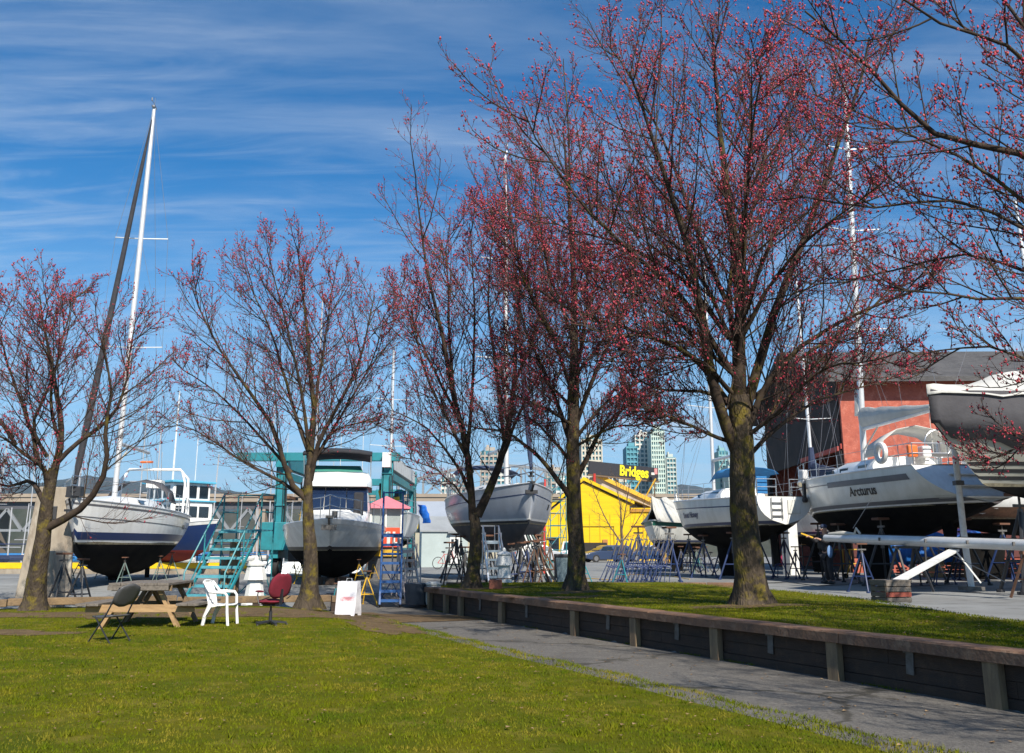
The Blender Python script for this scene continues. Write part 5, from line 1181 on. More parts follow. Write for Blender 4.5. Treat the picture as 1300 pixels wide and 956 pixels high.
p = P(536, 650, 44); mb.grid(R_); o = mb.build('blue_tarp', mat('bright_blue_tarp', (.01, .15, .62), .6, (.01, .08, .35), 4, .7), smooth=True, solid=.03); o.scale = (.42, .42, .42); o.location = (p.x-.05, p.y, p.z-.6); tag(o, 'bright blue tarp hanging beside the lift post above the shed', 'tarp')
# bollard-like white beacon posts
def beacon(x, y, label, h_=1.18, z=None):
    r = empty('beacon_post', (x, y, gz(x, y) if z is None else z), 0, label, 'beacon', 'white beacon posts'); k = h_/1.18
    s = MB(); s.lathe([(.30*k, 0), (.29*k, .12*k), (.25*k, .14*k), (.17*k, .62*k), (.17*k, .64*k)], 10); s.build('body', whitep, r, smooth=False)
    s = MB(); s.lathe([(.17*k, .63*k), (.27*k, .64*k), (.20*k, .92*k), (.20*k, .95*k)], 10); s.build('flared_cap', whitep, r)
    s = MB(); s.lathe([(.23*k, .95*k), (.23*k, .99*k), (.12*k, 1.05*k), (.06*k, 1.07*k), (.06*k, 1.13*k), (.02*k, 1.17*k)], 10); s.build('dome', whitep, r, smooth=True)
    s = MB(); s.torus((0, 0, .25*k), .235*k, .012, 'z', 18, 4); s.build('rust_band', brownp, r); return r
p = GP(322, 768, .12); beacon(p.x, p.y, 'white beacon post with flared cap beyond the rail, beside the red chair', 1.42)
p = GP(640, 745, .5); beacon(p.x, p.y, 'white beacon post with flared cap between the forked and straight maples', 1.15)
# wood pilings
for px, hgt, lb in ((283, 1.35, 'short dark wooden piling beside the teal stairs'), (294, 1.75, 'taller brown wooden piling with worn top by the teal stairs')):
    p = GP(px, 766, .12); s = MB(); s.tube([(0, 0, 0), (.01, 0, hgt*.5), (.0, .02, hgt)], [.16, .17, .15], 12); o = s.build('wooden_piling', postm, smooth=True); o.location = (p.x, p.y, gz(p.x, p.y)); tag(o, lb, 'piling')
# weathered slab left
p = GP(26, 768, .1); sl_ = empty('concrete_pier', (p.x-.9, p.y+3.0, 0), R(20), 'tall weathered concrete pier with an oval slot behind the pruned maple', 'pier')
conc = mat('weathered_concrete', (.36, .31, .24), .9, (.20, .16, .12), 1.6, .9, .4, 15, stretch=(1, 1, .35), extra=second((.48, .44, .37), 2.2, .55, .7, .7, (1, 1, .3)))
s = MB(); s.prism([(-.75, 0), (.8, 0), (.62, 3.5), (-.42, 3.5)], -.16, .16); s.build('pier_body', conc, sl_, bevel=.03); s = MB(); s.box((.1, -.165, 2.7), (.16, .04, .42)); s.build('slot', blackp, sl_, bevel=.06)
p = GP(78, 772, .1); s = MB(); s.prism([(-.35, 0), (.5, 0), (.4, 1.55), (-.2, 1.55)], -.4, .4); o = s.build('concrete_block', conc, bevel=.03); o.location = (-566/FPX*27*1.0, 26.5, 0); tag(o, 'low weathered concrete block below the bow of the blue-striped sloop', 'concrete block')
# quay barrier with yellow top
s = MB(); s.box((0, 0, .35), (30, .4, .55)); qb = s.build('quay_barrier', conc); qb.location = (-27, 43.6, 0.1); tag(qb, 'concrete quay barrier with a yellow painted top along the water', 'barrier')
s = MB(); s.box((0, 0, .76), (30, .44, .26)); s.build('yellow_top', mat('bright_yellow', (.80, .50, .0), .6), qb)
s = MB()
for i in range(16): s.cyl((-14.8+i*1.95, .1, .8), (-14.8+i*1.95, .1, 1.75), .025, n=6)
for z in (1.2, 1.72): s.tube([(-15, .1, z), (15, .1, z)], .022, 5)
s.build('handrail', dkblue, qb)
# litter bin, barrel, planter, notice pot
p = GP(718, 743, .5); b_ = empty('litter_bin', (p.x, p.y+.3, .5), 0, 'grey square litter bin with black rim beside the straight maple', 'bin'); s = MB(); s.prism([(-.24, 0), (.24, 0), (.30, .85), (-.30, .85)], -.26, .26); s.build('body', mat('blue_grey_plastic', (.12, .17, .19), .6), b_, bevel=.02); s = MB(); s.box((0, 0, .9), (.66, .58, .1)); s.box((-.3, 0, .55), (.05, .5, .7)); s.build('lid', blackp, b_, bevel=.02)
p = GP(552, 748, .5); s = MB(); s.lathe([(.18, 0), (.21, .1), (.22, .35), (.21, .5), (.23, .52), (.23, .56), (.12, .60)], 16); o = s.build('white_barrel', mat('pale_barrel', (.55, .55, .50), .5, (.35, .34, .3), 4, .8), smooth=True); o.location = (p.x, p.y-.6, gz(p.x, p.y-.6)+.1); tag(o, 'small white barrel at the far end of the timber wall', 'barrel')
s = MB(); s.lathe([(.30, 0), (.33, .25), (.35, .55), (.30, .56), (.28, .45)], 16); o = s.build('dark_tub', mat('dark_blue_plastic', (.02, .03, .045), .5), smooth=True); o.location = (p.x-.45, p.y-.5, gz(p.x-.45, p.y-.5)+.1); tag(o, 'dark round tub beside the small white barrel', 'tub')
s = MB(); s.box((0, 0, .12), (.34, .26, .24)); o = s.build('clay_block', mat('clay', (.30, .10, .06), .9, (.16, .06, .04), 8, .9), bevel=.02); p = GP(629, 748, .58); o.location = (p.x, p.y, .58); tag(o, 'small reddish block on the grass before the white beacon post', 'block')
# edging kerb of the raised lawn
s = MB()
for i in range(9): s.box((-1.5+i*.98, 28.9-.05*abs(i-3), .54), (.95, .16, .16), rz=-.02*i)
tag(s.build('edging_timbers', capm, bevel=.01), 'rusty brown timber edging at the yard side of the raised lawn', 'edging')

for k, (pts_, m_, lb) in enumerate(((((700, 738), (740, 734), (780, 736), (800, 729), (850, 731), (880, 736)), yellowp, 'thin yellow hose snaking across the yard behind the nested stands'), (((940, 741), (1000, 739), (1040, 744), (1090, 741), (1150, 745), (1220, 741)), blackp, 'black air hose trailing over the paving below the cream sloop'))):
    s = MB(); q = [GP(a_, b_, .515) for a_, b_ in pts_]; q2 = []
    for a_, b_ in zip(q, q[1:]):
        for j in range(6): w_ = a_.lerp(b_, j/6); w_.y += .18*math.sin(j+k); q2.append(w_)
    s.tube(q2, .013, 6); tag(s.build('hose', m_, smooth=True), lb, 'hose')
# ------------------------------------------------------------------ bicycles
def bike(x, y, rz, m, label, lean=.12):
    r = empty('bicycle', (x, y, gz(x, y)), rz, label, 'bicycle', 'parked bicycles'); r.rotation_euler = (lean, 0, rz)
    for X in (-.52, .52):
        s = MB(); s.torus((X, 0, .34), .32, .02, 'y', 24, 5); w_ = s.build('wheel', rubber, r, smooth=True); s = MB()
        for k in range(8): a = math.pi*k/4; s.tube([(X, 0, .34), (X+.31*math.cos(a), 0, .34+.31*math.sin(a))], .003, 3)
        s.build('spokes', inox, w_)
    s = MB()
    for a, b in (((-.52, 0, .34), (-.05, 0, .30)), ((-.52, 0, .34), (-.17, 0, .78)), ((-.05, 0, .30), (-.2, 0, .92)), ((-.05, 0, .3), (.36, 0, .82)), ((-.17, 0, .80), (.34, 0, .88)), ((.33, 0, .98), (.52, 0, .34))): s.tube([a, b], .017, 6)
    s.build('frame', m, r, smooth=True)
    s = MB(); s.tube([(.30, -.28, 1.0), (.36, -.1, 1.04), (.36, .1, 1.04), (.30, .28, 1.0)], .014, 6); s.build('handlebar', blackp, r); s = MB(); s.ball((-.22, 0, .95), (.13, .07, .04)); s.build('saddle', blackp, r, smooth=True)
p = P(566, 722, 52); bike(p.x, p.y, .5, redp, 'red bicycle standing in front of the pale shed'); bike(p.x+1.0, p.y+.4, 2.0, inox, 'silver bicycle beside the red one by the shed doors')
for k, (px, c, lb) in enumerate(((872, blackp, 'black bicycle parked under the script-named sloop, next to the teal post'), (884, teal, 'teal bicycle in the middle of the row under the sloop'), (897, greyst, 'dark grey bicycle at the maple end of the row under the sloop'))): p = GP(px, 727, .5); bike(p.x, p.y, 1.1+.5*k, c, lb, .15)
# scooter
p = GP(858, 725, .5); sc2 = empty('scooter', (p.x, p.y+.6, .5), R(-100), 'blue scooter with round headlamp parked near the teal post', 'scooter')
for X in (-.55, .58): s = MB(); s.torus((X, 0, .24), .17, .065, 'y', 20, 8); s.build('wheel', rubber, sc2, smooth=True)
s = MB(); s.prism([(-.75, .35), (-.7, .72), (-.1, .70), (0, .38), (.3, .34), (.42, .95), (.5, .95), (.5, .4), (.2, .22), (-.4, .25)], -.15, .15); s.build('body', bluep, sc2, bevel=.04); s = MB(); s.box((-.38, 0, .76), (.62, .26, .09)); s.build('saddle', blackp, sc2, bevel=.03)
s = MB(); s.tube([(.36, -.33, 1.08), (.44, 0, 1.02), (.36, .33, 1.08)], .02, 6); s.build('handlebar', blackp, sc2); s = MB(); s.ball((.52, 0, .98), .1); s.build('headlight', mat('lamp_lens', (.7, .7, .72), .1), sc2, smooth=True)

# ------------------------------------------------------------------ cars
def car(x, y, rz, m, label, L_=4.4, van=False):
    r = empty('parked_car', (x, y, .5), rz, label, 'car', 'cars parked by the yellow building'); W_ = 1.76; Hh = 1.75 if van else 1.42
    body = [(-L_/2, .35), (-L_/2+.02, .75), (-L_/2+.12, .95), (L_/2-1.25, .98 if not van else 1.05), (L_/2-.25, .80), (L_/2, .62), (L_/2, .32), (L_/2-.4, .22), (-L_/2+.2, .22)]
    s = MB(); s.prism(body, -W_/2, W_/2); s.build('body', m, r, bevel=.06, smooth=True)
    rf = [(-L_/2+.15, .96), (-L_/2+.45, Hh-.05), (-L_/2+.9, Hh), (.15, Hh), (.45, Hh-.07), (L_/2-1.15, .99)]
    s = MB(); n = len(rf)
    for i in range(n-1):
        a, b = rf[i], rf[i+1]; f = lambda z: W_/2-.02-.16*max(0, (z-.96)/(Hh-.96)); s.add([(a[0], -f(a[1]), a[1]), (a[0], f(a[1]), a[1]), (b[0], f(b[1]), b[1]), (b[0], -f(b[1]), b[1])], [(0, 1, 2, 3)])
    for sd in (1, -1): s.add([(q[0], sd*(W_/2-.02-.16*max(0, (q[1]-.96)/(Hh-.96))), q[1]) for q in rf], [tuple(range(n))])
    s.build('cabin', m, r, smooth=True)
    for sd in (1, -1):
        for x0, x1 in ((-L_/2+.55, -.35), (-.28, .75)):
            s = MB(); s.add([(x0, sd*(W_/2-.005), 1.0), (x1+(.15 if x1 > 0 else 0), sd*(W_/2-.005), 1.0), (x1-.1, sd*(W_/2-.12), Hh-.12), (x0+.12, sd*(W_/2-.12), Hh-.12)], [(0, 1, 2, 3)]); s.build('side_window', tint, r, solid=.01)
    s = MB(); s.add([(L_/2-1.2, -.72, 1.02), (L_/2-1.2, .72, 1.02), (.42, .62, Hh-.08), (.42, -.62, Hh-.08)], [(0, 1, 2, 3)]); s.build('windscreen', tint, r, solid=.03)
    s = MB(); s.add([(-L_/2+.17, -.7, 1.02), (-L_/2+.17, .7, 1.02), (-L_/2+.44, .6, Hh-.1), (-L_/2+.44, -.6, Hh-.1)], [(0, 1, 2, 3)]); s.build('rear_window', tint, r, solid=.03)
    for X in (-L_/2+.85, L_/2-.85):
        for sd in (1, -1): s = MB(); s.cyl((X, sd*(W_/2-.2), .32), (X, sd*(W_/2+.01), .32), .32, n=20); w_ = s.build('wheel', rubber, r, smooth=True); s = MB(); s.cyl((X, sd*(W_/2-.0), .32), (X, sd*(W_/2+.02), .32), .19, n=14); s.build('rim', inox, w_)
    for sd in (1, -1): s = MB(); s.box((L_/2-.06, sd*.62, .66), (.12, .36, .13)); s.build('headlight', alu, r, bevel=.02); s = MB(); s.box((-L_/2+.03, sd*.68, .78), (.06, .22, .16)); s.build('tail_light', redp, r)
    return r
cp = lambda n, c: mat(n, c, .3, tuple(q*.9 for q in c), 1, .4, coat=.6)
p = P(740, 700, 80); car(p.x-.9, p.y, R(84), cp('car_white', (.72, .72, .72)), 'white car parked nose-in behind the straight maple', van=True)
p = P(768, 700, 79); car(p.x+.1, p.y, R(200), cp('car_dark_blue', (.03, .05, .10)), 'dark blue car parked broadside behind the nested stands')
p = P(690, 700, 76); car(p.x-.3, p.y, R(10), cp('car_silver', (.42, .44, .46)), 'silver car parked beneath the bow of the grey sloop')
p = P(800, 700, 83); car(p.x+1.6, p.y, R(190), cp('car_navy', (.02, .06, .16)), 'blue car parked behind the nested stands near the wooden steps')
# ------------------------------------------------------------------ yellow restaurant building with its sign
ym = mat('yellow_siding', (.74, .49, .0), .8, (.60, .37, .0), .6, .8, .3, 3, stretch=(.2, .2, 6))
yb = empty('yellow_building', (7.0, 95, .5), 0, 'bright yellow gabled waterside building beyond the car park', 'building')
c0 = P(740, 613, 92); xl_ = P(692, 655, 92).x-7; xa = c0.x-7; xr_ = P(797, 640, 92).x-7; za = c0.z-.5; zl = P(692, 655, 92).z-.5; zr = P(797, 641, 92).z-.5
s = MB(); s.prism([(xl_, 0), (xr_, 0), (xr_, zr), (xa, za), (xl_, zl)], -3, 12); s.build('wall', ym, yb)
s = MB(); s.prism([(xl_-.5, zl-.15), (xa, za+.12), (xr_+.4, zr-.05), (xr_+.4, zr+.18), (xa, za+.42), (xl_-.5, zl+.15)], -2.85, 12.5); s.build('roof', mat('buff_roof', (.42, .34, .25), .9, (.30, .24, .18), .8, .8), yb)
s = MB(); s.prism([(xl_-.55, zl-.10), (xa, za+.16), (xr_+.45, zr-.0), (xr_+.45, zr+.27), (xa, za+.52), (xl_-.55, zl+.2)], -3.3, -2.86); s.build('barge_board', ym, yb)
x2 = P(858, 645, 92).x-7; z2 = P(858, 645, 92).z-.5
s = MB(); s.box(((xr_+x2)/2, 3.5, z2/2), (x2-xr_, 11, z2)); s.build('wing', ym, yb)
s = MB(); s.box(((xr_+x2)/2, -2.05, z2-.25), (x2-xr_+.3, .25, .3)); s.build('eave_stripe', mat('ochre_trim', (.45, .22, .03), .8), yb)
s = MB(); s.add([(xa+.4, 2, za+1.0), (xr_+.5, 2, zr+.2), (x2+.2, 6, z2+.1), (xa+2.2, 8, za+1.2)], [(0, 1, 2, 3)]); 
s = MB(); s.prism([(xa+.6, za+.5), (x2-1.2, z2+.1), (x2-.6, z2+.1), (xa+2.4, za+1.0), (xa+1.6, za+1.1)], 3, 12); s.build('upper_roof', mat('weathered_shingle', (.50, .42, .34), .9, (.32, .26, .22), 1.2, .9), yb)
s = MB(); s.bar((xa+1.9, 2.8, za+1.15), (x2-.5, 2.8, z2+.35), .25, .4); s.build('ridge_board', mat('ochre_board', (.70, .40, .03), .7), yb)
for k in range(9): s = MB(); s.box((xl_+.3+k*1.0, -3.03, min(zl, zr)*.5+.2), (.05, .06, min(zl, zr)-.2)); s.build('wall_batten', mat('dull_yellow', (.50, .36, .02), .8), yb)
s = MB(); s.box((.2, -3.25, .85), (4.0, .4, 1.7)); s.build('recess_shade', mat('opening_shade', (.03, .025, .02), .9), yb)  # solid box on the wall, an opening's shade put into its dark colour
s = MB(); s.box((xa+2.9, -3.06, 1.7), (.06, .1, 3.2)); s.box((xa+1.2, -3.06, 3.28), (3.4, .1, .06)); s.build('wall_batten', mat('dull_yellow', (.50, .36, .02), .8), yb)
s = MB(); s.box((xa+2.0, -3.08, 1.75), (.5, .1, .5)); s.build('brown_notice', mat('orange_brown', (.42, .18, .05), .8), yb)
s = MB(); s.box((-9.5+6.6, -3.1, 1.6), (.9, .12, 1.2)); s.build('window', tint, yb); s = MB(); s.cyl((xa+1.15, -2.2, za-.7), (xa+1.15, -2.2, za+.9), .14, n=8); s.build('red_vent_pipe', redp, yb)
a = P(744, 600, 96); b = P(838, 609, 99)
sg = empty('roof_sign', ((a.x+b.x)/2, (a.y+b.y)/2, (a.z+b.z)/2+.55), 0, 'black rooftop sign with chunky yellow lettering on yellow struts', 'sign')
ang = math.atan2(b.y-a.y, b.x-a.x); sl2 = math.atan2(b.z-a.z, b.x-a.x); Ls_ = b.x-a.x
s = MB(); s.box((0, 0, 0), (Ls_, .25, 1.35), rz=ang, ry=-sl2); bd = s.build('board', mat('sign_black', (.018, .018, .025), .6), sg)
s = MB(); s.box((0, .02, -.78), (Ls_+.3, .3, .16), rz=ang, ry=-sl2); s.build('bottom_rail', mat('brown_beam', (.15, .10, .06), .8), sg)
t_ = text_obj('Bridges', 1.5, mat('sign_yellow', (.86, .74, .01), .5), sg, (1.15, -.15+1.15*math.tan(ang), -.10), (math.pi/2, sl2*-1, 0), bold=.045, ext=.03, sx_=.78)
t_.rotation_euler = (math.pi/2, -sl2, ang)
s = MB(); s.tube([(-2.75, -.35, .25), (-2.6, -.35, -.05), (-2.35, -.35, -.25), (-2.1, -.35, 0), (-1.8, -.35, .1), (-1.95, -.35, -.15)], .09, 6); s.tube([(-2.35, -.35, -.2), (-2.3, -.35, -.42)], .12, 6); s.build('red_emblem', mat('salmon', (.62, .20, .14), .7), sg)
s = MB(); s.box((3.4, .0, -.05), (.3, .3, .6)); s.build('pink_emblem', mat('rose', (.65, .25, .25), .7), sg); s = MB(); s.box((3.1, .0, -.3), (.35, .3, .25)); s.build('pale_emblem', whitep, sg)
for x0, x1 in ((-.9, .6), (1.9, .8), (3.4, 2.4)):
    s = MB(); s.bar((x0, .1, -.8), (x1, .6, -2.6), .13); s.build('strut', mat('ochre_board', (.7, .4, .03), .7), sg)
for x in (-3.2, .1, 3.3): s = MB(); s.bar((x, .4, -.8), (x, .6, -3.4), .12); s.build('upright', mat('brown_beam', (.15, .1, .06), .8), sg)

# ------------------------------------------------------------------ red boat shed
brick = mat('salmon_brick', (.42, .105, .065), .85, (.30, .07, .045), 2.5, .9, .5, 18, extra=second((.60, .22, .15), 5, .5, .7, .6)); shadew = mat('shade_dark_cladding', (.022, .016, .014), .9, (.05, .035, .03), 1.2, .8)  # gable shade and the dim interior are put into one near-black colour
roofs = mat('grey_shingle', (.085, .08, .078), .9, (.045, .042, .042), .9, .9, .8, 8, extra=second((.13, .125, .12), 3.5, .5, .7, .8, (1, 1, 3)))
bx, by = P(1066, 600, 45.5).x, 45.0; rb = empty('red_boat_shed', (bx, by, .5), R(-1.5), 'large red-walled boat shed with grey shingle roof and dark open gable', 'building')
EH = P(1066, 486, 46).z-.5; RH = P(1008, 450, 53).z-.5
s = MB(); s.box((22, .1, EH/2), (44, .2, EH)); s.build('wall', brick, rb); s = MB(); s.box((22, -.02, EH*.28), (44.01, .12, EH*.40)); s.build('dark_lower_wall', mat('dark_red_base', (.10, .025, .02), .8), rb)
s = MB(); s.box((22, 15.0, EH/2), (44, .2, EH)); s.build('rear_wall', brick, rb)
# gable end: cladding above a big opening, its shade put into the colour
s = MB(); s.add([(0, .25, 5.8), (0, 7.5, 5.8), (0, 14.9, 5.8), (0, 14.9, EH), (0, 7.5, RH-.1), (0, .25, EH)], [(0, 1, 2, 3, 4, 5)]); s.build('gable', shadew, rb, solid=.15)
for y_ in (.25, 14.6): s = MB(); s.box((0, y_+.2, 2.9), (.2, .6, 5.8)); s.build('gable_pier', shadew, rb)
s = MB(); s.box((1.5, .2, 6.0), (3.2, .16, .25)); s.box((-.15, 3.5, 5.9), (.15, 6.5, .22)); s.build('red_fascia', mat('red_trim', (.42, .06, .04), .7), rb)
s = MB(); s.box((20, 7.5, .03), (40, 14.5, .06)); s.build('floor', shadew, rb); s = MB(); s.box((18, 7.5, 3.5), (.2, 14.4, 7)); s.build('inner_wall', shadew, rb)
s = MB()
s.prism([(-.9, EH-.15), (7.5, RH), (15.9, EH-.15), (15.9, EH+.08), (7.5, RH+.25), (-.9, EH+.08)], -.9, 44.5, 'x'); s.build('roof', roofs, rb)
for x in (8, 14, 20, 27): s = MB(); s.box((x, -.06, EH*.62), (1.7, .12, 1.2)); w_ = s.build('window', tint, rb); s = MB(); s.box((x, -.14, EH*.62-.66), (1.95, .16, .1)); s.build('sill', whitep, w_)
s = MB(); s.box((30, -.8, EH+.05), (30, .14, .16)); s.build('gutter', whitep, rb)

# ------------------------------------------------------------------ city beyond: towers, bridge, mountains
glass_t = mat('tower_glass', (.05, .16, .20), .2, (.08, .24, .28), .05, .8); 
def tower(px0, px1, py, t, wallc, label, band=3.1, cols=None, win=None, d=18, rot=0, top=None):
    a = P(px0, py, t); b = P(px1, py, t); w = b.x-a.x; H_ = a.z+2; r = empty('apartment_tower', ((a.x+b.x)/2, a.y+d/2, -2), rot, label, 'tower', 'towers across the water')
    m_ = mat('tower_wall_%d' % len(MATS), wallc, .8, tuple(q*.85 for q in wallc), .2, .6); s = MB(); s.box((0, 0, H_/2), (w*.9, d*.9, H_)); s.build('core', win or glass_t, r)
    s = MB(); n = int(H_/band)
    for k in range(n): s.box((0, 0, (k+.9)*band), (w*(1 if k % 7 else 1.02), d, band*.36))
    s.build('floor_bands', m_, r)
    cols = cols or 5; s = MB()
    for k in range(cols+1):
        x = -w/2+w*k/cols; s.box((x*.97, 0, H_/2-.3), (w*.07, d*1.01, H_-.6))
    for k in range(4):
        for sd in (-1, 1): s.box((sd*w*.485, -d/2+d*k/3, H_/2-.3), (w*.05, 1.0, H_-.6))
    s.build('piers', m_, r)
    s = MB(); s.box((w*.05, 0, H_+1.2), (w*.55, d*.5, 2.6)); s.box((-w*.1, 0, H_+3.2), (w*.15, d*.2, 2)); s.build('roof_plant', m_, r); return r
C1 = (.55, .50, .40); C2 = (.46, .50, .46); C3 = (.62, .60, .54); C4 = (.40, .34, .28)
tower(826, 843, 545, 620, (.50, .58, .50), 'tall pale green glazed tower with white balconies behind the sign', cols=6)
tower(806, 829, 552, 640, C3, 'white concrete tower joined to the green glazed one', cols=4)
tower(795, 809, 566, 600, (.10, .30, .36), 'narrow teal glass tower beside the white concrete one', cols=3)
tower(738, 764, 556, 560, C1, 'cream gridded tower rising behind the straight maple', cols=6)
tower(760, 782, 604, 520, C3, 'shorter cream block below the tall gridded tower', cols=5)
tower(782, 800, 612, 500, C1, 'low beige block with small windows under the sign', cols=5)
tower(694, 716, 598, 520, C4, 'brown brick block with white balconies above the yellow roof', cols=4)
tower(610, 632, 572, 560, C4, 'stepped brown tower seen through the forked maple', cols=4)
tower(630, 648, 590, 545, C3, 'white balconied block beside the stepped brown tower', cols=3)
tower(648, 672, 622, 480, C1, 'low cream block above the grey sloop deck', cols=5)
tower(560, 580, 606, 520, C3, 'low white block in the gap beside the forked maple', cols=4)
tower(580, 602, 616, 470, C4, 'low brown block beyond the stern of the grey sloop', cols=4)
tower(912, 924, 572, 620, (.22, .40, .40), 'slim teal glass tower beside the largest maple', cols=3)
tower(924, 938, 590, 600, C2, 'grey-green tower close to the largest maple trunk', cols=3)
tower(706, 730, 612, 500, C3, 'white block beside the brown brick one', cols=4)
tower(846, 858, 580, 640, C2, 'grey-green block at the edge of the tall green tower', cols=3)
rnd = random.Random(5)
for k in range(7):
    px = 372+k*24; o = tower(px, px+20, 640+4*(k % 3), 500+10*k, (C1, C3, C4)[k % 3], ('beige', 'white', 'brown', 'beige', 'white', 'brown', 'beige')[k]+' low waterfront block far beyond the lift, '+('first', 'second', 'third', 'fourth', 'fifth', 'sixth', 'seventh')[k]+' from the bridge trestle', cols=5)
# bridge
a = P(-150, 628, 300); b = P(700, 640, 345); br = empty('road_bridge', (0, 320, -2), 0, 'long concrete road bridge with white cross-braced trestle over the inlet', 'bridge')
bc = mat('bridge_concrete', (.34, .27, .20), .9, (.24, .19, .15), .08, .8); bw = mat('bridge_steel', (.22, .23, .24), .7)
zt1 = P(100, 633, 320).z+2; 
s = MB(); s.box((-70, 0, zt1-.9), (330, 16, 1.5)); s.build('deck', bc, br); s = MB(); s.box((-70, -8.2, zt1+.4), (330, .4, 1.1)); s.build('parapet', bc, br); s = MB(); s.box((-70, -6, zt1-3.0), (330, 1.0, 2.0)); s.build('girder', mat('dark_girder', (.08, .08, .09), .8), br)
for k in range(14):
    x = -222+k*23; s = MB(); s.box((x, 0, (zt1-4)/2), (3.2, 13, zt1-4)); s.build('bridge_pier', bc, br)
for k in range(26):
    x = -220+k*11.5; s = MB(); z0 = zt1-11; s.bar((x, -6.5, z0), (x+5.5, -6.5, zt1-4), .9); s.bar((x+11, -6.5, z0), (x+5.5, -6.5, zt1-4), .9); s.bar((x, -6.5, z0), (x+11, -6.5, z0), .8); s.build('brace', bw, br)
for k in range(9):       # through truss
    x = -38+k*8.2; hh = 8.5*math.sin(math.pi*(k+.7)/9.6)+2; h2 = 8.5*math.sin(math.pi*(k+1.7)/9.6)+2; s = MB()
    s.bar((x, -7, zt1), (x, -7, zt1+hh), .7); s.bar((x, -7, zt1+hh), (x+8.2, -7, zt1+h2), .9); s.bar((x, -7, zt1), (x+8.2, -7, zt1+h2), .5); s.bar((x, -7, zt1+hh), (x+8.2, -7, zt1), .5); s.build('truss', bw, br)
# mountains
def ridge(name, pts, t, m_, seed, depth=1200):
    rnd = random.Random(seed); mb = MB(); rows_ = [[], [], [], []]
    x0, x1 = pts[0][0], pts[-1][0]; n = 220
    for i in range(n+1):
        px = x0+(x1-x0)*i/n; j = max(k for k in range(len(pts)) if pts[k][0] <= px or k == 0); j = min(j, len(pts)-2); q = (px-pts[j][0])/(pts[j+1][0]-pts[j][0]); q = q*q*(3-2*q); py = pts[j][1]+(pts[j+1][1]-pts[j][1])*q+math.sin(px*.35+seed)*.8+math.sin(px*.9)*.5
        p_ = P(px, py, t); z = p_.z
        rows_[0].append((p_.x, p_.y-depth*.9, -4)); rows_[1].append((p_.x+30*math.sin(i*.7), p_.y-depth*.45, z*.45+12*math.sin(i*.5))); rows_[2].append((p_.x, p_.y, z)); rows_[3].append((p_.x, p_.y+depth, z*.3))
    mb.grid(rows_); return tag(mb.build(name, m_, smooth=True), kind='structure')
forest = mat('forest_slope', (.025, .045, .05), .95, (.045, .06, .06), .004, .8)
ridge('mountains', [(-160, 626), (0, 620), (60, 612), (110, 604), (140, 606), (170, 612), (200, 609), (225, 614), (260, 617), (300, 624), (340, 630), (420, 634), (520, 632), (600, 626), (650, 618), (700, 612), (760, 618), (810, 622), (840, 612), (870, 616), (930, 624), (1010, 632), (1100, 640)], 2600, forest, 3)
trm = mat('far_trees', (.03, .04, .03), .95, (.07, .07, .06), .08, 1)
ridge('far_shore_hills', [(-200, 655), (-60, 651), (20, 654), (90, 648), (150, 652), (220, 646), (300, 650), (380, 645), (450, 649), (520, 640), (600, 645), (690, 640), (760, 648), (860, 640), (960, 650), (1100, 655)], 395, trm, 11, depth=60)
# ------------------------------------------------------------------ marina
mh = []
def moored(x, y, rz, label, L_=9.0, mastz=12.0, hullm=white, cover=None):
    r = empty('moored_yacht', (x, y, -1.9), rz, label, 'boat', 'yachts moored in the marina'); h_ = Hull(L_, L_*.31, .3, 1.25, 1.05, .3); s = MB()
    h_.band(lambda q: h_.kz(q), h_.sz, 6).build('hull', hullm, r, smooth=True); t = h_.transom(0, 99)
    if t: t.build('transom', hullm, r)
    mb = MB(); mb.grid([[Vector((p.x, p.y*k/2, p.z)) for k in (-2, -1, 0, 1, 2) for p in [h_.pt(q, h_.sz(q), 1)]] for q in h_.QS]); mb.build('deck', deckm, r)
    mb = MB(); loft(mb, [(-L_*.25, L_*.11, 1.3, 1.95, .15), (L_*.05, L_*.11, 1.3, 1.9, .2), (L_*.28, L_*.05, 1.3, 1.5, .1)]); mb.build('cabin', white, r, smooth=True)
    mb = MB(); mb.tube([(L_*.08, 0, 1.6), (L_*.06, 0, mastz)], [.055, .035], 6)
    for sd in (-1, 1): mb.tube([(L_*.07, 0, mastz*.6), (L_*.07, sd*.9, mastz*.6)], .03, 4)
    mb.build('mast', mat('weathered_mast', (.42, .42, .43), .5), r); mb = MB(); mb.tube([(L_*.07, 0, 2.9), (-L_*.3, 0, 3.0)], [.22, .14], 8); mb.build('sail_cover', cover or canvasb, r, smooth=True); return r
sp_ = [(8, 60, 690), (25, 85, 684), (60, 70, 688), (105, 66, 690), (135, 92, 684), (170, 75, 687), (205, 105, 682), (330, 62, 690), (350, 88, 684), (310, 110, 680), (375, 120, 680), (265, 120, 680), (-10, 100, 683), (415, 95, 684), (450, 130, 680), (190, 62, 690), (340, 145, 676)]
w1 = ['slim mast', 'tall mast', 'navy sail cover', 'blue sail cover', 'short mast', 'long white hull', 'broad white deck', 'low cabin', 'grey sail cover', 'narrow beam', 'high bow', 'blunt stern', 'raised bow', 'pale deck', 'small cabin', 'white rail', 'grey deck']
w2 = ['behind the concrete pier', 'beside the pruned maple', 'past the low concrete block', 'under the bow of the blue-striped sloop', 'past the keel of the blue-striped sloop', 'astern of the blue-striped sloop', 'far beyond the teal stairs', 'behind the beacon post by the red chair', 'next to the teal lift post', 'far behind the blue workboat', 'far beyond the motor yacht', 'just beyond the blue workboat roof', 'at the quay end beyond the concrete pier', 'behind the motor yacht', 'beyond the pink-roofed kiosk', 'close to the yellow quay barrier', 'small in the distance beneath the bridge']
rnd = random.Random(9)
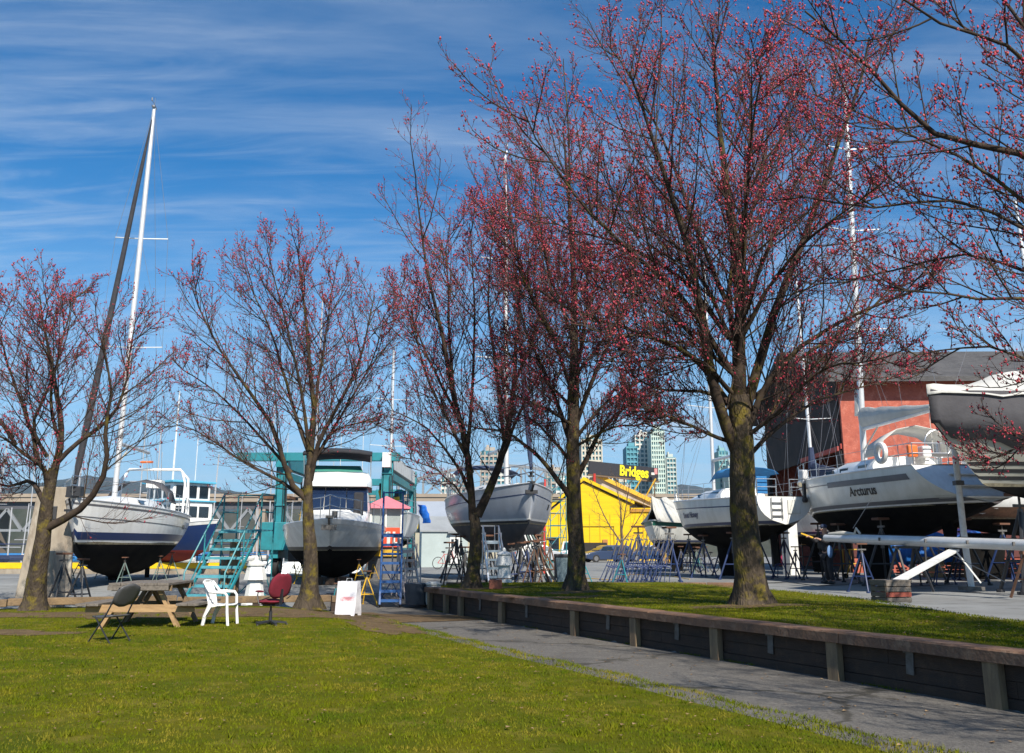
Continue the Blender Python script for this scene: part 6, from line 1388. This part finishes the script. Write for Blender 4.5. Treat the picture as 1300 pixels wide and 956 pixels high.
for k, (px, t, py) in enumerate(sp_):
    p = P(px, py, t); moored(p.x, p.y, R(rnd.choice((15, 60, 165, 200, 100))), 'moored white yacht with '+w1[k]+' '+w2[k], rnd.uniform(8, 11.5), rnd.uniform(10, 15), cover=rnd.choice((canvasb, canvasn, canvasl, canvasg)))
w3 = ['in the near berth', 'in the second berth', 'stern-to', 'bow-to', 'with fenders out', 'with a furled awning']
for k in range(14):
    px = (236, 250, 268, 282, 300, 316, 330, 345, 2, 38, 66, 92, 150, 196)[k]; t = (58, 66, 72, 54, 80, 64, 90, 70, 56, 72, 54, 64, 56, 84)[k]; p = P(px, 686, t)
    moored(p.x, p.y, R((20, 75, 160, 195, 110, 40, 170)[k % 7]), 'low white cabin yacht '+('behind the teal stair rails', 'between stair rails and blue wheelhouse', 'close behind the two wooden pilings', 'just beyond the wooden pilings', 'between pilings and white beacon post', 'right beyond the flared beacon post', 'past the beacon post towards the lift', 'beside the lower end of the teal lift', 'at the far end of the yellow quay', 'in line with the oval-slotted concrete pier', 'directly beyond the pruned maple trunk', 'just past the pruned maple trunk', 'seen between the stands of the blue-striped sloop', 'beyond the rudder of the blue-striped sloop')[k], 8.5, 6.0+(k*37 % 4), cover=(canvasl, canvasb, canvasn)[k % 3])
mo_ = moored((404-650)/FPX*51, 50, R(95), 'moored white yacht with the tallest bare mast behind the motor yacht', 11, 17.6)
s = MB(); s.box((0, 0, -1.4), (46, 2.2, .35)); o = s.build('floating_dock', greyw); o.location = (-28, 55, 0); tag(o, 'long grey floating dock below the quay barrier', 'dock')
# ------------------------------------------------------------------ lawn furniture
# picnic table
pt_ = GP(176, 806, .12); tb = empty('picnic_table', (pt_.x-.38, pt_.y+1.5, .12), R(4), 'weathered wooden picnic table with one fresh timber crosspiece', 'picnic table'); Lt = 1.75
for k in range(5): s = MB(); s.box((-.44+.22*k, 0, .84), (.208, Lt, .045)); s.build('top_plank', greyw, tb, bevel=.004)
for sd in (-1, 1):
    for k in range(2): s = MB(); s.box((sd*(.80+.21*k), 0, .475), (.20, Lt, .045)); s.build('seat_plank', greyw, tb, bevel=.004)
for y_ in (-.66, .66):
    fr = y_ < 0; s = MB(); s.box((0, y_, .40), (1.98, .045, .135)); s.build('seat_bearer', wood if fr else postm, tb)
    s = MB(); s.box((0, y_-.0, .765), (1.10, .05, .10)); s.build('top_bearer', postm, tb)
    for sd in (-1, 1): s = MB(); s.bar((sd*.28, y_+.055, .80), (sd*.72, y_+.055, .0), .06, .16, up=(0, 1, 0)); s.build('leg', wood if fr else postm, tb)
s = MB(); s.bar((0, -.62, .42), (0, .1, .78), .05, .10); s.bar((0, .62, .42), (0, -.1, .78), .05, .10); s.build('brace', postm, tb)
for y_ in (-.89, .89): s = MB(); s.box((0, y_, .775), (1.1, .03, .08)); s.build('end_board', greyw, tb)
# folding chair, dark grey, tipped in front of the table
p = GP(140, 815, .12); fc = empty('folding_chair', (p.x+.05, p.y-.1, .09), R(152), 'dark grey folding chair standing in front of the picnic table', 'chair')
slate = mat('slate_plastic', (.055, .055, .06), .55, (.09, .09, .09), 4, .6); fm = mat('dark_steel_tube', (.06, .06, .065), .4, metal=.6)
for sd in (-1, 1):
    s = MB(); s.tube([(.30, sd*.22, 0), (-.10, sd*.21, .50), (-.34, sd*.20, .90)], .013, 6); s.build('front_leg', fm, fc, smooth=True)
    s = MB(); s.tube([(-.26, sd*.20, 0), (.18, sd*.20, .44)], .013, 6); s.build('rear_leg', fm, fc, smooth=True)
s = MB(); R_ = []
for i in range(7): q = i/6; R_.append([(.27-.44*q, (j/3)*.21*(1-.25*abs(q-.5)), .44+.02*q-.02*math.sin(math.pi*q)) for j in range(-3, 4)])
s.grid(R_); s.build('seat', slate, fc, smooth=True, solid=.02)
s = MB(); R_ = []
for i in range(9):
    q = i/8; w = .23*(1-abs(2*q-1)**3)**.5 if 0 < i < 8 else .05; R_.append([(-.17-.21*q-.03*math.sin(math.pi*(j+3)/6), (j/3)*w, .60+.36*q) for j in range(-3, 4)])
s.grid(R_); s.build('backrest', slate, fc, smooth=True, solid=.018)
# white monobloc chair, side on
p = GP(278, 796, .13); wc = empty('garden_chair', (p.x, p.y, .125), R(-4), 'white plastic garden armchair standing side-on upon the lawn', 'chair')
pl = mat('white_plastic', (.80, .80, .79), .35, (.66, .65, .62), 5, .5)
for sd in (-1, 1):
    Y = sd*.25
    s = MB(); s.tube([(-.24, Y, 0), (-.20, Y*.98, .22), (-.13, Y*.96, .42)], [.032, .036, .03], 6); s.build('rear_leg', pl, wc, smooth=True); s = MB(); s.bar((-.20, Y*.98, .2), (-.08, Y*.98, .41), .035, .09, up=(0, 1, 0)); s.bar((-.08, Y*.98, .40), (.02, Y*.98, .42), .035, .04, up=(0, 1, 0)); s.build('leg_gusset', pl, wc)
    s = MB(); s.tube([(.27, Y*1.02, 0), (.235, Y*1.03, .30), (.215, Y*1.04, .60), (.17, Y*1.05, .655), (0, Y*1.06, .665), (-.13, Y*1.05, .67), (-.20, Y*.98, .76), (-.27, Y*.9, .86)], [.03, .028, .026, .03, .032, .03, .028, .022], 7); s.build('arm_and_front_leg', pl, wc, smooth=True)
s = MB(); s.grid([[(.26-.42*i/6, .235*j/3, .425+.02*math.cos(math.pi*i/3)*.4-.018*(1-(j/3)**2)) for j in range(-3, 4)] for i in range(7)]); s.build('seat', pl, wc, smooth=True, solid=.022)
s = MB()
for j in range(-3, 4):
    y0 = j*.062; s.bar((-.155, y0, .43), (-.205-.02*(1-(j/3)**2), y0*1.03, .66), .040, .014, up=(0, 1, 0)); s.bar((-.205-.02*(1-(j/3)**2), y0*1.03, .66), (-.285-.015*(1-(j/3)**2), y0*1.05, .85), .040, .014, up=(0, 1, 0))
s.tube([(-.275, -.23, .84), (-.30, -.12, .875), (-.305, 0, .885), (-.30, .12, .875), (-.275, .23, .84)], .02, 6); s.build('backrest', pl, wc, smooth=True)
# red office chair
p = GP(341, 796, .13); oc = empty('office_chair', (p.x, p.y+.1, .125), R(140), 'wine red upholstered office chair on a black star base', 'chair')
wine = mat('wine_red_fabric', (.17, .008, .022), .9, (.11, .006, .016), 8, .7, .4, 60)
for k in range(5):
    a = R(72*k+20); s = MB(); s.bar((0, 0, .11), (.31*math.cos(a), .31*math.sin(a), .075), .05, .035); ft = s.build('foot', blackp, oc); s = MB(); s.torus((.31*math.cos(a), .31*math.sin(a), .035), .022, .013, 'y', 12, 6); s.build('caster', blackp, ft, smooth=True)
s = MB(); s.cyl((0, 0, .08), (0, 0, .30), .032); s.cyl((0, 0, .28), (0, 0, .42), .018); s.box((0, 0, .415), (.26, .2, .04)); s.build('column', blackp, oc, smooth=True)
s = MB(); s.ball((0.02, 0, .475), (.25, .25, .055), 20, 10); s.build('seat', wine, oc, smooth=True)
s = MB(); R_ = []
for i in range(11):
    q = i/10; w = (.205+.035*math.sin(math.pi*min(q*1.15, 1)))*(1-abs(2*q-1)**6)**.5 if 0 < i < 10 else .09
    R_.append([(-.235-.13*q+.05*((j/4)**2)*1.0, w*j/4, .56+.44*q) for j in range(-4, 5)])
s.grid(R_); s.build('backrest', wine, oc, smooth=True, solid=.07)
s = MB(); s.bar((-.05, 0, .42), (-.30, 0, .44), .07, .02); s.bar((-.30, 0, .43), (-.33, 0, .72), .07, .02); s.build('back_support', blackp, oc)
for sd in (-1, 1):
    s = MB(); s.tube([(-.03, sd*.16, .42), (-.0, sd*.29, .44), (.05, sd*.29, .60), (.04, sd*.285, .66)], .014, 6); s.tube([(-.10, sd*.29, .52), (-.28, sd*.24, .58)], .01, 5); ar = s.build('arm_frame', blackp, oc, smooth=True); s = MB(); s.ball((.0, sd*.285, .675), (.14, .035, .022), 12, 8); s.build('arm_pad', wine, ar, smooth=True)
# sandwich board
p = GP(442, 777, .12); sb = empty('sandwich_board', (p.x, p.y, lz(p.x, p.y)+.0), R(-10), 'white A-frame board with faded red stripe by the path', 'sign')
bm_ = mat('sign_white', (.74, .73, .74), .5, (.55, .53, .57), 5, .8); 
for sd in (-1, 1):
    s = MB(); s.box((0, sd*.17, .42), (.50, .02, .78), rx=R(sd*10)); pn = s.build('board', bm_, sb, bevel=.006)
    for x in (-.2, .2): s = MB(); s.box((x, sd*.245, .03), (.08, .03, .06), rx=R(sd*10)); s.build('foot', bm_, sb)
s = MB(); s.box((.03, -.186, .40), (.34, .006, .10), rx=R(-10)); s.build('faded_red_stripe', mat('faded_red', (.55, .22, .24), .7, (.70, .55, .56), 12, 1, lo=.42, hi=.58), sb)
s = MB(); s.tube([(-.07, 0, .81), (-.06, 0, .87), (.06, 0, .87), (.07, 0, .81)], .012, 6); s.build('handle', whitep, sb, smooth=True)
# slatted crate on the raised lawn edge
p = GP(1136, 765, .6); cr_ = empty('slatted_crate', (p.x, p.y+.15, .60), R(14), 'slatted wooden crate with one red board on the raised lawn', 'crate')
for k, m_ in enumerate((wood, greyw, redp, greyw)):
    zz = .05+.10*k; m_ = greyw if k != 1 else mat('faded_red_board', (.36, .085, .05), .8, (.22, .05, .03), 6, .9)
    for y_ in (-.24, .24): s = MB(); s.box((0, y_, zz), (.54, .022, .082)); s.build('slat', m_, cr_)
    for x in (-.27, .27): s = MB(); s.box((x, 0, zz), (.022, .46, .082)); s.build('slat', greyw, cr_)
for x in (-.24, .24):
    for y_ in (-.21, .21): s = MB(); s.box((x, y_, .2), (.05, .05, .40)); s.build('corner_post', postm, cr_)
s = MB(); s.box((0, 0, .405), (.56, .52, .03)); s.build('lid_board', greyw, cr_)
# unstepped mast lying on stands
a = P(1048, 683, 27.6); b = P(1330, 693, 21.2); um = empty('unstepped_mast', (a.x, a.y, a.z), 0, 'long bare aluminium mast lying horizontally across tripod stands', 'mast'); d = b-a
s = MB(); s.tube([Vector((0, 0, 0)), d*.14, d*.18, d], [.10, .12, .135, .135], 14); s.build('mast_tube', alu, um, smooth=True)
s = MB(); s.bar(d*.2+Vector((0, -.02, .137)), d+Vector((0, -.02, .137)), .04, .02); s.build('sail_track', blackp, um)
for q in (.3, .52, .7, .88): s = MB(); s.box(d*q+Vector((0, -.14, .02)), (.22, .05, .09)); s.build('mast_fitting', steel, um)
s = MB(); s.tube([d*.02+Vector((0, 0, .13)), d*.10+Vector((0, 0, .15)), d*.16+Vector((0, 0, .13)), d*.2+Vector((0, -.1, .05))], [.03, .07, .05, .03], 7); s.tube([d*.16+Vector((0, -.05, .12)), d*.17+Vector((0, -.1, .3)), d*.19+Vector((0, -.08, .15))], .035, 6); s.build('coiled_rope', rope, um, smooth=True)
s = MB()
for q in (.18, .45, .75): s.tube([d*q+Vector((0, -.14, .05)), d*(q-.02)+Vector((0, -.13, -.12))], .012, 5)
s.tube([d*.16+Vector((0, 0, .3)), d*.3+Vector((0, .3, 1.2))], .009, 4); s.tube([d*.55+Vector((0, 0, -.1)), d*.80+Vector((.2, 0, -.9))], .012, 4); s.build('loose_wires', wire, um)
a2 = P(1212, 698, 23.5)-a; b2 = P(1133, 741, 20.4)-a; s = MB(); s.bar(a2, b2, .05, .22, up=(0, 1, .2)); s.build('white_spreader', whitep, um); s = MB(); s.bar(a2, P(1245, 740, 23.3)-a, .035); s.build('white_strut', whitep, um)
for q, lb in ((.42, 'black folding trestle carrying the thick part of the bare mast'), (.95, 'rusty wooden trestle at the frame edge below the bare mast')):
    p = a+d*q; tr_ = empty('trestle', (p.x, p.y, .5), math.atan2(d.y, d.x), lb, 'trestle'); H_ = p.z-.14-.5; m_ = blackp if q < .5 else brownp
    for sx_ in (-1, 1):
        for sy in (-1, 1): s = MB(); s.bar((0, sy*.3, H_), (sx_*.42, sy*.42, 0), .05); s.build('leg', m_, tr_)
    s = MB(); s.box((0, 0, H_-.03), (.1, .9, .07)); s.build('top_bar', m_, tr_); s = MB(); s.bar((-.25, -.36, H_*.4), (.25, -.36, H_*.4), .03); s.bar((-.25, .36, H_*.4), (.25, .36, H_*.4), .03); s.build('cross_bar', m_, tr_)
# white post
a = P(1225, 690, 25.5); b = P(1211, 562, 25.5); wpo = empty('white_post', (a.x, a.y, .5), 0, 'slender white post rising past the stern of the lettered cream sloop', 'post')
s = MB(); s.tube([Vector((.06, 0, 0)), a-Vector((a.x, a.y, .5)), b-Vector((a.x, a.y, .5))], .085, 10); s.build('shaft', whitep, wpo, smooth=True); q = (b-a)*.6+a-Vector((a.x, a.y, .5)); s = MB(); s.torus(q, .09, .03, 'z'); s.box(q, (.22, .22, .12)); s.build('clamp', steel, wpo); s = MB(); s.box((0.05, 0, .05), (.5, .5, .1)); s.build('base', steel, wpo)
# blue tarp heap and clutter under the right-hand boats
tarp = mat('blue_tarp_sheet', (.012, .15, .50), .55, (.01, .08, .30), 2.2, .8, .5, 4)
p0 = P(1100, 705, 39); p1 = P(1250, 705, 37); mb = MB(); R_ = []
for i in range(31):
    q = i/30; x = p0.x+(p1.x-p0.x)*q; y_ = p0.y+(p1.y-p0.y)*q; w = .12*math.sin(i*1.9)+.08*math.sin(i*.7)
    R_.append([(x+.1*w, y_-.55+w*.5, .95+.12*math.sin(i*1.1)), (x, y_-.5+w, 1.6+.05*math.sin(i)), (x, y_-.35, 2.15+.12*math.sin(i*.8)), (x, y_+.6, 2.35+.15*math.sin(i*.5)), (x, y_+1.2, 1.2)])
mb.grid(R_); tag(mb.build('blue_tarp', tarp, smooth=True, solid=.02), 'wide blue tarp sheet draped over stores beneath the cream sloop', 'tarp')
rnd = random.Random(4)
for k, (px, m_, w, hh, lb) in enumerate(((1108, whitep, .5, .5, 'white bagged bundle under the blue tarp'), (1120, teal, .5, .6, 'teal plastic crate under the blue tarp'), (1140, redp, .4, .4, 'red box on the ground before the blue tarp'), (1180, wood, 1.0, .8, 'stack of pale pallets beneath the wide blue tarp'), (1210, brownp, .8, .6, 'brown crate beside the stack of pale pallets'), (1270, brownp, 1.2, .7, 'rusty brown box below the brown-banded yacht'), (1155, whitep, .3, .5, 'white pail beneath the blue tarp'))):
    p = GP(px, 729, .5); p.y = min(p.y, 38); p.x = (px-650)/FPX*(p.y/1.02)
    s = MB()
    for j in range(4): s.box((.03*math.sin(j*3+k), 0, hh*(j+.5)/4), (w*(1-.03*j), w*.8, hh/4-.025))
    o = s.build(('bundle', 'crate', 'box', 'pallet_stack', 'crate', 'box', 'pail')[k], m_, bevel=.02); o.location = (p.x, p.y, .5); o.rotation_euler.z = k*.4; tag(o, lb, ('bundle', 'crate', 'box', 'pallets', 'crate', 'box', 'pail')[k])
# hand trolleys (yellow tube) near the worker
for k, (px, m_, lb) in enumerate(((1067, yellowp, 'yellow tubular trolley just behind the worker'), (1092, yellowp, 'second yellow tubular trolley, nearer the black keel'), (1080, wood, 'pale wooden trestle between the two yellow trolleys'))):
    p = GP(px, 735, .5); r = empty('trolley' if k < 2 else 'trestle', (p.x, p.y+.3, .5), R(20*k-10), lb, 'trolley' if k < 2 else 'trestle')
    s = MB()
    for x in (-.25, .25): s.tube([(x, .3, .05), (x, .0, .6), (x, -.02, 1.1)], .025, 6)
    for z in (.55, 1.08): s.tube([(-.25, 0, z), (.25, 0, z)], .025, 6)
    s.build('frame', m_, r, smooth=True)
    for x in (-.25, .25): s = MB(); s.torus((x, .3, .1), .07, .03, 'x', 14, 6); s.build('wheel', rubber, r, smooth=True)
p = GP(1030, 728, .5); sh_ = empty('shelf_rack', (p.x, p.y, .5), R(5), 'dark shelf rack with pale planks on its tiers beside the worker', 'rack')
for z in (.25, .75, 1.25, 1.75): s = MB(); s.box((0, 0, z), (.9, .45, .05)); s.build('shelf', blackp, sh_)
for x in (-.43, .43):
    for y_ in (-.2, .2): s = MB(); s.box((x, y_, .95), (.05, .05, 1.9)); s.build('upright', blackp, sh_)
s = MB(); s.box((0, -.24, 1.79), (.95, .08, .05)); s.box((0, -.24, 1.3), (.95, .08, .05)); s.build('pale_plank', wood, sh_)
p = GP(1003, 729, .5); mb = MB(); R_ = []
for i in range(9):
    th = math.pi*i/8; R_.append([(.33*math.sin(th)*math.cos(a)*(1+.2*math.sin(3*a+i)), .28*math.sin(th)*math.sin(a)*(1+.15*math.cos(2*a)), .55-.55*math.cos(th)+.0) for a in [2*math.pi*j/12 for j in range(13)]])
mb.grid(R_); o = mb.build('pink_bundle', mat('pink_cloth', (.62, .06, .14), .8, (.35, .02, .10), 4, .9), smooth=True); o.location = (p.x, p.y, .5); tag(o, 'crumpled pink and red bundle under the transom of the sloop', 'bundle')

# ------------------------------------------------------------------ worker
def skin(name, verts, edges, rad, m_, parent, sub=2):
    me = bpy.data.meshes.new(name); me.from_pydata(verts, edges, []); me.materials.append(m_); o = bpy.data.objects.new(name, me); COL.objects.link(o); o.parent = parent
    sk = o.modifiers.new('s', 'SKIN'); 
    for i, v in enumerate(me.skin_vertices[0].data): v.radius = (rad[i], rad[i]) if not isinstance(rad[i], tuple) else rad[i]; v.use_root = (i == 0)
    sk.use_smooth_shade = True; q = o.modifiers.new('u', 'SUBSURF'); q.levels = sub; q.render_levels = sub; return o
p = GP(1053, 741.5, .5); pe = empty('person', (p.x, p.y, .5), R(200), 'worker in black clothes and dark cap, arms raised to the mast', 'person')
pe.scale = (1.04, 1.04, 1.04)
skinm = mat('skin', (.42, .24, .17), .6); cloth = mat('black_clothes', (.012, .012, .016), .9, (.025, .025, .03), 6, .7); bluec = mat('pale_blue_shirt', (.16, .28, .50), .9)
# x forward, y left. pelvis first
V = [(0, 0, .95), (0, 0, 1.15), (.02, 0, 1.38), (.03, 0, 1.50), (.05, 0, 1.57), (.06, 0, 1.66), (.07, 0, 1.74),
     (.02, .19, 1.42), (.20, .27, 1.25), (.44, .20, 1.36), (.02, -.19, 1.42), (.22, -.26, 1.28), (.46, -.16, 1.42),
     (0, .10, .88), (.04, .14, .48), (-.02, .17, .09), (.12, .19, .04), (0, -.10, .88), (-.04, -.14, .48), (-.12, -.17, .09), (.02, -.19, .04)]
E = [(0, 1), (1, 2), (2, 3), (3, 4), (4, 5), (5, 6), (2, 7), (7, 8), (8, 9), (2, 10), (10, 11), (11, 12), (0, 13), (13, 14), (14, 15), (15, 16), (0, 17), (17, 18), (18, 19), (19, 20)]
rad = [.14, .13, .15, .065, .075, .098, .07, .07, .045, .03, .07, .045, .03, .095, .062, .042, .04, .095, .062, .042, .04]
k = len(V)
for hand, sd in ((9, 1), (12, -1)):
    hx, hy, hz = V[hand]; V.append((hx+.07, hy, hz+.015)); E.append((hand, len(V)-1)); rad.append(.034); pm = len(V)-1
    for f in range(4): V.append((hx+.12, hy+(f-1.5)*.022, hz+.03)); E.append((pm, len(V)-1)); rad.append(.010); V.append((hx+.15, hy+(f-1.5)*.022, hz+.0-.004*abs(f-1.5))); E.append((len(V)-2, len(V)-1)); rad.append(.008)
    V.append((hx+.08, hy-sd*.05, hz+.03)); E.append((pm, len(V)-1)); rad.append(.011)
body = skin('body', V, E, rad, skinm, pe)
skin('jacket', [(0, 0, .93), (0, 0, 1.15), (.02, 0, 1.38), (.03, 0, 1.46), (.02, .19, 1.42), (.20, .27, 1.25), (.40, .21, 1.34), (.02, -.19, 1.42), (.22, -.26, 1.28), (.42, -.17, 1.40)], [(0, 1), (1, 2), (2, 3), (2, 4), (4, 5), (5, 6), (2, 7), (7, 8), (8, 9)], [.185, .175, .19, .09, .095, .066, .05, .095, .066, .05], cloth, pe)
skin('trousers', [(0, 0, .95), (0, .10, .85), (.04, .14, .48), (-.02, .17, .10), (0, -.10, .85), (-.04, -.14, .48), (-.12, -.17, .10)], [(0, 1), (1, 2), (2, 3), (0, 4), (4, 5), (5, 6)], [.17, .12, .088, .075, .12, .088, .075], cloth, pe)
for y_, x in ((.18, .06), (-.18, -.04)): s = MB(); s.ball((x, y_, .05), (.15, .055, .055)); s.build('shoe', blackp, pe, smooth=True)
s = MB(); s.ball((.06, 0, 1.75), (.115, .10, .075), 14, 8); s.box((.17, 0, 1.735), (.12, .15, .012)); s.build('cap', canvasn, pe, smooth=True)
s = MB(); s.ball((.165, 0, 1.655), (.022, .016, .026)); s.build('nose', skinm, body, smooth=True)
for sd in (-1, 1): s = MB(); s.ball((.145, sd*.036, 1.685), (.014, .016, .01)); s.build('eye', whitep, body, smooth=True); s = MB(); s.ball((.055, sd*.1, 1.665), (.03, .014, .035)); s.build('ear', skinm, body, smooth=True)
s = MB(); s.box((.150, 0, 1.615), (.02, .05, .008)); s.build('mouth', mat('lips', (.3, .1, .09), .6), body)
s = MB(); s.bar((.42, -.12, 1.46), (.78, -.25, 1.60), .045); o = s.build('yellow_tool', yellowp); o.matrix_world = Matrix.Translation(pe.location) @ Matrix.Rotation(R(200), 4, 'Z'); tag(o, 'yellow-handled sanding tool in the hand of the worker', 'tool')
s = MB(); s.ball((.10, .26, .98), (.10, .05, .19), 12, 8); s.build('blue_cloth', bluec, pe, smooth=True)
# far mast hints and haze
hz_ = bpy.data.materials.new('haze_air'); hz_.use_nodes = True; t = hz_.node_tree; t.nodes.clear(); o_ = t.nodes.new('ShaderNodeOutputMaterial'); v = t.nodes.new('ShaderNodeVolumePrincipled')
v.inputs['Color'].default_value = (.75, .87, 1, 1); v.inputs['Density'].default_value = .00007; v.inputs['Anisotropy'].default_value = .2; t.links.new(v.outputs[0], o_.inputs['Volume'])
s = MB(); s.box((0, 1990, 160), (7000, 4100, 330)); hb = s.build('haze', hz_); tag(hb, kind='stuff'); hb['label'] = 'thin blue air haze over the inlet and mountains'
